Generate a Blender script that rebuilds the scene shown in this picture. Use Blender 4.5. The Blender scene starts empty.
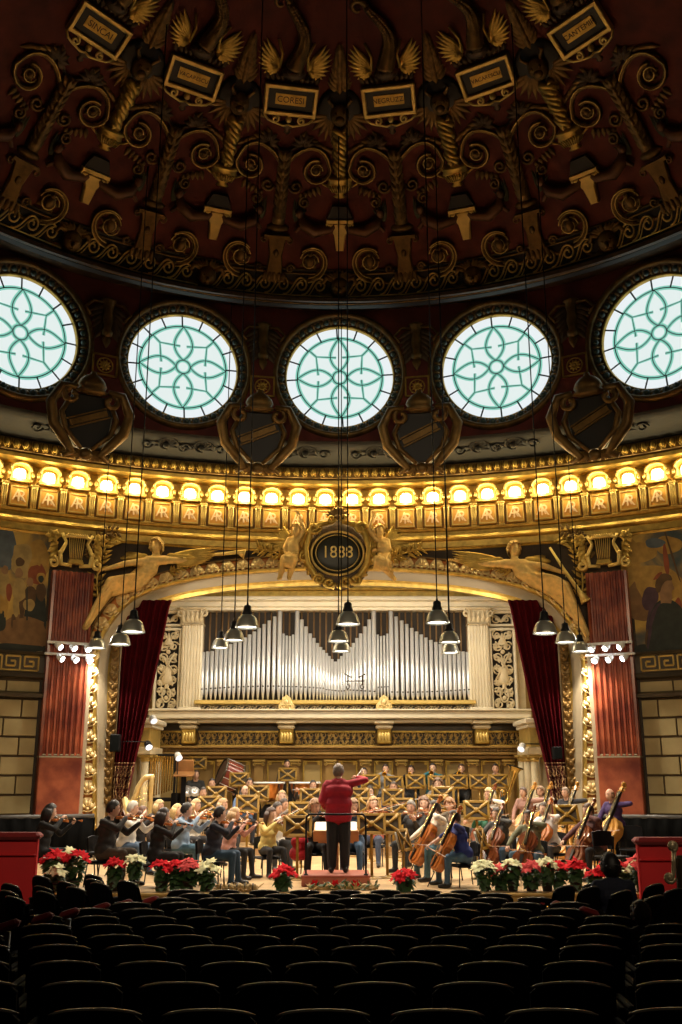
import bpy, bmesh, math, random
from math import sin, cos, pi, sqrt, atan2, radians
from mathutils import Vector, Matrix
random.seed(7)
S = bpy.context.scene
COL = S.collection
# ------------------------------------------------------------------ camera
F, HZ, CX, CAMZ = 982.0, 778.0, 339.8, 1.70
TILT = math.atan((HZ - 512) / F)
CT, ST = cos(TILT), sin(TILT)
cd = bpy.data.cameras.new('camera'); cam = bpy.data.objects.new('camera', cd); COL.objects.link(cam)
cam.location = (0, 0, CAMZ); cam.rotation_euler = (pi/2 + TILT, 0, 0)
cd.sensor_fit = 'VERTICAL'; cd.sensor_height = 36.0; cd.lens = F / 1024 * 36.0
cd.shift_x = (341 - CX) / 1024.0
cd.clip_end = 200; cd.clip_start = 0.05
S.camera = cam
def ray(px, py):
    dx = (px - CX) / F; dy = (512 - py) / F
    return Vector((dx, CT - dy*ST, ST + dy*CT))
def at_y(px, py, y):
    r = ray(px, py); k = y / r.y
    return Vector((r.x*k, y, CAMZ + r.z*k))
def at_z(px, py, z):
    r = ray(px, py); k = (z - CAMZ) / r.z
    return Vector((r.x*k, r.y*k, z))
def at_cyl(px, py, cy, R):
    r = ray(px, py)
    a = r.x*r.x + r.y*r.y; b = -2*r.y*cy; c = cy*cy - R*R
    k = (-b + sqrt(max(0, b*b - 4*a*c))) / (2*a)
    return Vector((r.x*k, r.y*k, CAMZ + r.z*k))
# ------------------------------------------------------------------ materials
MATS = {}
def mat(name, col, rough=0.6, metal=0.0, noise=0.0, nscale=8.0, col2=None, bump=0.0, bscale=None, emit=None, estr=0.0, coat=0.0, detail=4.0, ramp=(0.35, 0.65), spec=None, sheen=0.0):
    if name in MATS: return MATS[name]
    m = bpy.data.materials.new(name); m.use_nodes = True
    nt = m.node_tree; b = nt.nodes['Principled BSDF']
    b.inputs['Base Color'].default_value = (*col, 1); b.inputs['Roughness'].default_value = rough
    b.inputs['Metallic'].default_value = metal
    if coat: b.inputs['Coat Weight'].default_value = coat
    if spec is not None: b.inputs['Specular IOR Level'].default_value = spec
    if sheen: b.inputs['Sheen Weight'].default_value = sheen
    if emit: b.inputs['Emission Color'].default_value = (*emit, 1); b.inputs['Emission Strength'].default_value = estr
    if noise or bump or col2:
        tc = nt.nodes.new('ShaderNodeTexCoord'); n = nt.nodes.new('ShaderNodeTexNoise')
        n.inputs['Scale'].default_value = nscale; n.inputs['Detail'].default_value = detail
        nt.links.new(tc.outputs['Object'], n.inputs['Vector'])
        if noise or col2:
            r = nt.nodes.new('ShaderNodeValToRGB')
            c2 = col2 or tuple(max(0, c*(1-noise)) for c in col)
            r.color_ramp.elements[0].position = ramp[0]; r.color_ramp.elements[0].color = (*c2, 1)
            r.color_ramp.elements[1].position = ramp[1]; r.color_ramp.elements[1].color = (*col, 1)
            nt.links.new(n.outputs['Fac'], r.inputs['Fac']); nt.links.new(r.outputs['Color'], b.inputs['Base Color'])
        if bump:
            n2 = n
            if bscale:
                n2 = nt.nodes.new('ShaderNodeTexNoise'); n2.inputs['Scale'].default_value = bscale; n2.inputs['Detail'].default_value = 3
                nt.links.new(tc.outputs['Object'], n2.inputs['Vector'])
            bp = nt.nodes.new('ShaderNodeBump'); bp.inputs['Strength'].default_value = bump; bp.inputs['Distance'].default_value = 0.02
            nt.links.new(n2.outputs['Fac'], bp.inputs['Height']); nt.links.new(bp.outputs['Normal'], b.inputs['Normal'])
    MATS[name] = m
    return m
def srgb(r, g, b):
    f = lambda c: (c/255/12.92) if c/255 <= 0.04045 else ((c/255 + 0.055)/1.055)**2.4
    return (f(r), f(g), f(b))
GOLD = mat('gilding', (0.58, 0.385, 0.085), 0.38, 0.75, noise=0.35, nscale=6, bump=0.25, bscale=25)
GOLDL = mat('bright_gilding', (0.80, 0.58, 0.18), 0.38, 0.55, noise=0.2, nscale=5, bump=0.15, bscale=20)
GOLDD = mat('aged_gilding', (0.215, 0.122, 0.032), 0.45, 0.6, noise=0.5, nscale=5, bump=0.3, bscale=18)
BRONZE = mat('dark_bronze_paint', (0.10, 0.062, 0.03), 0.5, 0.45, noise=0.5, nscale=5, bump=0.3, bscale=16)
OLIVE = mat('dark_green_paint', (0.05, 0.055, 0.022), 0.6, 0.2, noise=0.4, nscale=6)
DOMERED = mat('dome_red_plaster', (0.15, 0.024, 0.014), 0.8, 0, col2=(0.075, 0.012, 0.008), nscale=2.2, bump=0.25, bscale=14, ramp=(.3, .7))
DOMEBLACK = mat('dome_black_paint', (0.012, 0.010, 0.009), 0.5)
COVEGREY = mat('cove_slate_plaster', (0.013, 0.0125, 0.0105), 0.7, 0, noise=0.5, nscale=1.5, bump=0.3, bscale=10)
TEALEGG = mat('egg_teal_paint', (0.07, 0.11, 0.095), 0.35, 0.2, noise=0.4, nscale=9)
CREAM = mat('cream_gilt_paint', (0.72, 0.60, 0.38), 0.55, 0, noise=0.15, nscale=4)
STONE = mat('pale_stone_paint', (0.42, 0.355, 0.245), 0.6, 0, noise=0.12, nscale=2)
IVORY = mat('ivory_paint', (0.80, 0.72, 0.54), 0.5, 0, noise=0.08, nscale=3)
OCHRE = mat('ochre_paint', (0.36, 0.215, 0.06), 0.5, 0.15, noise=0.2, nscale=3)
ORANGE = mat('orange_ground', (0.55, 0.20, 0.035), 0.5, 0.3, noise=0.3, nscale=6)
SHELL = mat('shell_gilding', (0.80, 0.62, 0.30), 0.4, 0.35, noise=0.2, nscale=8)
MARBLE = mat('red_marble', (0.44, 0.12, 0.055), 0.28, 0, col2=(0.17, 0.032, 0.02), nscale=2.2, detail=10, ramp=(.36, .66), bump=0.04, bscale=30)
SILVER = mat('pipe_tin', (0.74, 0.75, 0.77), 0.34, 0.55, noise=0.06, nscale=2)
PIPEGAP = mat('organ_dark_recess', (0.03, 0.022, 0.016), 0.8)
PIPEBRN = mat('brown_rank_wood', (0.22, 0.125, 0.05), 0.5, 0.2, noise=0.3, nscale=4)
BLACK = mat('black_paint', (0.006, 0.006, 0.007), 0.55, spec=.12)
BLACKMET = mat('black_metal', (0.010, 0.010, 0.011), 0.45, 0.2, spec=.2)
WOODFLOOR = mat('stage_boards', (0.62, 0.42, 0.22), 0.35, 0, noise=0.3, nscale=3)
WOODLIGHT = mat('light_oak', (0.60, 0.36, 0.09), 0.42, 0, noise=0.25, nscale=5)
WOODGOLD = mat('golden_stand_wood', (0.27, 0.15, 0.018), 0.35, 0.15, noise=0.2, nscale=6)
WOODDARK = mat('dark_wood', (0.06, 0.042, 0.02), 0.4, 0, noise=0.3, nscale=5)
VARNISH = mat('orange_varnish', (0.50, 0.155, 0.03), 0.22, 0, noise=0.35, nscale=4, coat=0.5)
VARNISHD = mat('brown_varnish', (0.22, 0.06, 0.02), 0.22, 0, noise=0.35, nscale=4, coat=0.5)
VARNISHY = mat('amber_varnish', (0.60, 0.29, 0.06), 0.22, 0, noise=0.3, nscale=4, coat=0.5)
EBONY = mat('ebony', (0.014, 0.011, 0.010), 0.3)
REDVELVET = mat('red_velvet', (0.32, 0.012, 0.012), 0.75, 0, noise=0.2, nscale=3, sheen=0.2)
REDBOX = mat('red_box_cloth', (0.80, 0.018, 0.022), 0.6, 0, noise=0.15, nscale=2)
CURTAIN = mat('crimson_curtain', (0.075, 0.002, 0.005), 0.9, 0, noise=0.3, nscale=1.5, spec=0.1)
CURTAINP = mat('brocade_curtain_border', (0.10, 0.008, 0.010), 0.7)
WHITEMET = mat('lamp_enamel', (0.42, 0.42, 0.36), 0.3, 0.7)
WHITEPAINT = mat('white_enamel', (0.8, 0.8, 0.78), 0.4)
BRASS = mat('brass', (0.75, 0.52, 0.16), 0.25, 0.95)
COPPER = mat('copper', (0.62, 0.25, 0.07), 0.28, 0.9)
LEAF = mat('poinsettia_leaf', (0.035, 0.085, 0.018), 0.5, 0, noise=0.3, nscale=9)
REDBRACT = mat('red_bract', (0.62, 0.012, 0.02), 0.9, 0, spec=0.1, noise=0.2, nscale=9)
PINKBRACT = mat('pink_bract', (0.72, 0.09, 0.09), 0.9, 0, spec=0.1, noise=0.2, nscale=9)
CREAMBRACT = mat('cream_bract', (0.82, 0.80, 0.48), 0.9, 0, spec=0.1, noise=0.15, nscale=9)
POT = mat('dark_flower_pot', (0.03, 0.02, 0.012), 0.5)
STRAW = mat('dry_straw', (0.52, 0.36, 0.15), 0.8, 0, noise=0.4, nscale=14)
SEATLEATHER = mat('black_seat_leather', (0.0035, 0.003, 0.003), 0.85, 0, spec=0.06)
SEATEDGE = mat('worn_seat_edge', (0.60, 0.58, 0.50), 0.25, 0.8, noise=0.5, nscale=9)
FLOORDARK = mat('dark_hall_floor', (0.02, 0.012, 0.008), 0.6)
STEPTERRA = mat('podium_carpet', (0.36, 0.11, 0.07), 0.7, 0, noise=0.15, nscale=4)
GLOWW = mat('lamp_glow', (1, .95, .85), emit=(1.0, 0.93, 0.80), estr=9.0)
GLOWSPOT = mat('spot_glow', (1, 1, 1), emit=(0.95, 0.97, 1.0), estr=14.0)
GLOWWARM = mat('bulb_glow', (1, .8, .4), emit=(1.0, 0.84, 0.48), estr=12.0)
GLASSW = mat('white_window_glass', (.05, .05, .05), .4, emit=(0.82, 0.88, 0.90), estr=1.0)
GLASST = mat('pale_teal_window_glass', (.05, .05, .05), .4, emit=(0.80, 0.89, 0.87), estr=0.97)
GLASSG = mat('green_window_glass', (.03, .05, .05), .4, emit=(0.27, 0.70, 0.56), estr=0.85)
LEADM = mat('window_lead', (0.01, 0.012, 0.012), 0.5)
# ------------------------------------------------------------------ mesh builder
class MB:
    def __init__(s): s.v = []; s.f = []; s.m = []; s.s = []; s.cur = 0; s.T = None
    def add(s, V, Fs, smooth=False, m=None):
        o = len(s.v); T = s.T
        s.v.extend([tuple(T @ Vector(p)) for p in V] if T is not None else [tuple(p) for p in V])
        m = s.cur if m is None else m
        for f in Fs: s.f.append(tuple(i+o for i in f)); s.m.append(m); s.s.append(smooth)
    def box(s, c, d, rz=0, m=None, ch=0.0):
        x, y, z = d[0]/2, d[1]/2, d[2]/2
        R = Matrix.Rotation(rz, 3, 'Z') if rz else None
        if ch <= 0:
            P = [(-x,-y,-z),(x,-y,-z),(x,y,-z),(-x,y,-z),(-x,-y,z),(x,-y,z),(x,y,z),(-x,y,z)]
            Fs = [(0,3,2,1),(4,5,6,7),(0,1,5,4),(1,2,6,5),(2,3,7,6),(3,0,4,7)]
        else:
            h = min(ch, x*.9, y*.9, z*.9)
            P = []
            for zz, k in ((-z, h), (-z+h, 0), (z-h, 0), (z, h)):
                X, Y = x-k, y-k; q = h if k == 0 else h*.6
                P += [(-X+q,-Y,zz),(X-q,-Y,zz),(X,-Y+q,zz),(X,Y-q,zz),(X-q,Y,zz),(-X+q,Y,zz),(-X,Y-q,zz),(-X,-Y+q,zz)]
            Fs = [tuple(range(7,-1,-1)), tuple(range(24,32))]
            for r in range(3):
                for i in range(8):
                    j = (i+1) % 8; Fs.append((r*8+i, r*8+j, r*8+8+j, r*8+8+i))
        P = [Vector(p) for p in P]
        if R: P = [R @ p for p in P]
        s.add([(p.x+c[0], p.y+c[1], p.z+c[2]) for p in P], Fs, m=m)
    def tube(s, pts, r, seg=6, closed=False, smooth=True, m=None, flat=1.0, cap=True):
        pts = [Vector(p) for p in pts]; n = len(pts)
        if n < 2: return
        rs = r if isinstance(r, (list, tuple)) else [r]*n
        V = []; ref = None
        for i, p in enumerate(pts):
            a = pts[(i-1) % n] if (closed or i > 0) else p
            b = pts[(i+1) % n] if (closed or i < n-1) else p
            t = (b - a)
            if t.length < 1e-9: t = Vector((0,0,1))
            t.normalize()
            if ref is None:
                ref = Vector((0,1,0)) if abs(t.y) < .9 else Vector((1,0,0))
            u = ref - t*ref.dot(t)
            if u.length < 1e-6: u = t.orthogonal()
            u.normalize(); w = t.cross(u); ref = u
            for k in range(seg):
                a_ = 2*pi*k/seg
                V.append(p + (u*cos(a_)*flat + w*sin(a_))*rs[i])
        Fs = []
        for i in range(n if closed else n-1):
            j = (i+1) % n
            for k in range(seg):
                l = (k+1) % seg; Fs.append((i*seg+k, i*seg+l, j*seg+l, j*seg+k))
        if not closed and cap:
            Fs.append(tuple(range(seg-1, -1, -1))); Fs.append(tuple((n-1)*seg+k for k in range(seg)))
        s.add(V, Fs, smooth, m)
    def lathe(s, prof, seg=16, c=(0,0,0), a0=0, a1=2*pi, smooth=True, m=None, sx=1, sy=1, cap=True):
        full = abs(a1-a0) > 2*pi-1e-6; na = seg if full else seg+1
        V = []
        for (r, z) in prof:
            for k in range(na):
                a = a0 + (a1-a0)*k/seg; V.append((c[0]+r*cos(a)*sx, c[1]+r*sin(a)*sy, c[2]+z))
        Fs = []
        for i in range(len(prof)-1):
            for k in range(seg):
                l = (k+1) % na; Fs.append((i*na+k, i*na+l, (i+1)*na+l, (i+1)*na+k))
        if full and cap:
            if prof[0][0] > 1e-6: Fs.append(tuple(range(na-1, -1, -1)))
            if prof[-1][0] > 1e-6: Fs.append(tuple((len(prof)-1)*na+k for k in range(na)))
        s.add(V, Fs, smooth, m)
    def sphere(s, c, r, seg=10, rings=6, m=None, T=None):
        if not isinstance(r, (tuple, list)): r = (r, r, r)
        V = [Vector((0,0,-1))]
        for i in range(1, rings):
            t = -pi/2 + pi*i/rings
            for k in range(seg): V.append(Vector((cos(t)*cos(2*pi*k/seg), cos(t)*sin(2*pi*k/seg), sin(t))))
        V.append(Vector((0,0,1)))
        Fs = [(0, 1+(k+1) % seg, 1+k) for k in range(seg)]
        for i in range(rings-2):
            for k in range(seg):
                l = (k+1) % seg; Fs.append((1+i*seg+k, 1+i*seg+l, 1+(i+1)*seg+l, 1+(i+1)*seg+k))
        e = len(V)-1; b = 1+(rings-2)*seg
        Fs += [(b+k, b+(k+1) % seg, e) for k in range(seg)]
        V = [Vector((p.x*r[0], p.y*r[1], p.z*r[2])) for p in V]
        if T is not None: V = [T @ p for p in V]
        s.add([p + Vector(c) for p in V], Fs, True, m)
    def prism(s, poly, y0, y1, m=None, bev=0.0):      # polygon in x,z (counter-clockwise seen from -y), extruded along y; front at y0
        n = len(poly)
        if bev:
            cx = sum(p[0] for p in poly)/n; cz = sum(p[1] for p in poly)/n
            inn = []
            for i in range(n):
                a = Vector(poly[i-1]); p = Vector(poly[i]); b = Vector(poly[(i+1) % n])
                t = (b-a); nn = Vector((-t.y, t.x)); nn = nn.normalized() if nn.length > 1e-9 else Vector((cx, cz))-p
                inn.append(p + nn*bev)
            dy = bev if y1 > y0 else -bev
            V = [(p.x, y0, p.y) for p in inn] + [(p[0], y0+dy, p[1]) for p in poly] + [(p[0], y1, p[1]) for p in poly]
            Fs = [tuple(range(n)), tuple(range(3*n-1, 2*n-1, -1))]
            for i in range(n):
                j = (i+1) % n; Fs += [(i, n+i, n+j, j), (n+i, 2*n+i, 2*n+j, n+j)]
        else:
            V = [(p[0], y0, p[1]) for p in poly] + [(p[0], y1, p[1]) for p in poly]
            Fs = [tuple(range(n)), tuple(range(2*n-1, n-1, -1))]
            for i in range(n):
                j = (i+1) % n; Fs.append((i, n+i, n+j, j))
        s.add(V, Fs, False, m)
    def leaf(s, a, b, w, th=0.02, m=None, curl=0.0, n=5, nrm=(0,-1,0)):   # bulged leaf from a to b in the x,z plane, bulging along nrm
        a = Vector(a); b = Vector(b); t = b-a; L = t.length
        if L < 1e-6: return
        t.normalize(); N = Vector(nrm); sd = t.cross(N); sd.normalize()
        V = []
        for i in range(n+1):
            q = i/n; ww = w*sin(pi*(q**0.75))*(1-.1*q) + 0.002; p = a + (b-a)*q + sd*curl*L*sin(pi*q)*.5
            V += [p - sd*ww, p - sd*ww*.5 + N*th*.7*sin(pi*min(1, q+.08)), p + N*th*(.3+.7*sin(pi*min(1, q+.08)))*.55, p + sd*ww*.5 + N*th*.7*sin(pi*min(1, q+.08)), p + sd*ww]
        Fs = []
        for i in range(n):
            for k in range(4): Fs.append((i*5+k, i*5+k+1, i*5+6+k, i*5+5+k))
        s.add(V, Fs, True, m)
    def sweep(s, prof, cy, a0, a1, n, cx=0.0, m=None, smooth=False):   # profile [(R,z)] swept about the vertical axis at (cx,cy), angle 0 = +y, + = +x
        V = []; k = len(prof)
        for i in range(n+1):
            a = a0 + (a1-a0)*i/n
            for (R, z) in prof: V.append((cx + R*sin(a), cy + R*cos(a), z))
        Fs = []
        for i in range(n):
            for j in range(k-1): Fs.append((i*k+j, i*k+j+1, (i+1)*k+j+1, (i+1)*k+j))
        s.add(V, Fs, smooth, m)
    def mesh(s, name, mats):
        me = bpy.data.meshes.new(name); me.from_pydata(s.v, [], s.f)
        for m in mats: me.materials.append(m)
        me.polygons.foreach_set('material_index', s.m); me.polygons.foreach_set('use_smooth', s.s)
        me.update(); return me
    def build(s, name, mats, parent=None, loc=None, rz=0.0):
        if not isinstance(mats, (list, tuple)): mats = [mats]
        o = bpy.data.objects.new(name, s.mesh(name, mats)); COL.objects.link(o)
        if parent: o.parent = parent
        if loc is not None: o.location = loc
        if rz: o.rotation_euler = (0, 0, rz)
        return o
def obj(name, me, parent=None, M=None):
    o = bpy.data.objects.new(name, me); COL.objects.link(o)
    if parent: o.parent = parent
    if M is not None: o.matrix_world = M
    return o
def tag(o, label, cat, group=None, kind=None):
    o['label'] = label; o['category'] = cat
    if group: o['group'] = group
    if kind: o['kind'] = kind
    return o
def struct(o, label=None):
    o['kind'] = 'structure'
    if label: o['label'] = label
    return o
def empty(name, label, cat, group=None, loc=(0,0,0), rz=0.0, M=None):
    o = bpy.data.objects.new(name, None); COL.objects.link(o); o.empty_display_size = .2
    if M is not None: o.matrix_world = M
    else: o.location = loc; o.rotation_euler = (0,0,rz)
    return tag(o, label, cat, group)
KIDS = {}
def children(o): return [c for c in bpy.data.objects if c.parent == o]
def clone(proto, label, M=None, loc=None, rz=None, group=None, tree=None):
    """copy a thing with its parts and sub-parts"""
    if tree is None:
        tree = KIDS.get(proto.name)
        if tree is None:
            tree = [(c, children(c)) for c in children(proto)]; KIDS[proto.name] = tree
    r = proto.copy(); COL.objects.link(r)
    if M is not None: r.matrix_world = M
    if loc is not None: r.location = loc
    if rz is not None: r.rotation_euler = (0,0,rz)
    for c, subs in tree:
        k = c.copy(); COL.objects.link(k); k.parent = r
        for q in subs:
            w = q.copy(); COL.objects.link(w); w.parent = k
    if label: r['label'] = label
    if group: r['group'] = group
    return r
def ring_frame(a, R, z, cy, lean=0.0):
    """local x = along the ring to the right, y = outward (away from the viewer), z = up; lean tips z inward"""
    t = Vector((cos(a), -sin(a), 0)); n = Vector((sin(a), cos(a), 0)); u = Vector((0,0,1))
    z2 = u*cos(lean) - n*sin(lean); n2 = n*cos(lean) + u*sin(lean)
    o = Vector((R*sin(a), cy + R*cos(a), z))
    return Matrix(((t.x, n2.x, z2.x, o.x), (t.y, n2.y, z2.y, o.y), (t.z, n2.z, z2.z, o.z), (0,0,0,1)))
def look_frame(o, x, y, z=None):
    x = Vector(x).normalized(); y = Vector(y); y = (y - x*y.dot(x)).normalized(); z = x.cross(y)
    return Matrix(((x.x, y.x, z.x, o[0]), (x.y, y.y, z.y, o[1]), (x.z, y.z, z.z, o[2]), (0,0,0,1)))
_txt = {}
def text_mesh(txt, size=1.0, depth=0.02, font_shear=0.0):
    key = (txt, size, depth)
    if key in _txt: return _txt[key]
    c = bpy.data.curves.new('lettering', 'FONT'); c.body = txt; c.size = size; c.extrude = depth; c.align_x = 'CENTER'; c.align_y = 'CENTER'
    o = bpy.data.objects.new('lettering', c); COL.objects.link(o)
    dg = bpy.context.evaluated_depsgraph_get(); me = bpy.data.meshes.new_from_object(o.evaluated_get(dg))
    COL.objects.unlink(o); bpy.data.objects.remove(o)
    me.transform(Matrix.Rotation(pi/2, 4, 'X'))
    _txt[key] = me
    return me
def spiral(c, r0, r1, turns, a0, n=22, d=1, y=0.0):
    return [(c[0] + (r0+(r1-r0)*(i/n))*cos(a0+d*turns*2*pi*i/n), y, c[1] + (r0+(r1-r0)*(i/n))*sin(a0+d*turns*2*pi*i/n)) for i in range(n+1)]
def bez(p0, p1, p2, p3, n=10):
    p0, p1, p2, p3 = map(Vector, (p0, p1, p2, p3))
    return [p0*(1-t)**3 + p1*3*t*(1-t)**2 + p2*3*t*t*(1-t) + p3*t**3 for t in [i/n for i in range(n+1)]]
ORD = ['first','second','third','fourth','fifth','sixth','seventh','eighth','ninth','tenth','eleventh','twelfth','thirteenth','fourteenth','fifteenth','sixteenth','seventeenth','eighteenth','nineteenth','twentieth','twenty-first','twenty-second','twenty-third','twenty-fourth','twenty-fifth','twenty-sixth','twenty-seventh','twenty-eighth','twenty-ninth','thirtieth']
def smooth_pts(pts, n=8):
    P = [Vector((*p, 0)) if len(p) == 2 else Vector(p) for p in pts]; out = []
    for i in range(len(P)-1):
        a = P[max(0,i-1)]; b = P[i]; c = P[i+1]; d = P[min(len(P)-1,i+2)]
        for k in range(n):
            t = k/n; out.append(0.5*((2*b)+(c-a)*t+(2*a-5*b+4*c-d)*t*t+(3*b-a-3*c+d)*t**3))
    out.append(P[-1])
    return [tuple(p)[:len(pts[0])] for p in out]
# ------------------------------------------------------------------ bodies: capsules fused into one surface, plus modelled heads and hands
import numpy as np
def capsule(mb, p, q, r0, r1, seg=10):
    p, q = Vector(p), Vector(q); t = q-p; L = t.length
    if L < 1e-5: mb.sphere(p, r0, seg, 6); return
    t.normalize(); pts = []; rs = []
    for k in range(4):
        a = pi/2*(1-k/3.0); pts.append(p - t*r0*sin(a)*.98); rs.append(max(.001, r0*cos(a)))
    for k in range(4):
        a = pi/2*(k/3.0); pts.append(q + t*r1*sin(a)*.98); rs.append(max(.001, r1*cos(a)))
    mb.tube(pts, rs, seg)
def fuse(caps, voxel, smooth=3, squash=None):
    """caps: (p, q, r0, r1, material) -> verts, faces, face materials of ONE closed surface"""
    mb = MB()
    for c in caps: capsule(mb, *c[:4])
    me = bpy.data.meshes.new('tmp'); me.from_pydata(mb.v, [], mb.f); o = bpy.data.objects.new('tmp', me); COL.objects.link(o)
    m = o.modifiers.new('r', 'REMESH'); m.mode = 'VOXEL'; m.voxel_size = voxel
    s_ = o.modifiers.new('s', 'SMOOTH'); s_.iterations = smooth; s_.factor = .5
    dg = bpy.context.evaluated_depsgraph_get(); ev = o.evaluated_get(dg); em = ev.to_mesh()
    nv, nf = len(em.vertices), len(em.polygons)
    V = np.empty(nv*3); em.vertices.foreach_get('co', V); V = V.reshape(-1, 3)
    F_ = [tuple(p.vertices) for p in em.polygons]
    C_ = np.empty(nf*3); em.polygons.foreach_get('center', C_); C_ = C_.reshape(-1, 3)
    ev.to_mesh_clear(); bpy.data.objects.remove(o); bpy.data.meshes.remove(me)
    best = np.full(nf, 1e9); mi = np.zeros(nf, int)
    for c in caps:
        p, q = np.array(c[0]), np.array(c[1]); d = q-p; L = d @ d
        t = np.clip(((C_-p) @ d)/L, 0, 1) if L > 1e-9 else np.zeros(nf)
        dist = np.linalg.norm(C_-(p+np.outer(t, d)), axis=1) - (c[2]+(c[3]-c[2])*t)
        w_ = dist < best; best[w_] = dist[w_]; mi[w_] = c[4]
    return V, F_, mi.tolist()
def add_head(mb, T, sk=0, dark=4, lip=5, female=False):
    o = len(mb.v); seg, rings = 22, 16; h = MB(); h.sphere((0,0,0), 1.0, seg, rings); V = []
    for (x, y, z) in h.v:
        X, Y, Z = x*.076, y*.095, z*.118
        if z < 0:
            X *= 1 - .30*(-z)**1.4; Y = Y*(1 - .10*(-z)) + (.012*(-z) if y > 0 else .018*z*-.3)
        if y > 0:
            g = lambda cx, cz, w_: math.exp(-((X-cx)**2+(Z-cz)**2)/(2*w_*w_))
            Y += .022*g(0, -.016, .011) + .010*g(0, .006, .009) - .009*(g(.032, .012, .012)+g(-.032, .012, .012)) + .006*g(0, -.052, .016) + .008*g(0, -.092, .016) + .005*(g(.03, .034, .012)+g(-.03, .034, .012))
        else: Y *= 1.05
        V.append((X, Y, Z))
    h.v = V
    for s in (-1, 1):
        h.sphere((s*.076, -.004, -.006), (.010, .020, .030), 7, 6, m=sk); h.sphere((s*.031, .079, .013), (.011, .006, .006), 6, 4, m=dark)
        h.tube([(s*.016, .090, .030), (s*.032, .089, .036), (s*.048, .078, .031)], .004, 4, m=dark)
    h.sphere((0, .092, -.052), (.021, .007, .007), 8, 4, m=lip)
    for i, p in enumerate(h.v): h.v[i] = p
    mb.add([T @ Vector(p) for p in h.v], h.f, True); n = len(h.m)
    mb.m[-n:] = h.m
def hair_mesh(style, seed=0):
    h = MB(); rnd = random.Random(seed); s = MB(); s.sphere((0,0,0), 1.0, 24, 18); keep = []
    def grow(x, y, z):
        k = 1.0 + .05*sin(9*x+seed)*sin(8*z+3*y) + .03*sin(15*y+seed)
        th = {'short': .014, 'bald': .006, 'long': .022, 'curly': .034, 'bob': .026}.get(style, .015)
        Z = z*.118; X = x*.076*(1-.22*max(0, -z)**1.4); Y = y*(.095 if y > 0 else .100)
        L = sqrt(X*X+Y*Y+Z*Z); g = 1 + th*k/L
        return (X*g, Y*g, Z*g+ (.006 if z > .3 else 0))
    V = [grow(*p) for p in s.v]
    for f in s.f:
        c = [sum(s.v[i][j] for i in f)/len(f) for j in range(3)]
        hl = c[2] > (.62 if c[1] > .55 else .62 - (0.55-c[1])*1.5)
        if style == 'bald': ok = c[1] < .15 and -.45 < c[2] < .30 and (abs(c[0]) > .35 or c[1] < -.3)
        elif style in ('long', 'bob'): ok = hl and c[2] > -.95 and not (c[1] > .32 and c[2] < .45)
        elif style == 'curly': ok = hl and c[2] > -.7
        else: ok = hl and c[2] > -.50
        if ok: keep.append(f)
    used = sorted({i for f in keep for i in f}); mp = {u: i for i, u in enumerate(used)}
    h.add([V[u] for u in used] + [tuple(Vector(V[u])*.86) for u in used], [tuple(mp[i] for i in f) for f in keep] , True)
    if style in ('long', 'bob'):
        L = .22 if style == 'long' else .10
        for i in range(15):
            t = pi + pi*(i/14) if True else 0
            x, y = .088*cos(t), .104*sin(t)*1.0
            h.tube([(x*.9, y*.9, .05), (x*1.08, y*1.08, -.03), (x*1.05, y*1.02-.004, -.09), (x*.9+rnd.uniform(-.012,.012), y*.85-.01, -.09-L*rnd.uniform(.75,1))], [.024,.030,.028,.008], 6)
    if style == 'curly':
        for i in range(46):
            t = rnd.uniform(0, 2*pi); z = rnd.uniform(-.35, 1); r = sqrt(max(0, 1-z*z)); x, y = r*cos(t), r*sin(t)
            if y > .35 and z < .5: continue
            h.sphere((x*.098, y*.112, z*.135), rnd.uniform(.02,.03), 6, 4)
    return h
def add_hand(mb, wrist, d, palm, size=1.0, curl=.6, mirror=1, m=0):
    """a palm, four unequal bent fingers and a thumb; d points along the hand, palm is the direction the palm faces"""
    z = Vector(d).normalized(); y = Vector(palm); y = (y - z*y.dot(z)); y = y.normalized() if y.length > 1e-5 else z.orthogonal().normalized(); x = y.cross(z)*mirror
    W = Vector(wrist); P = lambda a, b, c: W + (x*a + y*b + z*c)*size
    T = Matrix(((x.x, y.x, z.x), (x.y, y.y, z.y), (x.z, y.z, z.z)))
    mb.sphere(P(0, 0, .045), (.040*size, .017*size, .052*size), 9, 6, m=m, T=T)
    for i, L in enumerate((.072, .082, .076, .058)):
        a0 = -.028+.0187*i; p = P(a0, 0, .083); pts = [P(a0*.95, 0, .06), p]; ang = .15
        q = Vector((a0*1.05, 0, .083)); seglen = (L*.45, L*.32, L*.26)
        for s_ in seglen:
            ang += curl; q = q + Vector((0, sin(ang)*s_, cos(ang)*s_)); pts.append(P(*q))
        mb.tube(pts, [.0098*size,.0095*size,.0088*size,.008*size,.0055*size], 6, m=m)
    mb.tube([P(-.022, .002, .018), P(-.046, .010, .040), P(-.050, .026, .064), P(-.040, .038, .082)], [.013*size,.0115*size,.010*size,.007*size], 6, m=m)
def ik(S_, T_, hint, l1, l2):
    S_, T_, hint = Vector(S_), Vector(T_), Vector(hint); d = T_-S_; L = d.length
    if L > (l1+l2)*.985: T_ = S_ + d.normalized()*(l1+l2)*.985; d = T_-S_; L = d.length
    n = d.normalized(); a = (l1*l1-l2*l2+L*L)/(2*L); h = sqrt(max(0, l1*l1-a*a))
    u = hint - n*hint.dot(n); u = u.normalized() if u.length > 1e-5 else n.orthogonal().normalized()
    return S_ + n*a + u*h, T_
SKIN = mat('skin', (.62,.36,.25), .5, 0, noise=.08, nscale=12); SKIN2 = mat('fair_skin', (.72,.46,.34), .5, 0, noise=.06, nscale=12)
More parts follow.
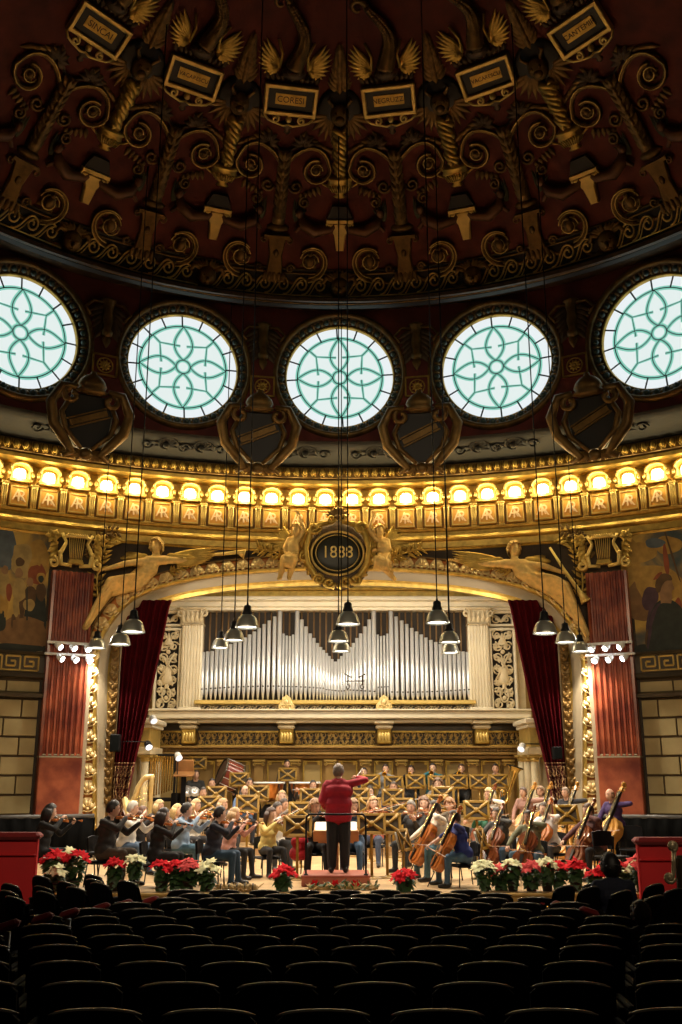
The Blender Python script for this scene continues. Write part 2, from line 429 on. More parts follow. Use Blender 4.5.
EYE = mat('eye_dark', (.03,.02,.015), .3); LIP = mat('lip', (.42,.16,.13), .5); SHOE = mat('black_shoe', (.012,.010,.010), .35)
def cloth(c): 
    k = 'cloth_%d_%d_%d' % c; return mat(k, srgb(*c), .8, 0, noise=.22, nscale=9, bump=.25, bscale=22)
def hairm(c): return mat('hair_%d_%d_%d' % c, srgb(*c), .5, 0, noise=.4, nscale=40)
PROTO_HAIR = {}
def make_person(label, M, pose, top, leg, hair, haircol, female=False, extra=None, voxel=.017, sleeve=1.0, scale=1.0, skin=None, look=(0,0), group=None, category='person', lean=.06):
    """pose: dict(stand, lh, rh, lelb, relb, lhp, rhp (palm directions), knees) in the body's own frame: +y forward, +x its right"""
    caps = []; st = pose.get('stand', False); w_ = .93 if female else 1.0
    hz = .93 if st else .50
    pel = Vector((0, 0, hz)); ch = Vector((0, lean*.7, hz+.36)); nk = Vector((0, lean, hz+.53)); hd = Vector((0, lean+.035, hz+.672)) + Vector(pose.get('headoff', (0,0,0)))
    caps += [((-.07,0,hz),(.07,0,hz),.138*w_,.138*w_,2), ((0,-.01,hz+.03),(0,lean*.5,hz+.22),.152*w_,.148*w_,1), ((-.045,lean*.5-.01,hz+.20),(.045,lean*.5-.01,hz+.20),.138*w_,.138*w_,1),
             ((-.075*w_,lean*.8-.02,hz+.37),(.075*w_,lean*.8-.02,hz+.37),.138*w_,.138*w_,1), ((-.15*w_,lean*.9-.02,hz+.485),(.15*w_,lean*.9-.02,hz+.485),.070,.070,1), ((-.075*w_,lean*.95-.02,hz+.525),(.075*w_,lean*.95-.02,hz+.525),.058,.058,1), ((-.075*w_,0,hz+.07),(.075*w_,0,hz+.07),.148*w_,.148*w_,1), (tuple(nk-Vector((0,.03,.03))), tuple(nk),.075,.058,1),
             (tuple(nk), tuple(hd-Vector((0,.005,.05))),.058,.054,0)]
    if female: caps += [((-.06,lean*.8+.055,hz+.33),(.06,lean*.8+.055,hz+.33),.075,.075,1)]
    hands = []
    for s, key in ((-1, 'l'), (1, 'r')):
        sh = Vector((s*.185*w_, lean*.9-.01, hz+.49)); tgt = pose.get(key+'h', (s*.16, .33, hz+.10)); hint = pose.get(key+'elb', (s*.6, -.1, -.8))
        el, wr = ik(sh, tgt, hint, .285, .255)
        caps += [(tuple(sh), tuple(el), .070*w_, .056*w_, 1)]
        if sleeve >= 1: caps += [(tuple(el), tuple(wr.lerp(el, .06)), .055*w_, .042*w_, 1), (tuple(wr.lerp(el, .1)), tuple(wr), .029, .026, 0)]
        else: caps += [(tuple(el), tuple(wr), .043*w_, .027*w_, 0)]
        hands.append((wr, (wr-el).normalized(), pose.get(key+'hp', (-s, .2, -.3)), s))
    for s in (-1, 1):
        hip = Vector((s*.095*w_, 0, hz-.01))
        if st:
            fx = pose.get('feet', .10); kn = Vector((s*(fx+.0), .035, .50)); an = Vector((s*fx*1.15, -.01, .085))
        else:
            k = pose.get('knees', .15); kn = Vector((s*k, .42, .515)); an = Vector((s*(k+pose.get('footout', .01)), .42+pose.get('footfwd', .04)-(.10 if s > 0 else 0)*pose.get('tuck', .5), .085))
        caps += [(tuple(hip), tuple(kn), .104*w_, .076*w_, 2), (tuple(kn), tuple(an), .072*w_, .054*w_, 2)]
        toe = an + Vector((s*.025, .155, -.045)); caps += [(tuple(an-Vector((0,.035,.035))), tuple(toe), .048, .040, 3)]
    if extra: caps += extra
    V, F_, mi = fuse(caps, voxel)
    mb = MB(); mb.v = [tuple(p) for p in V]; mb.f = F_; mb.m = mi; mb.s = [True]*len(F_)
    yaw, pitch = look
    T = Matrix.Translation(hd + Vector((0, .012, .02))) @ Matrix.Rotation(yaw, 4, 'Z') @ Matrix.Rotation(pitch, 4, 'X') @ Matrix.Scale(1.07, 4)
    add_head(mb, T)
    for (wr, d_, palm, s) in hands: add_hand(mb, wr, d_, palm, .95, pose.get('curl', .55), s)
    me = mb.mesh('person', [skin or SKIN, cloth(top), cloth(leg), SHOE, EYE, LIP])
    o = obj('person', me); o.matrix_world = M @ Matrix.Scale(scale, 4)
    tag(o, label, category, group)
    if hair:
        key = (hair, len(label) % 3, haircol)
        if key not in PROTO_HAIR: PROTO_HAIR[key] = hair_mesh(hair, len(label) % 3).mesh('hair', [hairm(haircol)])
        h = bpy.data.objects.new('hair', PROTO_HAIR[key]); COL.objects.link(h); h.parent = o; h.matrix_local = T
    o['_T'] = 0; del o['_T']
    return o
# ------------------------------------------------------------------ dome, drum and round windows
CD, CW, RW, BAY = 13.44, 12.74, 12.26, 0.345
ZWIN = 12.36
DPROF = smooth_pts([(10.56,14.17),(9.6,15.3),(8.4,16.45),(6.84,17.6),(5.2,18.55),(3.5,19.25),(1.7,19.7),(0.0,19.85)], 6)
_ds = [0.0]
for i in range(1, len(DPROF)): _ds.append(_ds[-1] + math.hypot(DPROF[i][0]-DPROF[i-1][0], DPROF[i][1]-DPROF[i-1][1]))
def dprof(s):
    i = 0
    while i < len(_ds)-2 and _ds[i+1] < s: i += 1
    k = (s-_ds[i])/(_ds[i+1]-_ds[i]); a, b = DPROF[i], DPROF[i+1]
    dr, dz = b[0]-a[0], b[1]-a[1]; L = math.hypot(dr, dz)
    return a[0]+dr*k, a[1]+dz*k, dz/L, -dr/L        # R, z, outward normal (dR, dz)
def dome_s(py):
    r = ray(CX, py); lo, hi = 0.0, 9.5
    for _ in range(50):
        m = (lo+hi)/2; R, z, _a, _b = dprof(m)
        if (z-CAMZ)/(CD+R) < r.z/r.y: lo = m
        else: hi = m
    return lo
def on_dome(mb):                                      # bend local x (arc), y (outward), z (distance up the meridian) onto the dome at azimuth 0
    out = []
    for (x, y, z) in mb.v:
        R, zz, nr, nz = dprof(max(0.001, z)); a = x/R; rr = R + nr*y
        out.append((rr*sin(a), rr*cos(a), zz + nz*y))
    mb.v = out
def put_on_dome(root, k): root.location = (0, CD, 0); root.rotation_euler = (0, 0, -k*BAY)

d = MB(); d.sweep(DPROF, CD, -2.0, 2.0, 80, smooth=True)
struct(d.build('ceiling', DOMERED))
# drum wall with circular openings
HOLE = 1.74
w = MB(); Z0, Z1 = 10.28, 14.45
for k in range(-4, 5):
    a0 = k*BAY; hw = BAY/2*RW
    if abs(k) > 2:
        w.sweep([(RW, Z0), (RW, Z1)], CW, a0-BAY/2, a0+BAY/2, 6); continue
    N = 48; V = []
    for i in range(N):
        t = 2*pi*i/N; c, s_ = cos(t), sin(t)
        lim = min(hw/abs(c) if abs(c) > 1e-6 else 1e9, ((Z1-ZWIN) if s_ > 0 else (ZWIN-Z0))/abs(s_) if abs(s_) > 1e-6 else 1e9)
        for q in (0, .5, 1):
            r_ = HOLE + (max(lim, HOLE+.01)-HOLE)*q; x = max(-hw, min(hw, c*r_)); z = max(Z0, min(Z1, ZWIN + s_*r_))
            a = a0 + x/RW; V.append((RW*sin(a), CW + RW*cos(a), z))
    Fs = []
    for i in range(N):
        j = (i+1) % N
        for q in (0, 1): Fs.append((i*3+q, i*3+q+1, j*3+q+1, j*3+q))
    w.add(V, Fs)
    for (sx, sz, z) in ((-1,-1,Z0),(1,-1,Z0),(-1,1,Z1),(1,1,Z1)):            # corner fillers
        cs = []
        i_c = math.atan2((z-ZWIN), sx*hw) % (2*pi); i0 = int(i_c/(2*pi)*N)
        P = [V[(i0 % N)*3+2], V[((i0+1) % N)*3+2]]; a = a0 + sx*hw/RW
        w.add([P[0], P[1], (RW*sin(a), CW+RW*cos(a), z)], [(0,1,2)])
struct(w.build('wall_drum', DOMERED))
# soffit ring between drum and dome, and the frieze band that carries the wave scroll
so = MB(); so.sweep([(RW+.05, 14.35), (11.6, 14.22), (10.95, 13.98), (10.7, 13.86), (10.62, 13.86), (10.60, 13.95)], CD-.45, -1.9, 1.9, 80)
struct(so.build('trim_1', BRONZE))
zb0, zb1 = 13.90, 14.74
def band_R(z): return 10.52 - .42*(z-zb0)/(zb1-zb0)
bd = MB(); bd.sweep([(10.62, zb0-.03), (band_R(zb0)-.04, zb0), (band_R(zb0)-.045, zb0+.04), (band_R(zb0)+.02, zb0+.07), (band_R(zb1)+.02, zb1-.07), (band_R(zb1)-.05, zb1-.05), (band_R(zb1)-.04, zb1), (10.3, zb1+.05)], CD, -1.9, 1.9, 90)
struct(bd.build('trim_2', DOMEBLACK))
gl = MB()
for zz in (zb0+.03, zb1-.03, zb0+.12, zb1-.12): gl.tube([((band_R(zz)-.05)*sin(a), CD+(band_R(zz)-.05)*cos(a), zz) for a in [i*0.025-1.9 for i in range(153)]], .024, 5)
struct(gl.build('trim_3', GOLDD))
# wave scroll panels, one per bay between the masks
def wave_mesh():
    b = MB(); n = 6; L = 2.95; st = L/n
    for i in range(n):
        x0 = -L/2 + st*(i+.5)
        pts = [tuple(p) for p in bez((x0-st*.95,0,-.20), (x0-st*.45,0,-.20), (x0-st*.42,0,.20), (x0,0,.20), 9)] + spiral((x0, 0.03), .17, .035, 1.3, pi/2, 16, -1)[1:]
        b.tube(pts, .024, 4)
        b.tube([(p[0]+.05, p[1], p[2]-.055) for p in pts[2:10]], .014, 4)
    b.tube([(-L/2-.1,0,-.225), (0,0,-.225), (L/2+.1,0,-.225)], .016, 4)
    T = []
    for (x, y, z) in b.v:
        a = x/10.3; R = band_R(z+(zb0+zb1)/2)-.06; T.append(((R+y)*sin(a), (R+y)*cos(a), z))
    b.v = T
    return b.mesh('wave_scroll', [GOLDL])
wm = wave_mesh(); i = 0
for h in (-2.5, -1.5, -.5, .5, 1.5, 2.5):
    o = obj('wave_scroll_panel', wm); o.location = (0, CD, (zb0+zb1)/2); o.rotation_euler = (0, 0, -h*BAY)
    tag(o, 'gilded running wave scroll on the dark band over the windows, %s from the left' % ORD[i], 'relief', 'wave scrolls under the dome'); i += 1
# ------------------------------------------------------------------ windows
def strip(mb, pts, wd, y, closed=False, m=0):         # flat ribbon in the x,z plane at depth y
    n = len(pts); V = []
    for i, p in enumerate(pts):
        a = Vector(pts[i-1] if (i > 0 or closed) else p); b = Vector(pts[(i+1) % n] if (i < n-1 or closed) else p)
        t = (b-a); t = t.normalized() if t.length > 1e-9 else Vector((1, 0)); nx, nz = -t.y, t.x
        V += [(p[0]+nx*wd/2, y, p[1]+nz*wd/2), (p[0]-nx*wd/2, y, p[1]-nz*wd/2)]
    mb.add(V, [(2*i, 2*i+1, (2*i+3) % (2*n), (2*i+2) % (2*n)) for i in range(n if closed else n-1)], m=m)
def circ(r, n=48, c=(0,0), a0=0, a1=2*pi): return [(c[0]+r*cos(a0+(a1-a0)*i/n), c[1]+r*sin(a0+(a1-a0)*i/n)) for i in range(n+1)]
GR, GI = 1.47, 1.17
g = MB(); g.cur = 0
V = []; N = 64
for i in range(N): V += [(GR*1.02*cos(2*pi*i/N), .22, GR*1.02*sin(2*pi*i/N)), (GI*cos(2*pi*i/N), .22, GI*sin(2*pi*i/N))]
g.add(V, [(2*i, 2*i+1, (2*i+3) % (2*N), (2*i+2) % (2*N)) for i in range(N)], m=0)
g.add([(GI*cos(2*pi*i/N), .22, GI*sin(2*pi*i/N)) for i in range(N)], [tuple(range(N))], m=1)
leads = [circ(GI, 64)[:-1], circ(.19, 24)[:-1]]
opens = []
def petal(t):
    P = []
    for sgn in (1, -1):
        seg = [(.19+(GI-.19)*i/14, sgn*.245*sin(pi*(i/14)**.85)) for i in range(15)]
        P += seg if sgn == 1 else seg[::-1]
    return [(x*cos(t)-y*sin(t), x*sin(t)+y*cos(t)) for x, y in P]
petals = [petal(k*pi/2 + .03) for k in range(4)]
for k in range(4):
    t = k*pi/2 + pi/4 + .03; R2 = lambda x, y: (x*cos(t)-y*sin(t), x*sin(t)+y*cos(t))
    opens.append([R2(.48, -.36), R2(.90, 0), R2(.48, .36)]); opens.append([R2(.90, 0), R2(GI, 0)])
for P in leads: strip(g, P, .11, .212, True, 2)
for P in petals: strip(g, P, .105, .212, True, 2)
for P in opens: strip(g, P, .085, .211, False, 2)
glass_me = g.mesh('window_glass', [GLASSW, GLASST, GLASSG])
l = MB()
for P in leads: strip(l, P, .028, .206, True)
for P in petals: strip(l, P, .024, .205, True)
for P in opens: strip(l, P, .022, .204)
for k in range(16):
    t = k*pi/8 + .06; l.box(((GI+GR)/2*cos(t), .2, (GI+GR)/2*sin(t)), (.03,.03,.03))
    l.tube([(GI*cos(t), .205, GI*sin(t)), (GR*cos(t), .205, GR*sin(t))], .022, 4)
lead_me = l.mesh('window_lead', [LEADM])
f = MB()
f.lathe([(1.86, -.02), (1.86, .07), (1.80, .13), (1.74, .13), (1.70, .08), (1.70, .03)], 64, m=0, cap=False)
f.lathe([(1.70, .05), (1.64, .0), (1.52, -.13), (1.49, -.22)], 64, m=2, cap=False)
f.lathe([(1.53, -.14), (1.50, -.09), (1.47, -.13), (1.46, -.24)], 64, m=1, cap=False)
NE = 40
for i in range(NE):
    t = 2*pi*(i+.5)/NE; c, s_ = cos(t), sin(t); M = Matrix.Rotation(t, 4, 'Z')
    f.sphere((0,0,0), (.085, .072, .075), 8, 6, m=3, T=Matrix.Translation((1.60*c, 1.60*s_, -.02)) @ M)
    t2 = 2*pi*i/NE; f.tube([(1.69*cos(t2), 1.69*sin(t2), .0), (1.62*cos(t2), 1.62*sin(t2), .0), (1.53*cos(t2), 1.53*sin(t2), -.09)], [.045, .036, .022], 5, m=0)
f.v = [(x, -z, y) for (x, y, z) in f.v]
frame_me = f.mesh('window_frame', [GOLDD, GOLD, BRONZE, TEALEGG])
WPOS = ['at the far left', 'second from the left', 'in the middle', 'second from the right', 'at the far right']
for n, k in enumerate(range(-2, 3)):
    e = bpy.data.objects.new('window_%d' % (n+1), None); COL.objects.link(e)
    e['kind'] = 'structure'; e['label'] = 'round stained glass window with a four petal flower, ' + WPOS[n]; e['category'] = 'window'
    e.matrix_world = ring_frame(k*BAY, RW-.03, ZWIN, CW)
    obj('window_frame', frame_me, e); obj('window_glass', glass_me, e); obj('window_lead', lead_me, e)
# ------------------------------------------------------------------ dome reliefs
def sy(py): return dome_s(py)
PXM = 26.5/F      # metres per pixel on the dome, roughly
def candelabrum():
    parts = {}
    b = MB()      # flat console with scrolled top
    z0, z1 = sy(250), sy(219)
    b.cur = 0; b.prism([(-.10, z0), (.10, z0), (.15, z0+(z1-z0)*.5), (.29, z1-.10), (-.29, z1-.10), (-.15, z0+(z1-z0)*.5)], -.16, .05, bev=.03)
    b.tube(spiral((-.26, z1-.16), .10, .02, 1.3, pi/2, 14, 1, -.12), .03, 5); b.tube(spiral((.26, z1-.16), .10, .02, 1.3, pi/2, 14, -1, -.12), .03, 5)
    b.box((0, -.09, z1-.04), (.70, .2, .09)); parts['console'] = (b, [GOLDL])
    b = MB(); z2 = sy(205); b.prism([(-.34, z1+.02), (.34, z1+.02), (.20, z2), (-.20, z2)], -.14, .05, bev=.02); parts['pedestal'] = (b, [DOMEBLACK])
    b = MB(); u0, u1 = sy(198), sy(175); h = u1-u0; pr = [(.10,0),(.17,h*.06),(.09,h*.16),(.24,h*.32),(.34,h*.55),(.30,h*.72),(.36,h*.80),(.36,h*.88),(.28,h*.95),(.2,h)]
    b.lathe(pr, 16, (0, 0, u0), sy=.5)
    for s in (-1, 1): b.tube([(s*.30, -.05, u0+h*.5), (s*.44, -.05, u0+h*.62), (s*.45, -.05, u0+h*.82), (s*.34, -.05, u0+h*.9)], .03, 5)
    for i in range(9):
        x = -.26+.065*i; b.tube([(x*.7, -.14-.04*cos(x*4), u0+h*.3), (x, -.17-.06*cos(x*4), u0+h*.6)], .02, 4)
    parts['urn'] = (b, [GOLD])
    b = MB(); f0, f1 = u1, sy(128); n = 18
    for q in range(4):
        b.tube([((.09+.05*i/n)*sin(i*.75+q*pi/2)+.03*sin(i*1.3), -.08+.07*cos(i*.75+q*pi/2), f0+(f1-f0)*i/n) for i in range(n+1)], [.075+.02*i/n for i in range(n+1)], 5)
    parts['twisted_shaft'] = (b, [GOLD])
    b = MB(); m0 = sy(113)   # lion mask before a dark disc, with wings
    b.cur = 1; b.lathe([(.55,-.02),(.55,.05),(.48,.08),(0,.08)], 20); b.v = [(x, -z, y+m0+.06) for x, y, z in b.v]
    b.cur = 0
    b.sphere((0,-.16,m0), (.24,.15,.27), 10, 8); b.sphere((0,-.30,m0-.08), (.12,.08,.10), 8, 6); b.sphere((-.1,-.28,m0+.07), .045, 6, 4); b.sphere((.1,-.28,m0+.07), .045, 6, 4)
    for s in (-1, 1):
        b.tube([(s*.15,-.15,m0+.2), (s*.28,-.2,m0+.36), (s*.22,-.2,m0+.45)], [.06,.045,.01], 5)
        for i in range(7):
            t = radians(8-i*20); b.leaf((s*.22, -.06, m0-.06), (s*(.22+.62*cos(t)*(1-.05*i)), -.05, m0-.06+.55*sin(t)-.08), .075, .05)
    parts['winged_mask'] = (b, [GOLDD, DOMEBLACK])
    b = MB(); p0, p1 = sy(94), sy(52)
    for i in range(9):
        z = p0 + (p1-p0)*i/9; ww = .30*(1-i/9.5)
        for s in (-1, 1): b.leaf((0, -.05, z), (s*ww, -.04, z+.30), .085, .05)
        b.leaf((0, -.07, z), (0, -.07, z+.34), .07, .06)
    parts['plume'] = (b, [GOLDD])
    b = MB(); z = sy(287)   # grotesque head over the wave band
    b.sphere((0,-.14,z), (.26,.18,.28), 12, 8); b.sphere((0,-.33,z-.03), (.06,.08,.09), 6, 5); b.sphere((-.1,-.28,z+.06), (.05,.04,.035), 6, 4); b.sphere((.1,-.28,z+.06), (.05,.04,.035), 6, 4); b.sphere((0,-.28,z-.15), (.10,.05,.035), 8, 4)
    for s in (-1, 1):
        b.tube([(s*.2,-.1,z+.2), (s*.36,-.1,z+.26), (s*.44,-.1,z+.12), (s*.36,-.1,z+.06)], [.07,.07,.06,.03], 6)
        b.tube([(s*.2,-.1,z-.16), (s*.4,-.08,z-.22), (s*.62,-.06,z-.12), (s*.66,-.06,z-.02)], [.08,.07,.05,.02], 6)
        for i in range(4): b.leaf((s*.05, -.12, z+.2), (s*(.08+.1*i), -.1, z+.48-.04*i), .06, .05)
    parts['grotesque_mask'] = (b, [GOLDD])
    return parts
def acanthus_tree():
    parts = {}
    t0, t1 = sy(226), sy(152)
    b = MB(); n = 10
    b.tube([(0, -.05, t0+(t1-t0)*i/n) for i in range(n+1)], [.17-.05*i/n for i in range(n+1)], 8)
    for i in range(9):
        z = t0 + .05 + (t1-t0)*i/9.5
        for s in (-1, 1): b.leaf((s*.02, -.16, z), (s*.17, -.12, z+.26), .07, .05)
        b.leaf((0, -.18, z), (0, -.19, z+.24), .055, .05)
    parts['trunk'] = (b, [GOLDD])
    for s in (-1, 1):
        b = MB(); zc = sy(172)
        b.cur = 0; b.tube([(s*.06, -.05, t1-.35)] + [tuple(p) for p in bez((s*.1,-.05,t1-.3), (s*.5,-.05,t1+.25), (s*1.0,-.05,t1+.2), (s*1.18,-.05,zc+.1), 8)] + spiral((s*.83, zc+.05), .36, .22, .8, 0 if s > 0 else pi, 14, -s, -.05), .06, 5)
        b.cur = 1; b.tube([(s*.06, -.11, t1-.3)] + [tuple(p) for p in bez((s*.1,-.11,t1-.26), (s*.5,-.11,t1+.28), (s*1.0,-.11,t1+.23), (s*1.18,-.11,zc+.13), 8)] + spiral((s*.83, zc+.05), .38, .24, .8, 0 if s > 0 else pi, 14, -s, -.11), .016, 4); b.tube(spiral((s*.83, zc+.05), .17, .10, 1.0, 0, 12, s, -.12), .014, 4); b.cur = 0
        for i in range(8):
            t = i*pi/4; b.leaf((s*.83, -.05, zc+.05), (s*.83+.2*cos(t), -.03, zc+.05+.2*sin(t)), .06, .08)
        b.sphere((s*.83, -.1, zc+.05), .07, 8, 5)
        z3 = sy(190); b.tube(spiral((s*.36, z3+.05), .17, .04, 1.4, pi if s > 0 else 0, 16, s, -.05), .04, 5)
        b.tube(spiral((s*.62, sy(203)), .15, .03, 1.4, pi/2, 16, s, -.05), .035, 5)
        for i in range(6): b.leaf((s*(.35+.12*i), -.03, t1+.28-.03*i), (s*(.5+.16*i), -.03, t1+.5-.12*i), .06, .05)
        for i in range(5): b.leaf((s*(.9-.1*i), -.03, zc-.35-.05*i), (s*(1.02-.12*i), -.03, zc-.6-.03*i), .06, .05)
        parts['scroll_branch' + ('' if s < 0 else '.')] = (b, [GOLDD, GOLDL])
        b = MB(); z4 = sy(146)
        for i in range(7):
            t = radians(-20+i*33); b.leaf((s*.45, -.04, z4), (s*.45+.32*cos(t), -.05, z4+.30*sin(t)), .085, .07)
        b.tube([(0,-.04,t1-.1), (s*.2,-.04,z4-.1), (s*.45,-.04,z4)], .04, 5)
        parts['palm_tuft' + ('' if s < 0 else '.')] = (b, [BRONZE])
        b = MB(); zf = sy(233)   # reclining winged creature
        x0 = s*.55
        b.tube([(x0, -.08, zf+.42), (x0+s*.10, -.1, zf+.22), (x0+s*.42, -.1, zf+.05), (x0+s*.85, -.08, zf+.12), (x0+s*1.05, -.05, zf+.42)], [.08,.15,.17,.12,.05], 7)
        b.sphere((x0-s*.03, -.12, zf+.5), (.11,.1,.13), 8, 6); b.tube([(x0+s*.1,-.1,zf+.25), (x0-s*.1,-.12,zf+.02)], [.08,.05], 5)
        parts['sphinx' + ('' if s < 0 else '.')] = (b, [mat('sphinx_brown_paint', (.16,.065,.02), .5, .3, noise=.4, nscale=4)])
        b = MB()
        for i in range(6): b.leaf((s*.42, -.03, zf+.25), (s*(.36+.07*i), -.05, zf+.85-.05*i), .055, .05)
        parts['green_wing' + ('' if s < 0 else '.')] = (b, [OLIVE])
        b = MB(); zv = sy(262)
        b.tube([(s*.12, -.05, sy(280)), (s*.5,-.05,sy(284)), (s*.95,-.05,sy(280))] + spiral((s*.92, zv), .50, .30, .62, -pi/2, 14, s, -.05), .055, 6)
        b.tube(spiral((s*.92, zv), .40, .24, .7, -pi/2, 14, s, -.05), .028, 5); b.cur = 1; b.tube(spiral((s*.92, zv), .54, .33, .62, -pi/2, 16, s, -.12), .017, 4); b.tube(spiral((s*.92, zv), .43, .27, .7, -pi/2, 14, s, -.10), .014, 4); b.tube(spiral((s*.92, zv), .24, .12, 1.2, 0, 14, s, -.12), .014, 4); b.cur = 0
        b.sphere((s*.92, -.1, zv+.02), (.13,.1,.17), 8, 6); b.sphere((s*.92, -.12, zv+.2), .075, 7, 5)
        for i in range(7):
            t = radians(i*52); b.leaf((s*.92, -.03, zv), (s*.92+.3*cos(t), -.02, zv+.3*sin(t)), .08, .05)
        b.tube(spiral((s*.42, sy(270)), .12, .03, 1.3, 0, 14, s, -.05), .035, 5)
        parts['volute' + ('' if s < 0 else '.')] = (b, [GOLDD, GOLDL])
    b = MB(); v0, v1 = sy(284), sy(240); h = v1-v0
    b.prism([(-.24, v0), (.24, v0), (.17, v0+h*.6), (.24, v1), (-.24, v1), (-.17, v0+h*.6)], -.12, .05, bev=.03)
    for i in range(5): b.leaf((-.24+.12*i, -.14, v0+.28), (-.28+.14*i, -.16, v0-.02), .06, .05)
    b.box((0,-.08,v1+.03), (.66,.2,.09)); b.tube(spiral((-.33, v1-.06), .09, .02, 1.2, pi/2, 12, 1, -.1), .025, 5); b.tube(spiral((.33, v1-.06), .09, .02, 1.2, pi/2, 12, -1, -.1), .025, 5)
    b.sphere((0,-.14,v0+h*.66), (.07,.05,.1), 8, 6)
    parts['herm_base'] = (b, [GOLDD])
    b = MB(); z5 = sy(233); b.lathe([(.10,0),(.26,.06),(.30,.14),(.22,.2),(.12,.24)], 12, (0,0,z5-.05), sy=.5); parts['basin'] = (b, [GOLDD])
    b = MB(); z6 = sy(128); b.lathe([(.03,-.22),(.09,-.16),(.05,-.1),(.16,-.04),(.20,.05),(.12,.1)], 10, (0,0,z6), sy=.5); parts['pendant'] = (b, [BRONZE])
    return parts
def cartouche():
    parts = {}
    z0, z1 = sy(120), sy(86); zc = (z0+z1)/2; z0 += .05; z1 -= .03; h = z1-z0; w_ = .65
    b = MB()
    for (cx, cz, dx, dz) in ((0, z1-.05, 2*w_, .10), (0, z0+.05, 2*w_, .10), (-w_+.05, zc, .10, h), (w_-.05, zc, .10, h)): b.box((cx, -.10, cz), (dx, .16, dz), ch=.02)
    parts['frame'] = (b, [GOLDL])
    b = MB(); b.box((0, -.04, zc), (2*w_-.1, .1, h-.1)); parts['tablet'] = (b, [DOMEBLACK])
    b = MB(); b.box((0, -.10, zc+.04), (.74, .05, .25)); parts['name_plate'] = (b, [GOLD])
    b = MB()
    for s in (-1, 1):
        b.tube(spiral((s*.32, z0-.10), .10, .02, 1.3, pi/2, 14, s, -.08), .03, 5); b.tube([(s*.62,-.08,z0-.02), (s*.5,-.08,z0-.14), (s*.38,-.08,z0-.18), (s*.12,-.08,z0-.24), (0,-.08,z0-.2)], .03, 5)
    b.sphere((0,-.1,z0-.08), .08, 8, 5); parts['scroll_apron'] = (b, [GOLDL])
    b = MB(); zt = sy(84)
    for i in range(-5, 6):
        b.leaf((i*.11, -.05, zt-.02), (i*.13, -.07, zt+.24-.012*abs(i)), .06, .05)
    b.sphere((0,-.12,zt+.22), (.30,.14,.17), 10, 6); b.sphere((-.12,-.24,zt+.27), .05, 6, 4); b.sphere((.12,-.24,zt+.27), .05, 6, 4)
    parts['crest'] = (b, [BRONZE])
    for s in (-1, 1):
        b = MB(); zw = sy(62); n = 9
        for i in range(n):
            t = radians(60 - i*17) if s > 0 else radians(120 + i*17)
            b.leaf((s*.34, -.04, zw-.18), (s*.52 + .36*cos(t), -.06, zw + .46*sin(t)), .085, .06)
        b.tube([(s*.34,-.06,zw-.22), (s*.30,-.08,zw+.1), (s*.42,-.08,zw+.42)], .035, 5)
        parts['shell_wing' + ('' if s < 0 else '.')] = (b, [GOLD])
    b = MB(); s0, s1 = sy(70), sy(6); n = 26; pts = []
    for i in range(n+1):
        q = i/n; pts.append((.24*sin(q*4.2)*(.3+q), -.12, s0+(s1-s0)*q))
    b.tube(pts, [.22-.13*i/n for i in range(n+1)], 8)
    b.tube(spiral((pts[-1][0]-.2, s1), .2, .05, .9, 0, 12, 1, -.12), [.085-.004*i for i in range(13)], 6)
    for i in range(1, n):
        for q in (-1, 0, 1): b.sphere((pts[i][0]+q*.09*(1.4-i/n), -.12-.17*(1-.5*i/n)*(1-.25*abs(q)), pts[i][2]+.03*(q % 2)), (.06,.035,.055), 6, 4)
    parts['scaled_tail'] = (b, [GOLDD])
    return parts
def relief(name, label, cat, group, parts):
    root = empty(name, label, cat, group)
    for nm, (mb, ms) in parts.items():
        on_dome(mb); mb.build(nm.rstrip('.'), ms, root)
    return root
SIDE = {-3: 'at the far left edge', -2: 'above the leftmost window', -1: 'above the second window from the left', 0: 'above the middle window', 1: 'above the fourth window', 2: 'above the rightmost window', 3: 'at the far right edge'}
cand = relief('candelabrum_relief', 'x', 'relief', 'gilded candelabra on the dome', candelabrum())
tree = relief('acanthus_tree_relief', 'x', 'relief', 'acanthus trees on the dome', acanthus_tree())
cart = relief('name_cartouche', 'x', 'cartouche', 'name cartouches on the dome', cartouche())
BETW = {-2.5: 'left of the leftmost window', -1.5: 'between the first and second windows', -.5: 'between the second and middle windows', .5: 'between the middle and fourth windows', 1.5: 'between the fourth and rightmost windows', 2.5: 'right of the rightmost window', -3.5: 'in the far left corner', 3.5: 'in the far right corner'}
for n, k in enumerate((-2, -1, 0, 1, 2)):
    o = cand if n == 0 else clone(cand, '')
    o['label'] = 'tall gilded candelabrum relief with urn and winged mask %s' % SIDE[k]; put_on_dome(o, k)
CARTREE = [(c, children(c)) for c in children(cart)]
NAMES = {-2.5: 'SINCAI', -1.5: 'VACARESCU', -.5: 'CORESI', .5: 'NEGRUZZI', 1.5: 'VACARESCU', 2.5: 'CANTEMIR'}
LETTERM = mat('dark_lettering', (.03,.012,.006), .6)
for n, k in enumerate((-2.5, -1.5, -.5, .5, 1.5, 2.5)):
    o = tree if n == 0 else clone(tree, '')
    o['label'] = 'dark acanthus tree relief on the dome, ' + BETW[k]; put_on_dome(o, k)
    o = cart if n == 0 else clone(cart, '', tree=CARTREE)
    o['label'] = 'black name tablet below a winged serpent, ' + BETW[k]; put_on_dome(o, k)
    tm = text_mesh(NAMES[k], (.20 if len(NAMES[k]) < 8 else .165) if len(NAMES[k]) < 9 else .128, .008); b = MB()
    zc = (sy(120)+sy(86))/2+.04
    b.add([(v.co.x, v.co.y-.13, v.co.z+zc) for v in tm.vertices], [tuple(p.vertices) for p in tm.polygons]); on_dome(b)
    b.build('lettering', LETTERM, o)
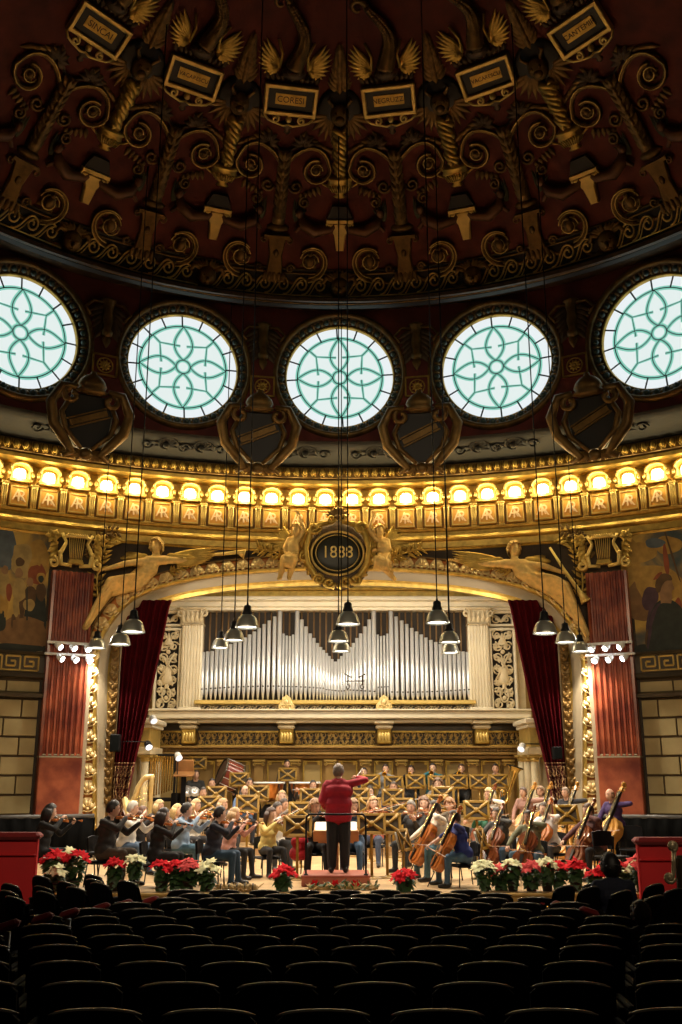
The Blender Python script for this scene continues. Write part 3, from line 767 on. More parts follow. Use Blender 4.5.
# ------------------------------------------------------------------ reliefs on the drum wall, between the windows
def drum_frame(h, z, R=RW): return ring_frame(h*BAY, R, z, CW)
b1 = MB(); b1.box((0,-.03,0), (.66,.10,.58), ch=.02); b1m = b1.mesh('panel', [DOMERED])
b2 = MB()
for (x, z, dx, dz) in ((0,.27,.66,.045), (0,-.27,.66,.045), (-.31,0,.045,.58), (.31,0,.045,.58)): b2.box((x,-.09,z), (dx,.04,dz))
b2.tube(circ3 if False else [(.2*cos(t*pi/12), -.09, .2*sin(t*pi/12)) for t in range(24)], .022, 5, closed=True)
for i in range(10):
    t = i*pi/5; b2.leaf((.04*cos(t), -.09, .04*sin(t)), (.17*cos(t), -.08, .17*sin(t)), .035, .04)
b2.sphere((0,-.1,0), .045, 8, 5); b2m = b2.mesh('rosette', [GOLD])
t1 = MB(); t1.cur = 0
t1.lathe([(.05,-.55),(.14,-.5),(.16,-.4),(.10,-.3),(.15,-.05),(.12,.2),(.17,.45),(.22,.5),(.10,.56),(.0,.6)], 10, (0,-.06,0), sy=.7)
for s in (-1, 1):
    t1.cur = 1
    for i in range(6): t1.leaf((s*.1, -.04, .35-.12*i), (s*(.52-.04*i), -.05, .1-.15*i), .10, .07)
    t1.cur = 0; t1.tube([(s*.1,-.08,.4), (s*.4,-.08,.42), (s*.6,-.06,.2), (s*.45,-.06,0)], .045, 5)
t1.leaf((0,-.06,-.45), (0,-.06,-.85), .12, .06)
t1m = t1.mesh('trophy', [GOLDD, BRONZE])
ly = MB()       # lyre cartouche with a lidded urn on top
for s in (-1, 1):
    ly.tube(spiral((s*.40, .42), .06, .17, 1.0, pi/2 + s*.0, 12, s, -.12)[::1] , .06, 6)
    ly.tube([(s*.33,-.14,.60), (s*.62,-.16,.58), (s*.80,-.16,.20), (s*.70,-.16,-.22), (s*.46,-.16,-.50), (s*.28,-.14,-.72), (s*.46,-.12,-.82)], [.06,.08,.11,.11,.10,.08,.04], 7)
    ly.tube([(s*.42,-.1,.35), (s*.56,-.12,.05), (s*.45,-.12,-.28), (s*.1,-.12,-.62)], [.05,.06,.06,.04], 6)
    for i in range(4): ly.leaf((s*.05,-.12,-.66), (s*(.18+.12*i),-.1,-.86+.03*i), .07, .06)
ly.lathe([(.05,.98),(.07,.92),(.18,.86),(.26,.78),(.30,.68),(.26,.62),(.34,.56),(.20,.5)], 12, (0,-.1,0), sy=.6)
ly.sphere((0,-.14,-.72), (.14,.1,.12), 8, 6)
lym = ly.mesh('scroll_frame', [GOLDD])
lb = MB(); lb.prism([(-.45,-.3),(-.2,-.58),(.2,-.58),(.45,-.3),(.5,.15),(.34,.5),(-.34,.5),(-.5,.15)], -.06, .06, bev=.03)
lbm = lb.mesh('shield', [DOMEBLACK])
ls = MB(); ls.T = Matrix.Rotation(radians(-24), 4, 'Y')
for z in (-.07, .12): ls.box((0,-.10,z), (.86,.05,.03))
ls.box((0,-.095,.025), (.8,.04,.12))
lsm = ls.mesh('ribbon_band', [GOLDD])
for n, h in enumerate((-2.5, -1.5, -.5, .5, 1.5, 2.5)):
    if abs(h) < 2:
        e = empty('rosette_panel', 'small square gilt rosette panel ' + BETW[h], 'relief', 'rosette panels between the windows', M=drum_frame(h, 11.92)); obj('panel', b1m, e); obj('rosette', b2m, e)
        e = tag(obj('torch_trophy', t1m, M=drum_frame(h, 13.25)), 'gilded torch and drapery trophy above the rosette, ' + BETW[h], 'relief', 'torch trophies on the drum')
    else:
        e = tag(obj('torch_trophy', t1m, M=drum_frame(h, 13.25)), 'partly cropped gilded torch trophy, ' + BETW[h], 'relief', 'torch trophies on the drum')
LYX = {-1.5: (87.5, 420), -.5: (258, 436), .5: (421, 436), 1.5: (593, 421)}
for h, (px, py) in LYX.items():
    p = at_cyl(px, py, CW, RW-.72); a = atan2(p.x, p.y-CW)
    e = empty('lyre_cartouche', 'scrolled lyre cartouche with lidded urn, ' + BETW[h], 'cartouche', 'lyre cartouches under the windows', M=ring_frame(a, RW-.72, p.z, CW, lean=.12) @ Matrix.Scale(1.22, 4))
    obj('scroll_frame', lym, e); obj('shield', lbm, e); obj('ribbon_band', lsm, e)
# ------------------------------------------------------------------ main cornice with lamps, proscenium arch, pilasters, side walls
CC, RC = 11.0, 15.0
def zc_at(py, R=RC, px=None): return at_cyl(CX if px is None else px, py, CC, R).z
def adv(prof, a0=-1.0, a1=1.0, n=70): b = MB(); b.sweep(prof, CC, a0, a1, n); return b
LAMPZ = 9.11
# cove with shells above the cornice
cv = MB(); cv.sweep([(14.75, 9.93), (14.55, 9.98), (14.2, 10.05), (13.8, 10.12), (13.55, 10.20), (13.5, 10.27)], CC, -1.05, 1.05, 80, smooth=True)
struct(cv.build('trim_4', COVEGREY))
# joins the cove to the drum wall above it
jn = MB(); n = 60; V = []
for i in range(n+1):
    a = -1.0 + 2.0*i/n; x = 13.5*sin(a); y = CC + 13.5*cos(a)
    a2 = a*1.03; V += [(x, y, 10.26), (min(abs(x), RW*.995)*(1 if x > 0 else -1), CW + sqrt(max(.5, RW*RW - min(abs(x), RW*.995)**2)), 10.30)]
jn.add(V, [(2*i, 2*i+1, 2*i+3, 2*i+2) for i in range(n)]); struct(jn.build('trim_5', DOMERED))
def shell_m():
    b = MB()
    for i in range(9):
        t = radians(-20 + i*27.5); b.leaf((0, 0, 0), (.36*cos(t), -.02, .34*sin(t)+.05), .07, .05)
    b.sphere((0,-.05,.03), .09, 8, 5); b.tube(spiral((0, .03), .30, .12, .8, 0, 14, 1, -.04), .035, 5)
    for s in (-1, 1): b.tube(spiral((s*.5, -.02), .15, .04, 1.2, 0, 12, s, -.02), .035, 5)
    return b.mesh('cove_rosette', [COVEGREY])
shm = shell_m(); n = 0
for i in range(-9, 10):
    if i % 3 == 0: continue
    a = i*.066
    o = obj('cove_rosette', shm, M=ring_frame(a, 13.92, 10.06, CC, lean=.95)); n += 1
    tag(o, 'grey shell rosette in the dark cove over the lit cornice, %s from the left' % ORD[n-1], 'relief', 'shell rosettes in the cove')
# egg and dart crown moulding, then corona
struct(adv([(14.72, 9.93), (14.66, 9.90), (14.68, 9.62), (14.74, 9.58)]).build('trim_6', GOLDD))
def dart_m():
    b = MB(); w_ = .235
    b.sphere((0,-.03,.02), (.075,.06,.10), 8, 6); b.tube([(-.09,-.02,.13), (-.095,-.03,0), (-.03,-.03,-.11)], .018, 4); b.tube([(.09,-.02,.13), (.095,-.03,0), (.03,-.03,-.11)], .018, 4)
    return b
dm = MB()
for i in range(-62, 63):
    a = i*.0162; t = dart_m(); dm.T = ring_frame(a, 14.66, 9.75, CC); dm.add(t.v, t.f, True)
dm.T = None
struct(dm.build('trim_7', GOLD))
struct(adv([(14.74, 9.58), (14.70, 9.55), (14.72, 9.46), (14.86, 9.43), (15.22, 9.42), (15.24, 8.88), (15.02, 8.86), (14.98, 8.80), (15.04, 8.76)]).build('trim_8', GOLD))
struct(adv([(15.04, 8.76), (15.06, 8.24), (15.00, 8.22)]).build('trim_9', OCHRE))
struct(adv([(14.98, 8.23), (14.92, 8.20), (14.95, 8.14), (15.02, 8.12), (15.02, 8.03), (14.94, 8.00), (14.90, 7.92), (14.94, 7.88), (15.04, 7.86), (15.05, 7.70), (15.01, 7.67), (15.06, 7.62)]).build('trim_10', GOLD))
# one lamp unit: hood, lamp glass, bracket pilaster and monogram panel
PITCH = .0491
def hood_m():
    b = MB()
    n = 10; V = []
    for y in (-.10, .16):
        for i in range(n+1):
            t = pi*i/n; V.append((.245*cos(t), y, .06+.20*sin(t)**.7 if 0 < i < n else .06))
    k = n+1; b.add(V, [(i, i+1, k+i+1, k+i) for i in range(n)], True)
    b.tube([(.25*cos(pi*i/n), -.11, .06+(.21*sin(pi*i/n)**.7 if 0 < i < n else 0)) for i in range(n+1)], .032, 6)
    for s in (-1, 1): b.box((s*.235,.03,-.05), (.045,.26,.24), ch=.01); b.sphere((s*.30,-.10,-.02), (.045,.045,.075), 6, 5)
    b.box((0,.02,-.17), (.60,.30,.05), ch=.015); b.box((0,-.01,-.215), (.54,.28,.035), ch=.01)
    return b.mesh('hood', [GOLDL])
def glass_m():
    b = MB(); n = 8
    b.lathe([(.0,.15),(.10,.13),(.15,.07),(.16,-.03),(.15,-.12)], 12, (0,.03,0), sy=.7); return b.mesh('lamp_glass', [GLOWWARM])
def cage_m():
    b = MB()
    for x in (-.12,-.04,.04,.12): b.tube([(x,-.115,-.14), (x*.95,-.12,0), (x*.7,-.10,.15)], .008, 4)
    return b.mesh('wire_cage', [GOLD])
def panel_m():
    b = MB(); b.cur = 0
    b.prism([(-.235,-.27),(.235,-.27),(.235,.27),(-.235,.27)], -.075, .06, bev=.03); b.cur = 1
    for (x,z,dx,dz) in ((0,.235,.44,.03),(0,-.235,.44,.03),(-.21,0,.03,.5),(.21,0,.03,.5)): b.box((x,-.085,z),(dx,.03,dz))
    return b.mesh('monogram_panel', [mat('monogram_ground', (.70,.37,.065), .5, .2), GOLDL])
def letter_m():
    b = MB(); A = text_mesh('A', .42, .012); R = text_mesh('R', .42, .012)
    for me, dx, dz, dy in ((A, -.04, .0, -.10), (R, .05, -.03, -.115)):
        b.add([(v.co.x*.95+dx, v.co.y+dy, v.co.z+dz) for v in me.vertices], [tuple(p.vertices) for p in me.polygons])
    return b.mesh('monogram', [mat('monogram_letters', (.95,.72,.42), .45, .1)])
def brk_m():
    b = MB()
    for x in (-.05, 0, .05): b.tube([(x,-.05,-.26), (x,-.06,.0), (x,-.09,.22), (x,-.12,.29)], .028, 6)
    b.box((0,-.02,.32), (.19,.22,.06), ch=.015); b.box((0,0,-.28), (.17,.14,.06), ch=.015)
    return b.mesh('fluted_bracket', [GOLDL])
hm, gm, cg, pm, lm, bm_ = hood_m(), glass_m(), cage_m(), panel_m(), letter_m(), brk_m()
NL = 30; lampL = []
for i in range(NL):
    a = (i-(NL-1)/2)*PITCH - .002
    if abs(a) > .66: continue
    lampL.append(a)
for i, a in enumerate(lampL):
    e = empty('cornice_lamp', 'lit warm lamp under a gilt hood on the round cornice, %s from the left' % ORD[i] if i < 30 else 'x', 'lamp', 'lamps along the round cornice', M=ring_frame(a, 15.02, LAMPZ, CC))
    obj('hood', hm, e); g_ = obj('lamp_glass', gm, e); c_ = obj('wire_cage', cg, e)
    e = empty('monogram_block', 'orange panel with gilt AR monogram under the %s cornice lamp from the left' % ORD[i], 'relief', 'monogram panels under the cornice lamps', M=ring_frame(a, 15.02, 8.52, CC))
    obj('panel', pm, e); obj('monogram', lm, e)
    o = tag(obj('cornice_bracket', bm_, M=ring_frame(a+PITCH/2, 15.02, 8.50, CC)), 'fluted gilt bracket right of the %s monogram panel from the left' % ORD[i], 'bracket', 'brackets between the monogram panels')
# ------------------------------------------------------------------ arch
RP = 15.10                                   # face of the proscenium wall
def onwall(px, py, R=RP): return at_cyl(px, py, CC, R)
INT = [(97,830),(97,800),(97,740),(97,690),(98.5,662),(102,643),(107,631),(114,621),(123,610),(133,601),(145,594.5),(159,589),(185.5,582.5),(220,577),(259,573.5),(300,571.5),(339.8,571)]
EXT = [(80.5,830),(81.5,800),(83,740),(84.5,690),(87,655),(90.5,636),(96,622),(103,610),(112,600),(123,591),(137,583),(159,574),(185.5,567.5),(212,562.5),(259,557.5),(300,555.5),(339.8,555)]
def halfcurve(P, n=6):
    q = smooth_pts(P, n); w = [onwall(px, py) for px, py in q]
    w = [Vector((p.x, 0, p.z)) for p in w]
    return w + [Vector((-p.x, 0, p.z)) for p in reversed(w[:-1])]
ci, ce = halfcurve(INT), halfcurve(EXT)
def resample(P, n):
    L = [0]
    for i in range(1, len(P)): L.append(L[-1] + (P[i]-P[i-1]).length)
    out = []; j = 0
    for i in range(n+1):
        t = L[-1]*i/n
        while j < len(L)-2 and L[j+1] < t: j += 1
        out.append(P[j].lerp(P[j+1], (t-L[j])/max(1e-9, L[j+1]-L[j])))
    return out
NA = 120
ci, ce = resample(ci, NA), resample(ce, NA)
def wallY(x, R=RP): return CC + sqrt(max(1.0, R*R - x*x))
def arch_pt(i, t, off):                      # t 0 = inner edge, 1 = outer edge; off = distance in front of the wall
    p = ci[i].lerp(ce[i], t); return (p.x, wallY(p.x, RP-off), p.z)
def arch_band(name, prof, m, smooth=False):
    b = MB(); k = len(prof)
    V = [arch_pt(i, t, o) for i in range(NA+1) for (t, o) in prof]
    b.add(V, [(i*k+j, i*k+j+1, (i+1)*k+j+1, (i+1)*k+j) for i in range(NA) for j in range(k-1)], smooth)
    return struct(b.build(name, m))
arch_band('trim_11', [(0,-.05),(0,.10),(.10,.14),(.20,.14),(.26,.06)], GOLD)
arch_band('trim_12', [(.26,.06),(.30,.03),(.84,.03),(.88,.06)], ORANGE)
arch_band('trim_13', [(.88,.06),(.92,.12),(1.0,.12),(1.0,-.02)], GOLDD)
# soffit / reveal of the arch: flat pale stone going back, then a gilded inner moulding
SOFD = 1.0
def soff(name, prof, m):                      # prof: (depth back from the wall face, shift towards the opening)
    b = MB(); k = len(prof); V = []
    for i in range(NA+1):
        p = ci[i]; a, c = ci[max(0, i-1)], ci[min(NA, i+1)]; t = (c-a).normalized(); nx, nz = t.z, -t.x
        for (d_, s_) in prof: V.append((p.x + nx*s_, wallY(p.x, RP) + d_, p.z + nz*s_))
    b.add(V, [(i*k+j, i*k+j+1, (i+1)*k+j+1, (i+1)*k+j) for i in range(NA) for j in range(k-1)])
    return struct(b.build(name, m))
soff('trim_14', [(.02,0),(.05,.02),(.48,.14)], STONE)
soff('trim_15', [(.48,.14),(.52,.2),(.56,.17),(.6,.28),(.75,.28),(.8,.2),(.95,.1)], GOLD)
# shells in the orange band
sh = MB(); V = []; NT, NQ = 36, 6
for q in range(NQ+1):
    k = q/NQ
    for i in range(NT+1):
        t = pi*i/NT; rib = abs(sin(4*t)); R_ = .205*(1+.07*rib)*(.86+.14*sin(t))
        V.append((k*R_*cos(t), -.02-.085*sin(min(1, k*1.15)*pi*.92)*(.55+.45*rib)*1.0, -.10+k*R_*sin(t)*1.2))
sh.add(V, [(q*(NT+1)+i, q*(NT+1)+i+1, (q+1)*(NT+1)+i+1, (q+1)*(NT+1)+i) for q in range(NQ) for i in range(NT)], True)
sh.sphere((0,-.05,-.11), (.055,.05,.045), 8, 6); sh.tube([(-.20,-.03,-.06),(-.12,-.04,-.15),(0,-.04,-.18),(.12,-.04,-.15),(.20,-.03,-.06)], .022, 5)
shell_band = sh.mesh('arch_shell', [SHELL])
Lm = sum((ci[i+1].lerp(ce[i+1], .56)-ci[i].lerp(ce[i], .56)).length for i in range(NA)); NS = int(Lm/.40)
mid = resample([ci[i].lerp(ce[i], .57) for i in range(NA+1)], NS*2)
ns = 0
for j in range(1, NS*2, 2):
    p = mid[j]; t = (mid[j+1]-mid[j-1]).normalized()
    if abs(p.x) < .75: continue
    ex = Vector((t.x, 0, t.z)); ez = Vector((-t.z, 0, t.x))
    vert = abs(t.z) > .75
    y = wallY(p.x, RP-.06); nrm = Vector((p.x, y-CC, 0)).normalized()
    if vert: ex, ez = Vector((1,0,0)), Vector((0,0,1))
    M = look_frame((p.x, y, p.z), ex, nrm, None)
    M = Matrix(((ex.x, nrm.x, ez.x, p.x), (ex.y, nrm.y, ez.y, y), (ex.z, nrm.z, ez.z, p.z), (0,0,0,1)))
    ns += 1
    o = obj('arch_shell', shell_band, M=M)
    side = 'left' if p.x < 0 else 'right'
    tag(o, 'gilt shell on the orange arch band, number %d counted up and over from lower left' % ns, 'relief', 'shells along the proscenium arch')
# wall face around the arch (spandrels), up to the architrave and out to the pilasters
sp = MB(); ZT = 7.75; XO = 7.3
V = []; Fs = []
for i in range(NA+1):
    p = ce[i]
    V.append((p.x, wallY(p.x), p.z))
    if p.z < 4.0 or abs(p.x) > 5.9: q = (XO*(1 if p.x > 0 else -1), max(p.z, -.5))
    else: q = None
    V.append(None)
# outer boundary points by arc length along a rectangle
bx = []
for i in range(NA+1):
    p = ce[i]; ang = atan2(p.z-3.0, abs(p.x)) if p.z > 3.0 else None
    if ang is None: bx.append((XO*(1 if p.x > 0 else -1), p.z))
    else:
        xr, zr = XO, ZT-3.0; c, s_ = cos(ang), sin(ang)
        k = min(xr/c if c > 1e-6 else 1e9, zr/s_ if s_ > 1e-6 else 1e9); bx.append((c*k*(1 if p.x > 0 else -1), 3.0+s_*k))
V = []; Q = 6
for i in range(NA+1):
    for q in range(Q+1):
        x = ce[i].x + (bx[i][0]-ce[i].x)*q/Q; z = ce[i].z + (bx[i][1]-ce[i].z)*q/Q; V.append((x, wallY(x), z))
sp.add(V, [(i*(Q+1)+q, i*(Q+1)+q+1, (i+1)*(Q+1)+q+1, (i+1)*(Q+1)+q) for i in range(NA) for q in range(Q)])
for s in (-1, 1): sp.add([(s*XO, wallY(XO), 6.0), (s*XO, wallY(XO), ZT), (s*(XO-1.5), wallY(XO-1.5), ZT)], [(0,1,2)])
struct(sp.build('wall_front', mat('dark_spandrel', (.06,.04,.022), .7, .1, noise=.4, nscale=3)))
# pale strip between the shell band and each pilaster
for s in (-1, 1):
    b = MB()
    for j in range(24):
        pass
    xs = [onwall(CX - (CX-76), 800).x, onwall(CX - (CX-82), 800).x]
    z0, z1 = -.4, at_cyl(85, 652, CC, RP).z
    X0, X1 = abs(xs[0]), abs(xs[1])
    b.box((s*(X0+X1)/2, wallY(X0)-.04, (z0+z1)/2), (X0-X1+.06, .2, z1-z0), rz=-s*math.asin(X0/RP))
    struct(b.build('trim_%d' % (16 if s < 0 else 17), STONE))
# ------------------------------------------------------------------ pilasters
def pilaster_parts(w_, zb, zsplit, zt):
    b = MB(); b.box((0, 0, (zb+zsplit)/2), (w_, .36, zsplit-zb), ch=.02)
    base = b
    f = MB(); nf = 7; fw = w_*.92/nf
    poly = [(-w_/2, .18), (-w_/2, -.13)]
    for i in range(nf):
        x0 = -w_*.46 + fw*i
        poly += [(x0+fw*.16, -.15)] + [(x0+fw*.5 - fw*.34*cos(pi*q/6), -.15+.075*sin(pi*q/6)) for q in range(1, 6)] + [(x0+fw*.84, -.15)]
    poly += [(w_/2, -.13), (w_/2, .18)]
    n = len(poly); V = [(x, y, zsplit) for x, y in poly] + [(x, y, zt) for x, y in poly]
    f.add(V, [tuple(range(n)), tuple(range(2*n-1, n-1, -1))] + [(i, (i+1) % n, n+(i+1) % n, n+i) for i in range(n)])
    m = MB(); m.box((0, -.02, zsplit), (w_+.02, .38, .035))
    for i in range(nf): m.box((-w_*.46+fw*(i+.5), -.155, zsplit+.05), (fw*.5, .03, .03))
    return base, f, m
pb, pt = onwall(56, 812), onwall(66, 578)
pw = (onwall(77.5, 800) - onwall(33.5, 800)).length
zsp = onwall(52, 757).z; ztop = onwall(67, 573).z
PM = []
for s, nm in ((-1, 'left'), (1, 'right')):
    X = abs(onwall(55.5, 800).x); a = math.asin(X/RP)*s
    M = ring_frame(a, RP-.12, 0, CC)
    PM.append((s, a))
    e = empty('marble_pilaster', 'fluted red marble pilaster at the %s of the stage arch' % nm, 'pilaster', 'red marble pilasters', M=M)
    ba, f, m = pilaster_parts(pw*.985, -.6, zsp, ztop)
    ba.build('base', MARBLE, e); f.build('fluted_shaft', MARBLE, e); m.build('fillet', STONE, e)
    # gilded lyre capital
    L = empty('lyre_capital', 'gilded lyre with strings above the red pilaster, %s side' % nm, 'relief', 'lyre capitals over the pilasters', M=ring_frame(a, RP-.28, ztop+.05, CC))
    b = MB(); H = 7.72-ztop-.1
    for q in (-1, 1):
        b.tube([(q*.10,-.06,.08),(q*.36,-.08,.10),(q*.40,-.08,.36),(q*.28,-.08,.62),(q*.27,-.08,H*.75),(q*.38,-.08,H*.98)], [.05,.06,.06,.045,.038,.045], 7)
        b.tube(spiral((q*.55, .13), .14, .03, 1.2, pi/2, 12, q, -.08), .05, 6); b.sphere((q*.40,-.10,.38), .065, 8, 5)
    b.build('lyre_frame', GOLDL, L)
    c = MB(); c.tube([(-.36,-.08,H*.86),(-.2,-.08,H*.93),(.2,-.08,H*.93),(.36,-.08,H*.86)], .045, 6)
    for i in range(9): c.sphere((-.24+.06*i,-.1,H*.97), .026, 6, 4)
    c.build('crossbar', GOLDL, L)
    c = MB()
    for i in range(8): c.tube([(-.19+.054*i,-.07,H*.9), (-.14+.04*i,-.07,.24)], .013, 4)
    c.build('strings', GOLDL, L)
    c = MB(); c.prism([(-.20,.12),(.20,.12),(.16,.25),(-.16,.25)], -.12, .02, bev=.02); c.build('sound_box', GOLD, L)
    for q in (-1, 1):
        c = MB()
        for i in range(5): c.leaf((q*.45,-.03,H*.95-.1*i), (q*(.66+.05*(i % 2)),-.04,H*.98-.17*i), .09, .07)
        for i in range(6): c.leaf((q*.60,-.05,H*.88), (q*.60+.2*cos(i*1.05),-.07,H*.88+.2*sin(i*1.05)), .07, .07)
        c.build('leaf_spray', GOLD, L)
    # spotlight rails on the pilaster
    R_ = empty('spotlight_rail', 'white double rail of lit spotlights across the red pilaster, %s side' % nm, 'lamp', 'spotlight rails on the pilasters', M=ring_frame(a, RP-.42, zc_at(651, RP, 56), CC))
    for zz, wd_ in ((.16, 1.12), (-.12, 1.2)):
        c = MB(); c.box((0,0,zz), (wd_,.07,.06), ch=.012); c.box((-.4,.12,zz), (.04,.22,.04)); c.box((.4,.12,zz), (.04,.22,.04)); c.build('rail', WHITEPAINT, R_)
    for i in range(6):
        x = -.36 + .36*(i % 3); zz = .16 if i < 3 else -.12
        c = MB(); d_ = Vector((-s*.45 - x*.5, -.55, -.5)).normalized(); p0 = Vector((x + .06*(i // 3), -.05, zz-.05)); p1 = p0 + d_*.17
        c.tube([p0, p0.lerp(p1, .3), p1], [.045,.07,.085], 10); c.tube([p0, (p0.x, 0, zz)], .015, 5)
        h_ = c.build('spot_head', WHITEPAINT, R_)
        c = MB(); c.tube([p1 + d_*.002, p1 + d_*.012], [.075,.07], 10); c.build('spot_lens', GLOWSPOT, h_)
# ------------------------------------------------------------------ side walls outside the pilasters: painting, key band, brickwork
XW = abs(onwall(33, 740).x) + .05
def wall_strip(name, z0, z1, off, m, s, a1=.95, n=20):
    b = MB(); a0 = math.asin((XW-.1)/RP)
    b.sweep([(RP-off, z0), (RP-off, z1)], CC, s*a0, s*a1, n); return b.build(name, m)
zf0, zf1 = onwall(20, 652).z, 7.68
zk0, zk1 = onwall(20, 672).z, onwall(20, 655).z
def paint_mat():
    m = bpy.data.materials.new('painted_wall'); m.use_nodes = True; nt = m.node_tree; b = nt.nodes['Principled BSDF']; b.inputs['Roughness'].default_value = .75
    tc = nt.nodes.new('ShaderNodeTexCoord'); n = nt.nodes.new('ShaderNodeTexNoise'); n.inputs['Scale'].default_value = .9; n.inputs['Detail'].default_value = 5; n.inputs['Distortion'].default_value = .6
    r = nt.nodes.new('ShaderNodeValToRGB'); cr = r.color_ramp
    for i, (p, c) in enumerate([(.30,(.05,.075,.085)),(.42,(.14,.12,.08)),(.50,(.38,.25,.07)),(.58,(.55,.36,.08)),(.70,(.60,.44,.14))]):
        e = cr.elements[i] if i < 2 else cr.elements.new(p); e.position = p; e.color = (*c, 1)
    nt.links.new(tc.outputs['Object'], n.inputs['Vector']); nt.links.new(n.outputs['Fac'], r.inputs['Fac']); nt.links.new(r.outputs['Color'], b.inputs['Base Color'])
    return m
PAINT = paint_mat()
def brick_mat():
    m = bpy.data.materials.new('cream_ashlar'); m.use_nodes = True; nt = m.node_tree; b = nt.nodes['Principled BSDF']; b.inputs['Roughness'].default_value = .6
    tc = nt.nodes.new('ShaderNodeTexCoord'); n = nt.nodes.new('ShaderNodeTexNoise'); n.inputs['Scale'].default_value = 1.3; n.inputs['Detail'].default_value = 6
    r = nt.nodes.new('ShaderNodeValToRGB'); r.color_ramp.elements[0].color = (.30,.225,.09,1); r.color_ramp.elements[1].color = (.45,.36,.17,1); r.color_ramp.elements[0].position = .3; r.color_ramp.elements[1].position = .7
    nt.links.new(tc.outputs['Object'], n.inputs['Vector']); nt.links.new(n.outputs['Fac'], r.inputs['Fac']); nt.links.new(r.outputs['Color'], b.inputs['Base Color'])
    return m
ASHLAR = brick_mat(); JOINT = mat('dark_joint', (.075,.045,.018), .8)
FIG = {k: mat('fresco_'+k, c, .75, noise=.3, nscale=5) for k, c in dict(cream=(.42,.30,.11), brown=(.11,.06,.025), dark=(.030,.038,.032), red=(.28,.07,.025), ochre=(.45,.27,.06), green=(.04,.075,.05), purple=(.075,.04,.06), skin=(.32,.18,.085), blue=(.11,.14,.17), sand=(.24,.13,.05)).items()}
for s, nm in ((-1, 'left'), (1, 'right')):
    b = MB(); a0 = math.asin((XW-.1)/RP)
    b.sweep([(RP+.02, -.7), (RP+.02, 7.8)], CC, s*a0, s*.98, 16); struct(b.build('wall_'+nm, JOINT))
    bk = MB()     # raised ashlar blocks
    rows = 16; zt = onwall(20, 681).z; hh = .445; gap = .042; L = .80
    for r_ in range(rows):
        z1 = zt - r_*hh; z0 = z1 - hh + gap
        a = a0 + .001 - (.5*L/RP if r_ % 2 else 0)
        while a < .95:
            q0, q1 = max(a, a0+.001), a + (L-gap)/RP
            if q1 - q0 > .004:
                V = []
                for (aa) in (q0, (q0+q1)/2, q1):
                    for (R, z) in ((RP+.02, z0), (RP-.04, z0+.012), (RP-.04, z1-.012), (RP+.02, z1)): V.append((s*R*sin(aa), CC+R*cos(aa), z))
                bk.add(V, [(i*4+j, i*4+j+1, i*4+5+j, i*4+4+j) for i in range(2) for j in range(3)] + [(0,1,2,3), (11,10,9,8)])
            a += L/RP
    struct(bk.build('wall_%s_ashlar' % nm, ASHLAR))
    # picture: one flat painted band with generic figures painted on it
    P_ = empty('wall_painting', {'left': 'large wall painting with standing figures by a red flag', 'right': 'large wall painting with a dark robed man before a yellow sky'}[nm] + ', %s of the stage' % nm, 'painting', 'painted frieze')
    c = MB(); c.sweep([(RP-.02, zf0), (RP-.02, zf1)], CC, s*a0, s*.98, 16); c.build('painted_ground', PAINT, P_)
    fg = MB(); FM = list(FIG.keys())
    def blob(px, py, rx, ry, key, lv, rot=0, n=30, seed=0):
        V = []; rnd = random.Random(seed+int(px*7+py))
        for i in range(n):
            t = 2*pi*i/n; k = 1+.05*sin(3*t+px)+.03*sin(5*t+py); x = rx*cos(t)*k; y = ry*sin(t)*k
            q = at_cyl(px + x*cos(rot)-y*sin(rot), py + x*sin(rot)+y*cos(rot), CC, RP-.021-.0015*lv); V.append(q)
        fg.add(V, [tuple(range(n))], m=FM.index(key))
    if s < 0:
        for a in [(5,548,12,22,'blue',1),(38,560,12,20,'ochre',1),(22,560,13,17,'cream',1),(37,574,9,11,'red',2),(25,632,30,17,'sand',1),(12,648,34,5,'dark',2),(36,615,11,26,'dark',3),(20,562,4.5,4.5,'brown',4),(19,573,4,5,'skin',5),(19.5,590,7,12,'cream',4),(16,606,3.2,11,'cream',4),(22,606,3,11,'brown',4),(13.5,622,2.5,8,'brown',4),(21.5,622,2.5,8,'brown',4),(4,585,6,14,'cream',4),(2,606,6,14,'ochre',4),(5,570,3.5,4.5,'skin',5),(30,595,6.5,9,'brown',4),(30,582,3.5,4.5,'skin',5),(29,605,6,6,'cream',5),(41,592,5,9,'brown',4),(41,578,4.5,5.5,'ochre',5),(41,579,2.8,3.6,'dark',6),(9,592,3,9,'red',5),(27,612,.8,28,'dark',6),(21,551,6,3,'cream',3),(0,620,6,12,'dark',4)]: blob(*a)
    else:
        for a in [(643,552,14,10,'ochre',1),(668,545,14,9,'ochre',1),(655,585,28,20,'ochre',1,0),(640,600,14,22,'sand',1),(655,543,10,5,'blue',2),(630,560,10,22,'ochre',1),(664,632,14,24,'dark',3),(655,622,9,20,'purple',5,.1),(650,598,8,12,'purple',5,.3),(676,632,10,12,'red',6),(676,632,7.5,9.5,'sand',7),(670,650,14,5,'green',7),(666,560,2.6,16,'red',5,-.12),(672,555,1,30,'brown',6,-.3),(644,650,10,6,'dark',5),(664,624,3,14,'dark',6,.1),(650,640,5,12,'brown',6),(678,606,4,8,'red',6)]: blob(*a)
    def outline(P, key, lv):
        fg.add([at_cyl(x, y, CC, RP-.021-.0015*lv) for x, y in smooth_pts(P+[P[0]], 4)[:-1]], [tuple(range(len(P)*4))], m=FM.index(key))
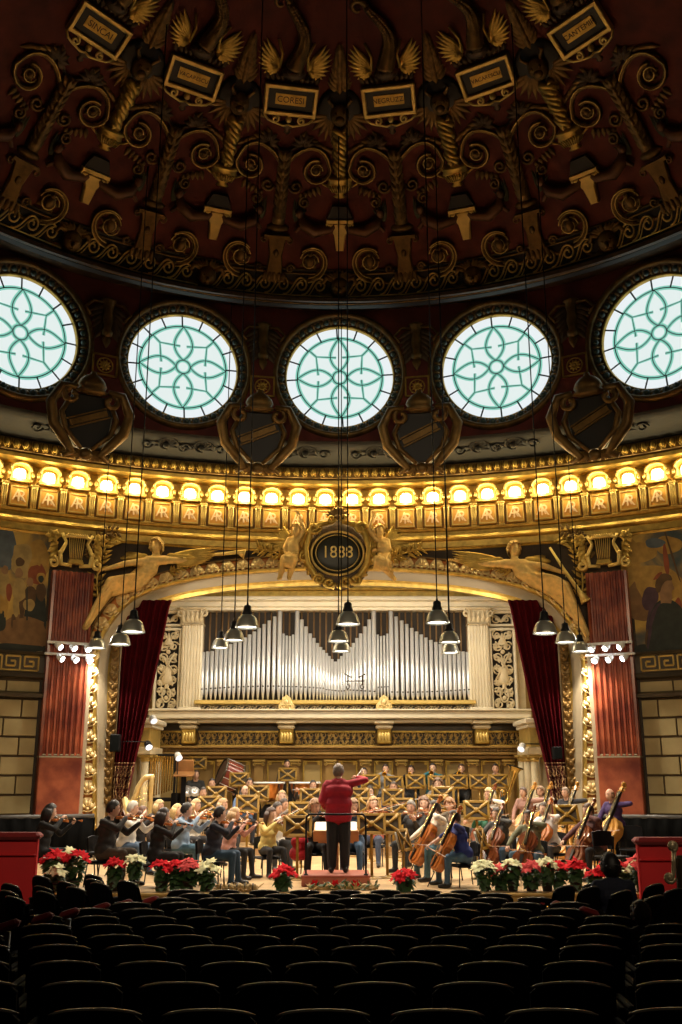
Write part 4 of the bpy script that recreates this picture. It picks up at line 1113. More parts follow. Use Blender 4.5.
    if s > 0:
        outline([(646,655),(648,632),(650,616),(655,605),(661,600),(671,600),(678,604),(684,612),(687,630),(688,655)], 'dark', 9)
        outline([(647,648),(650,618),(656,606),(661,604),(660,622),(657,655)], 'purple', 10)
        outline([(661,604),(660,596),(659,590),(671,592),(671,604),(666,607)], 'skin', 10)
        outline([(657,584),(660,578),(666,576),(671,579),(673,585),(674.5,589),(672,591),(671,596),(666,598),(661,595),(658,590)], 'skin', 11)
        outline([(655,586),(657,578),(663,573.5),(670,575),(672,580),(666,581),(662,586),(660,592),(657,592)], 'brown', 12)
        outline([(653,580),(657,574),(662,572),(660,578)], 'red', 12)
    fg.build('painted_figures', [FIG[k] for k in FM], P_)
    # key band
    K = MB(); K.sweep([(RP-.02, zk0-.16), (RP-.12, zk0-.12), (RP-.10, zk0-.02), (RP-.06, zk0), (RP-.06, zk1), (RP-.12, zk1+.03), (RP-.10, zk1+.09), (RP-.02, zk1+.1)], CC, s*(a0-.004), s*.98, 16)
    K.sweep([(RP-.02, zk0-.62), (RP-.18, zk0-.60), (RP-.20, zk0-.52), (RP-.05, zk0-.46)], CC, s*(a0-.004), s*.98, 16)
    struct(K.build('trim_%d' % (18 if s < 0 else 19), WOODDARK))
    kk = MB(); h = zk1-zk0; u = h/5.6; per = u*6
    def kp(x, z): return Vector((s*(RP-.065)*sin(a0+.006+x/RP), CC+(RP-.065)*cos(a0+.006+x/RP), zk0+h*.1+z))
    x = 0
    while x < 5.0:
        path = [(0,0),(0,4.6),(4.6,4.6),(4.6,1.4),(1.6,1.4),(1.6,3.0),(3.1,3.0)]
        pts = [(x+a_*u, b_*u) for a_, b_ in path]
        for i in range(len(pts)-1):
            A, B = kp(*pts[i]), kp(*pts[i+1]); kk.tube([A, B], .026, 4, smooth=False)
        kk.tube([kp(x+0, 0), kp(x+per, 0)], .026, 4); x += per
    struct(kk.build('trim_%d' % (20 if s < 0 else 21), GOLDL))
# ------------------------------------------------------------------ gilded sculpture over the arch
def sculpt(name, caps, M, m, label, cat, parent=None, voxel=.022, heads=(), hands=(), smooth=2):
    V, F_, mi = fuse([c if len(c) == 5 else (*c, 0) for c in caps], voxel, smooth)
    mb = MB(); mb.v = [tuple(p) for p in V]; mb.f = F_; mb.m = [0]*len(F_); mb.s = [True]*len(F_)
    for T in heads: add_head(mb, T, 0, 0, 0)
    for h in hands: add_hand(mb, *h)
    mb.m = [0]*len(mb.f)
    o = obj(name, mb.mesh(name, [m]), parent); 
    if parent is None: o.matrix_world = M; tag(o, label, cat)
    return o
FIGG = mat('figure_gilding', (.85,.57,.19), .45, .3, noise=.3, nscale=7, bump=.15, bscale=24)
def wpt(px, py, off=.25):                       # a point a little in front of the proscenium wall
    return at_cyl(px, py, CC, RP-off)
def strands(mb, pts2, r, off):                  # tube following pixels on the wall
    mb.tube([wpt(x, y, off) for x, y in pts2], r, 6)
# reclining winged figures; drawn for the left one, the right one has its own arms
def angel(s):
    nm = 'left' if s < 0 else 'right'
    mx = (lambda x: x) if s < 0 else (lambda x: x)
    e = empty('trumpet_angel', {-1: 'gilded reclining angel blowing a long trumpet, above the arch at left', 1: 'gilded reclining angel with an outstretched arm and lowered trumpet, above the arch'}[s], 'statue', 'gilded angels over the arch', loc=(0,0,0))
    if s < 0:
        W = lambda u, v, off=.22: wpt(80+u/3.79, 510+v/3.79, off)
        hips, chest, neck, head = W(205,275), W(262,222), W(288,178), W(289,140)
        kn1, kn2 = W(120,275,.34), W(105,310,.22); f1, f2 = W(20,445,.26), W(40,410,.2)
        shL, shR = W(258,192,.3), W(322,190,.28); elL, haL = W(165,205,.34), W(95,225,.34); elR, haR = W(400,192,.3), W(455,176,.34)
        tr = [W(390,184,.38), W(520,168,.38), W(600,160,.38), W(622,166,.38)]
    else:
        W = lambda u, v, off=.22: wpt(420+u/3.79, 510+v/3.79, off)
        hips, chest, neck, head = W(455,270), W(385,228), W(358,192), W(357,152)
        kn1, kn2 = W(545,290,.34), W(535,330,.22); f1, f2 = W(632,470,.26), W(610,430,.2)
        shL, shR = W(322,204,.3), W(395,204,.28); elL, haL = W(235,205,.34), W(130,190,.34); elR, haR = W(470,212,.34), W(535,235,.34)
        tr = [W(492,142,.40), W(545,225,.40), W(605,310,.40), W(628,345,.40)]
    t3 = lambda p: tuple(p)
    caps = [(t3(hips), t3(chest), .21, .19), (t3(chest), t3(neck), .20, .10), (t3(shL), t3(shR), .11, .11), (t3(neck), t3(head), .085, .08), (t3(hips), t3(kn1), .20, .14), (t3(hips), t3(kn2), .19, .13), (t3(kn1), t3(f1), .14, .07), (t3(kn2), t3(f2), .13, .07),
            (t3(shL), t3(elL), .085, .07), (t3(elL), t3(haL), .07, .045), (t3(shR), t3(elR), .085, .07), (t3(elR), t3(haR), .07, .045)]
    caps = [(a, b_, r0*1.22, r1*1.2) for a, b_, r0, r1 in caps]
    br = (chest-hips).normalized(); c2 = chest + br*.05
    dx = (shR-shL).normalized()
    caps += [(t3(c2+dx*.10+Vector((0,-.14,0))), t3(c2+dx*.10+Vector((0,-.15,0))), .085, .085), (t3(c2-dx*.10+Vector((0,-.14,0))), t3(c2-dx*.10+Vector((0,-.15,0))), .085, .085)]
    nrm = Vector((0,-1,0)); X = Vector((1,0,0))
    T = Matrix.Translation(head) @ Matrix(((1,0,0,0),(0,-1,0,0),(0,0,1,0),(0,0,0,1))) @ Matrix.Scale(1.45, 4)
    T = Matrix.Translation(head) @ Matrix.Rotation(pi + (-.3 if s < 0 else .2), 4, 'Z') @ Matrix.Scale(1.75, 4)
    sculpt('body', caps, None, FIGG, None, None, e, .03, heads=[T], hands=[(haL, (haL-elL), (0,-.3,-1), 1.4, .3, 1), (haR, (haR-elR), (0,-.3,-1), 1.4, .6, -1)])
    h = hair_mesh('curly', 3); b = MB(); b.add([T @ Vector(p) for p in h.v], h.f, True); b.build('hair', FIGG, e)
    # drapery over hips and legs
    d = MB(); rnd = random.Random(5)
    for i in range(15):
        q = i/14; a = hips.lerp(chest, .35) + (kn1-kn2)*(.2-q*.9) ; k = kn1.lerp(kn2, q)+Vector((0,-.10,0)); f = f1.lerp(f2, q)+Vector((0,-.06,0))
        pts = [a+Vector((0,-.22,0)), hips.lerp(k, .5)+(kn1-kn2)*(.7-1.4*q)*.6+Vector((0,-.22,0)), k+Vector((0,-.10,0)), k.lerp(f, .5)+Vector((0,-.12,.05*sin(i*2))), f+Vector((0,-.05,0))]
        d.tube(smooth_pts([tuple(p) for p in pts], 4), [.05]*8+[.045]*9, 6)
    for i in range(5):
        a = hips.lerp(chest, .25+.1*i)-dx*.24+Vector((0,-.16,0)); c = hips.lerp(chest, .10+.1*i)+dx*.26+Vector((0,-.16,0)); d.tube([a, a.lerp(c, .5)+Vector((0,-.14,-.05)), c], .04, 5)
    d.build('drapery', FIGG, e)
    t = MB(); t.tube(tr, [.03,.04,.055,.13], 10); t.tube([tr[-1], tr[-1]+(tr[-1]-tr[-2]).normalized()*.02], [.13,.15], 10); t.build('trumpet', GOLDL, e)
    for q in (-1, 1):
        w = MB(); root = (shL if q < 0 else shR) + Vector((0,.10,.05)); L = 1.45 if (q > 0) == (s < 0) else .75
        L = 1.55 if q*s < 0 else .95
        for i in range(9):
            ang = radians(28 - i*6); l = L*(1-.05*i)
            tip = root + Vector((q*l*cos(ang), .02, l*sin(ang)*.45)); st_ = root + Vector((q*.1*i*.3, 0, .05-.02*i))
            w.leaf(st_, tip, .09, .06)
        for i in range(6): w.leaf(root+Vector((q*.08*i,-.03,.06)), root+Vector((q*(.3+.1*i),-.05,.12-.02*i)), .07, .05)
        w.build('wing', GOLD, e)
    return e
angel(-1); angel(1)
# laurel branches beside the lyres and palm sprays beside the medallion
def branch(name, label, pts, n, L, wd, m, group):
    b = MB(); P = smooth_pts(pts, 6); W = [wpt(x, y, .16) for x, y in P]; b.tube(W, .03, 5)
    rnd = random.Random(len(pts)+int(pts[0][0]))
    for i in range(n):
        k = min(len(W)-2, int(i/n*(len(W)-1))); t = (W[k+1]-W[k]).normalized(); s_ = Vector((-t.z, 0, t.x))
        for q in (-1, 1):
            p = W[k].lerp(W[k+1], rnd.random()); b.leaf(p, p + (t*.55+s_*q*.8)*L*rnd.uniform(.8,1.15)+Vector((0,-.05,0)), wd, .06)
            if rnd.random() < .25: b.sphere(p + s_*q*.12+Vector((0,-.08,0)), .035, 6, 4)
    o = b.build(name, m); tag(o, label, 'relief', group); return o
for s, nm in ((-1,'left'),(1,'right')):
    f = (lambda x: x) if s < 0 else (lambda x: 679.6-x)
    branch('laurel_branch', 'gilded laurel branch beside the lyre capital, %s of the arch' % nm, [(f(98),598),(f(97),580),(f(100),560),(f(107),545),(f(118),537)], 12, .30, .05, GOLD, 'laurel branches')
    branch('laurel_branch', 'small gilded laurel twig curling behind the angel, %s of the arch' % nm, [(f(90),560),(f(94),545),(f(103),534),(f(118),531)], 10, .26, .045, GOLDD, 'laurel branches')
    branch('laurel_branch', 'gilded laurel spray under the raised arm of the angel at %s' % nm, [(f(170),573),(f(182),567),(f(196),562)], 6, .2, .04, GOLD, 'laurel branches')
    branch('palm_branch', 'gilded palm branch behind the cherub at %s' % nm, [(f(290),560),(f(275),553),(f(257),548)], 10, .28, .035, GOLD, 'palm branches')
# medallion with the year
mc = wpt(337.5, 553.5, .30); MS = 26.0/F
M_ = empty('year_medallion', 'oval medallion reading 1888 in a scrolled gilt frame over the arch', 'medallion', loc=mc)
b = MB(); b.lathe([(0,-.10),(.42,-.09),(.60,-.04),(.66,0)], 32); b.v = [(x*1.02, z, y*.86) for x, y, z in b.v]; b.build('field', mat('medallion_dark', (.022,.024,.016), .4), M_)
b = MB(); b.tube([(.69*cos(t*pi/20)*1.02, -.03, .69*sin(t*pi/20)*.86) for t in range(40)], .035, 6, closed=True); b.tube([(.57*cos(t*pi/20)*1.02, -.10, .57*sin(t*pi/20)*.86) for t in range(40)], .014, 5, closed=True); b.build('rim', GOLDL, M_)
tm = text_mesh('1888', .46, .015); b = MB(); b.add([(v.co.x*.92, v.co.y-.125, v.co.z*1.0) for v in tm.vertices], [tuple(p.vertices) for p in tm.polygons]); b.build('numerals', GOLDL, M_)
b = MB()
for s in (-1, 1):
    b.tube([(s*.12,-.06,.86),(s*.45,-.1,.80),(s*.76,-.12,.52),(s*.86,-.12,.1),(s*.80,-.12,-.3),(s*.60,-.12,-.62),(s*.25,-.1,-.82)], [.05,.09,.10,.09,.10,.09,.05], 8)
    b.tube(spiral((s*.62, .66), .17, .04, 1.3, 0, 14, s, -.18), .05, 6); b.tube(spiral((s*.88, -.12), .15, .04, 1.3, pi/2, 14, -s, -.16), .045, 6); b.tube(spiral((s*.5, -.74), .16, .04, 1.3, pi, 14, s, -.16), .05, 6)
    b.tube(spiral((s*.16, .92), .11, .03, 1.2, 0, 12, s, -.18), .04, 6)
b.build('scroll_frame', GOLD, M_)
b = MB(); b.lathe([(0,.05),(.80,.02),(.98,.10)], 28); b.v = [(x*.95, z+.0, y*1.0-.02) for x, y, z in b.v]; b.build('dark_backing', BRONZE, M_)
b = MB()
for i in range(9):
    t = radians(20+i*17.5); b.leaf((0,-.1,.95), (.36*cos(t),-.14,.95+.34*sin(t)), .07, .06)
b.sphere((0,-.16,.97), (.1,.07,.08), 8, 6); b.build('shell_crest', GOLDD, M_)
b = MB(); rnd = random.Random(2)
for i in range(13):
    t = radians(200+i*11.7); p = (.98*cos(t), -.05, .95*sin(t)-.02); b.leaf((.82*cos(t),-.06,.82*sin(t)), (1.02*cos(t+.1),-.1,1.02*sin(t+.1)), .09, .07)
for s in (-1, 1): b.tube(spiral((s*.22, -.84), .15, .04, 1.3, 0, 14, s, -.2), .05, 6)
b.build('leaf_border', GOLD, M_)
# cherubs sitting on the arch either side
def cherub(s):
    f = lambda u, v, off=.3: wpt(250+u/3.79, 500+v/3.79, off)
    e = empty('cherub', 'gilded winged cherub raising an arm, seated %s of the year medallion' % ('left' if s < 0 else 'right'), 'statue', 'cherubs beside the medallion')
    if s < 0: hips, chest, neck, head = f(160,215,.34), f(163,172,.36), f(170,142,.36), f(176,116,.40); k1, k2 = f(165,228,.66), f(130,222,.6); a1, a2 = f(148,296,.5), f(113,296,.46); hu, eu = f(186,62,.4), f(204,110,.4); hd, ed = f(140,210,.5), f(132,182,.42); sh1, sh2 = f(183,148,.38), f(148,152,.36)
    else: hips, chest, neck, head = f(508,218,.34), f(505,174,.36), f(496,146,.36), f(490,122,.40); k1, k2 = f(478,228,.66), f(518,240,.6); a1, a2 = f(548,300,.5), f(535,270,.46); hu, eu = f(465,68,.4), f(452,112,.4); hd, ed = f(484,190,.5), f(528,188,.42); sh1, sh2 = f(480,150,.38), f(520,156,.36)
    t3 = tuple
    caps = [(t3(hips), t3(chest), .20, .18), (t3(chest), t3(neck), .17, .09), (t3(sh1), t3(sh2), .09, .09), (t3(neck), t3(head), .08, .08), (t3(hips), t3(k1), .16, .12), (t3(hips), t3(k2), .16, .12), (t3(k1), t3(a1), .115, .065), (t3(k2), t3(a2), .115, .065), (t3(a1), t3(a1+Vector((-.02*s,-.16,-.05))), .06, .05), (t3(a2), t3(a2+Vector((.02*s,-.16,-.05))), .06, .05),
            (t3(sh1), t3(eu), .085, .07), (t3(eu), t3(hu), .07, .045), (t3(sh2), t3(ed), .085, .07), (t3(ed), t3(hd), .07, .045)]
    T = Matrix.Translation(head) @ Matrix.Rotation(pi + s*.35, 4, 'Z') @ Matrix.Scale(1.55, 4)
    sculpt('body', caps, None, FIGG, None, None, e, .026, heads=[T], hands=[(hu, hu-eu, (0,-1,0), 1.3, .2, 1), (hd, hd-ed, (0,-1,-.5), 1.3, .5, -1)])
    h = hair_mesh('curly', 1); b = MB(); b.add([T @ Vector(p) for p in h.v], h.f, True); b.build('hair', FIGG, e)
    b = MB(); n = 9
    for i in range(n):
        q = i/(n-1); p = hips.lerp(k1, .6).lerp(hips.lerp(k2, .6), q)+Vector((0,-.13,.03)); b.tube([hips+Vector(((q-.5)*.3,-.12,.1)), p, k1.lerp(k2, q)+Vector((0,-.09,.02)), k1.lerp(k2, q)+Vector(((q-.5)*.1,-.05,-.24))], .045, 5)
    b.build('drapery', FIGG, e)
    for q in (-1, 1):
        w = MB(); r0 = chest + Vector((q*.10, .16, .12))
        for i in range(7): ang = radians(70-i*17); w.leaf(r0, r0+Vector((q*.62*cos(ang), .03, .55*sin(ang))), .085, .05)
        w.build('wing', GOLD, e)
cherub(-1); cherub(1)
# ------------------------------------------------------------------ stage
YB = 28.5                                     # organ wall
def bz(py, y=YB): return at_y(CX, py, y).z
def bx_(px, py=760, y=YB): return at_y(px, py, y).x
b = MB(); b.box((0, 22.5, -.35), (13.2, 13.0, .70)); struct(b.build('floor_stage', WOODFLOOR))
b = MB(); b.box((0, 15.97, -.36), (13.3, .06, .68)); b.box((0, 15.98, -.02), (13.34, .12, .05), ch=.01); struct(b.build('trim_22', WOODLIGHT))
RIS = [(23.6, 25.0, .20), (25.0, 26.4, .38), (26.4, 28.6, .70)]
for i, (y0, y1, h) in enumerate(RIS):
    b = MB(); b.box((0, (y0+28.6)/2, h/2), (10.4, 28.6-y0, h)); b.box((0, y0-.01, h-.03), (10.42, .05, .06))
    struct(b.build('floor_riser_%d' % (i+1), WOODFLOOR))
# back wall
b = MB(); b.box((0, YB+.45, 3.4), (13.0, .3, 7.2)); struct(b.build('wall_back', OCHRE))
for s, k in ((-1, 23), (1, 24)):
    b = MB(); b.box((s*5.75, 27.45, 3.4), (.3, 2.5, 7.2)); struct(b.build('wall_stage_%s' % ('left' if s < 0 else 'right'), CREAM))
# stage ceiling
zt = bz(597)
b = MB(); b.box((0, 27.6, zt+1.05), (13, 2.6, .2)); struct(b.build('ceiling_stage', STONE))
# entablature over the organ
b = MB(); W = 10.9
def band(mb, y0px, y1px, out, y=YB, w=W, m=None): 
    z0, z1 = bz(y1px, y), bz(y0px, y); mb.box((0, y+.35-out/2, (z0+z1)/2), (w, out, z1-z0), m=m, ch=.02)
band(b, 599, 603, .85); band(b, 603, 608, .62); band(b, 608, 611, .5)
struct(b.build('trim_25', IVORY))
b = MB(); band(b, 593, 599, .75); band(b, 588, 593, .9); band(b, 581, 586, 1.05); band(b, 570, 580, .95)
for i in range(60):
    b.box((-5.3+.18*i, YB-.52, bz(587)), (.09, .12, .09))
struct(b.build('trim_26', GOLD))
# organ -------------------------------------------------------------------
ORG = empty('pipe_organ', 'large pipe organ with rows of silver pipes above the orchestra', 'organ', loc=(0, YB, 0))
xl, xr = bx_(201, 655), bx_(469.5, 655); z0, z1 = bz(702), bz(610)
def oy(mb): mb.v = [(x, y-YB, z) for x, y, z in mb.v]; return mb
b = MB(); b.box(((xl+xr)/2, YB+.28, (z0+z1)/2), (xr-xl+.1, .04, z1-z0+.1)); oy(b).build('dark_recess', PIPEGAP, ORG)
TOPL = [(203.5,652),(209,651.5),(214.5,651),(220,649),(225.5,646),(231,644),(235.5,642),(240.5,640),(245.5,637),(250,634),(255,631.5),(260,628),(265,625),(269.5,621),(274.5,617)]
TOPL = [(203,652),(207.5,651.5),(212,651),(216.5,649),(221,647),(225.5,645.5),(230,644),(234.5,642),(239.5,640),(244.5,637.5),(249,634.5),(253.7,631.5),(258.5,628),(263.5,624),(268.5,620.5),(274,616.5)]
PIPES = [(x, y, 4.0) for x, y in TOPL] + [(279.3,611,4.6),(283.2,633.5,2.6),(286.4,635.5,2.6),(289.6,636,2.6),(292.8,634.5,2.6),(296.7,611,4.6),(301.3,619.5,4.2),(305.7,626.5,4.0),(310,633.5,3.8),(313.8,638,3.6),(317.4,643,3.4),(320.6,647,3.2),(323.6,650,3.0),(326.6,653,2.8),(329.4,656,2.7),(332.2,659,2.7),(335,661.5,2.7),]
ALL = PIPES + [(670.8-x, y, w_) for x, y, w_ in reversed(PIPES)]
for i, (px, py, wpx) in enumerate(ALL):
    p = at_y(px, 660, YB-.05); r = wpx*.5*p.y/F*.98; zt_ = bz(py, YB-.05); zf = z0+.02
    mouth = bz(692 - 5*abs(sin((px-205)/135*pi))*1.0 if wpx < 3 else 690 - 3*sin((px-203)/135*pi), YB-.05)
    b = MB(); b.lathe([(r*.28, zf), (r*.95, mouth-.08), (r, mouth), (r, zt_-.005), (r*.82, zt_-.005), (r*.8, zt_-.06)], 10, (p.x, YB-.05, 0))
    q = oy(b).build('pipe', SILVER, ORG)
    b = MB(); b.box((p.x, YB-.05-r*.93, mouth+.02), (r*.9, r*.25, .035)); oy(b).build('pipe_mouth', PIPEGAP, q)
nb = 44
for i in range(nb):
    x = xl+.04 + (xr-xl-.08)*i/(nb-1); b = MB(); b.lathe([(.024, z0+.5), (.024, z1-.03)], 6, (x, YB+.13, 0)); oy(b).build('rear_pipe', PIPEBRN, ORG)
b = MB(); b.box(((xl+xr)/2, YB-.10, bz(702.8)), (xr-xl+.2, .5, bz(701)-bz(705)), ch=.02); oy(b).build('base_rail', GOLDL, ORG)
# pierced cresting under the rail
cr = MB(); cz0, cz1 = bz(712.5), bz(706); h = cz1-cz0
cr.box(((xl+xr)/2, YB-.02, (cz0+cz1)/2), (xr-xl, .04, h), m=1)
n = 42
for i in range(n):
    x = xl + (xr-xl)*(i+.5)/n; sg = -1 if i % 2 else 1
    cr.tube(spiral((x, cz0+h*.55), .085, .02, 1.2, pi/2, 12, sg, YB-.07), .018, 4, m=0); cr.tube([(x-.09, YB-.07, cz0+.01), (x-.03*sg, YB-.07, cz0+h*.4), (x+.09, YB-.07, cz0+h*.95)], .018, 4, m=0)
oy(cr).build('pierced_cresting', [IVORY, WOODDARK], ORG)
for px in (286, 393-.5-10):
    px = 286.5 if px == 286 else 384.0
    c = at_y(px, 703, YB-.35); b = MB(); hz = bz(695)-bz(712); s_ = hz
    b.prism([(-s_*.45,-s_*.5),(s_*.45,-s_*.5),(s_*.48,-s_*.1),(s_*.30,s_*.12),(s_*.26,s_*.32),(0,s_*.52),(-s_*.26,s_*.32),(-s_*.30,s_*.12),(-s_*.48,-s_*.1)], -.06, .08, bev=.03)
    b.sphere((0,-.08,s_*.08), (.08,.05,.1), 8, 6); b.tube(spiral((-s_*.2,-s_*.22), .09, .02, 1.2, 0, 12, 1, -.08), .022, 5); b.tube(spiral((s_*.2,-s_*.22), .09, .02, 1.2, pi, 12, -1, -.08), .022, 5)
    b.v = [(x+c.x, y+c.y-YB, z+bz(703.5, YB-.35)) for x, y, z in b.v]; b.build('carved_plaque', mat('plaque_gilding', (.85,.66,.3), .4, .3), ORG)
# fluted Corinthian pilasters at the organ's sides, carved panels outside them
for s, nm in ((-1, 'left'), (1, 'right')):
    mx = lambda px: (bx_(px, 660) if s < 0 else bx_(670.8-px, 660))
    X = (mx(182)+mx(202.5))/2; w_ = abs(mx(202.5)-mx(182))
    E_ = empty('fluted_pilaster', 'cream fluted pilaster with leafy capital at the %s end of the organ' % nm, 'pilaster', 'pilasters beside the organ', loc=(X, YB, 0))
    za, zb, zc = bz(711), bz(625), bz(609)
    b = MB(); poly = [(-w_/2, .3), (-w_/2, -.15)]; nf = 6; fw = w_*.9/nf
    for i in range(nf):
        x0 = -w_*.45+fw*i; poly += [(x0+fw*.2, -.18)] + [(x0+fw*.5-fw*.3*cos(pi*q/5), -.18+.05*sin(pi*q/5)) for q in range(1, 5)] + [(x0+fw*.8, -.18)]
    poly += [(w_/2, -.15), (w_/2, .3)]; n = len(poly)
    b.add([(x, y, za) for x, y in poly]+[(x, y, zb) for x, y in poly], [tuple(range(n)), tuple(range(2*n-1, n-1, -1))]+[(i, (i+1) % n, n+(i+1) % n, n+i) for i in range(n)]); b.build('shaft', IVORY, E_)
    b = MB(); b.box((0, -.02, (zb+zc)/2), (w_*.95, .5, zc-zb)); b.box((0,-.06,zc-.03), (w_*1.25,.62,.07), ch=.02); b.box((0,-.02,zb), (w_*1.05,.5,.05))
    for q in (-1, 1): b.tube(spiral((q*w_*.58, zc-.16), .13, .03, 1.3, pi/2, 14, q, -.3), .04, 5)
    for r_ in range(2):
        for i in range(5): b.leaf((-w_*.42+w_*.21*i, -.27, zb+.03+.13*r_), (-w_*.46+w_*.23*i, -.38, zb+.24+.13*r_), .06, .05)
    b.build('leafy_capital', CREAM, E_)
    b = MB(); b.box((0,-.04,za+.04), (w_*1.12,.55,.1), ch=.02); b.build('plinth', IVORY, E_)
    # carved openwork panels
    for (pa, pb, qa, qb, kind) in ((155.5, 179.5, 629, 709.5, 'tall'), (156, 179.5, 612, 625, 'small')):
        x0, x1 = sorted((mx(pa), mx(pb))); zz0, zz1 = bz(qb), bz(qa); xc, zc_ = (x0+x1)/2, (zz0+zz1)/2; dx, dz = x1-x0, zz1-zz0
        P_ = empty('openwork_relief', '%s cream openwork panel of carved scrolls and instruments, %s of the organ' % (kind, nm), 'panel', 'carved panels beside the organ', loc=(xc, YB, zc_))
        b = MB(); b.box((0, .22, 0), (dx, .04, dz)); b.build('dark_ground', PIPEGAP, P_)
        b = MB()
        for (cx_, cz_, ddx, ddz) in ((0, dz/2, dx+.1, .07), (0, -dz/2, dx+.1, .07), (-dx/2, 0, .07, dz), (dx/2, 0, .07, dz)): b.box((cx_, .1, cz_), (ddx, .2, ddz), ch=.015)
        b.build('panel_frame', IVORY, P_)
        b = MB(); rnd = random.Random(3 if kind == 'tall' else 5)
        if kind == 'tall':
            for j in range(7):
                zz = -dz/2 + dz*(j+.5)/7
                for q in (-1, 1):
                    b.tube(spiral((q*dx*.22, zz), dx*.21, .03, 1.35, pi/2+j, 16, q if j % 2 else -q, .08), .026, 5)
                    for i in range(4):
                        t = rnd.uniform(0, 6.28); b.leaf((q*dx*.22, .07, zz), (q*dx*.22+dx*.22*cos(t), .05, zz+dx*.24*sin(t)), .045, .05)
                b.sphere((0, .05, zz+dz/14), (.07,.05,.07), 7, 5)
            b.tube([(-dx*.3,.03,-dz*.12),(dx*.28,.03,dz*.2)], .03, 5); b.tube([(dx*.3,.03,-dz*.05),(-dx*.25,.03,dz*.16)], .03, 5)
            b.lathe([(.04,-.28),(.15,-.2),(.17,-.08),(.11,.03),(.14,.12),(.09,.2),(.03,.24),(.025,.5)], 10, (0,.05,-dz*.08), sy=.4)
            b.tube([(0.12*cos(t*.42), .04, -dz*.32+.2*sin(t*.42)) for t in range(15)], .03, 5, closed=True)
            b.lathe([(.02,.35),(.06,.2),(.16,.02),(.18,0)], 10, (0,.05,dz*.3), sy=.4)
        else:
            for q in (-1, 1): b.tube(spiral((q*dx*.24, 0), dx*.2, .02, 1.3, 0, 14, q, .08), .026, 5); b.leaf((0,.07,-.1), (q*dx*.3,.06,.14), .06, .05)
            b.tube([(-dx*.4,.08,dz*.3),(0,.06,-dz*.25),(dx*.4,.08,dz*.3)], .03, 5)
        b.build('openwork_carving', CREAM, P_)
# white shelf below the organ and plain fields beside the panels
b = MB(); za, zb = bz(719, YB-.3), bz(711, YB-.3)
b.box((0, YB-.02, (za+zb)/2), (10.75, .85, zb-za), ch=.03); b.box((0, YB+.05, za-.05), (10.6, .6, .09), ch=.02); b.box((0, YB-.06, zb+.02), (10.8, .95, .05), ch=.015)
struct(b.build('trim_27', IVORY))
b = MB(); b.box((0, YB+.32, (bz(597)+bz(715))/2), (10.75, .06, bz(597)-bz(715))); struct(b.build('wall_organ_case', CREAM))
# brackets and pierced frieze under the shelf
BRX = [189, 286.5, 384, 481.5]
LATT = mat('frieze_gilding', (.62,.43,.14), .45, .3)
for i, px in enumerate(BRX):
    X = bx_(px, 730); za, zb = bz(744), bz(721)
    e = empty('frieze_bracket', 'gilt bracket with moulded cap under the white organ shelf, %s from the left' % ORD[i], 'bracket', 'brackets under the organ shelf', loc=(X, YB, 0))
    b = MB(); b.box((0, .1, (za+zb)/2-.1), (.40, .5, zb-za-.2), ch=.03); b.build('block', GOLD, e)
    b = MB(); b.box((0, .0, zb-.04), (.56, .72, .10), ch=.02); b.box((0, .03, zb-.17), (.48, .62, .12), ch=.04); b.build('cap', CREAM, e)
    b = MB()
    for q in range(4): b.leaf((-.12+.08*q, -.16, zb-.3), (-.13+.088*q, -.19, zb-.58), .05, .05)
    b.build('leaf_ornament', GOLDL, e)
edges = [150, 181, 197.5, 278, 295, 375.5, 392.5, 473, 490, 529]
pk = 0
for i in range(0, len(edges), 2):
    xa, xb = bx_(edges[i], 738), bx_(edges[i+1], 738); za, zb = bz(745.5), bz(731.5); dx = xb-xa
    e = empty('pierced_frieze', 'pierced gilt frieze panel of curling vine under the organ shelf, %s from the left' % ORD[i//2], 'relief', 'pierced frieze panels', loc=((xa+xb)/2, YB, (za+zb)/2))
    b = MB(); b.box((0, .26, 0), (dx, .04, zb-za)); b.build('dark_ground', WOODDARK, e)
    b = MB(); b.box((0, .17, (zb-za)/2), (dx, .14, .05)); b.box((0, .17, -(zb-za)/2), (dx, .14, .05)); b.build('frame', GOLD, e)
    b = MB(); n = max(3, int(dx/.17)); hh = (zb-za)*.5
    for j in range(n):
        x = -dx/2 + dx*(j+.5)/n
        for q in (-1, 1):
            b.tube(spiral((x + q*.02, q*hh*.5), hh*.44, .03, 1.2, j*2.1+q, 10, q*(1 if j % 2 else -1), .2), .013, 4)
            b.leaf((x-.02*q, .2, q*hh*.1), (x+.07*(1 if j % 2 else -1), .18, q*hh*.9), .03, .03)
        b.leaf((x-.05, .2, 0), (x+.06, .18, .02), .03, .03)
    b.build('vine_lattice', LATT, e)
b = MB(); b.box((0, YB+.27, bz(726)), (10.7, .1, bz(719)-bz(732))); struct(b.build('trim_28', WOODDARK))
b = MB()
for (a_, c_, o) in ((746, 748.5, .50), (748.5, 752, .34), (752, 755, .42), (755, 758.5, .26)): band(b, a_, c_, o)
for i in range(110): b.box((-5.3+.0975*i, YB+.0, bz(750.4)), (.05, .1, .06))
struct(b.build('trim_29', OCHRE))
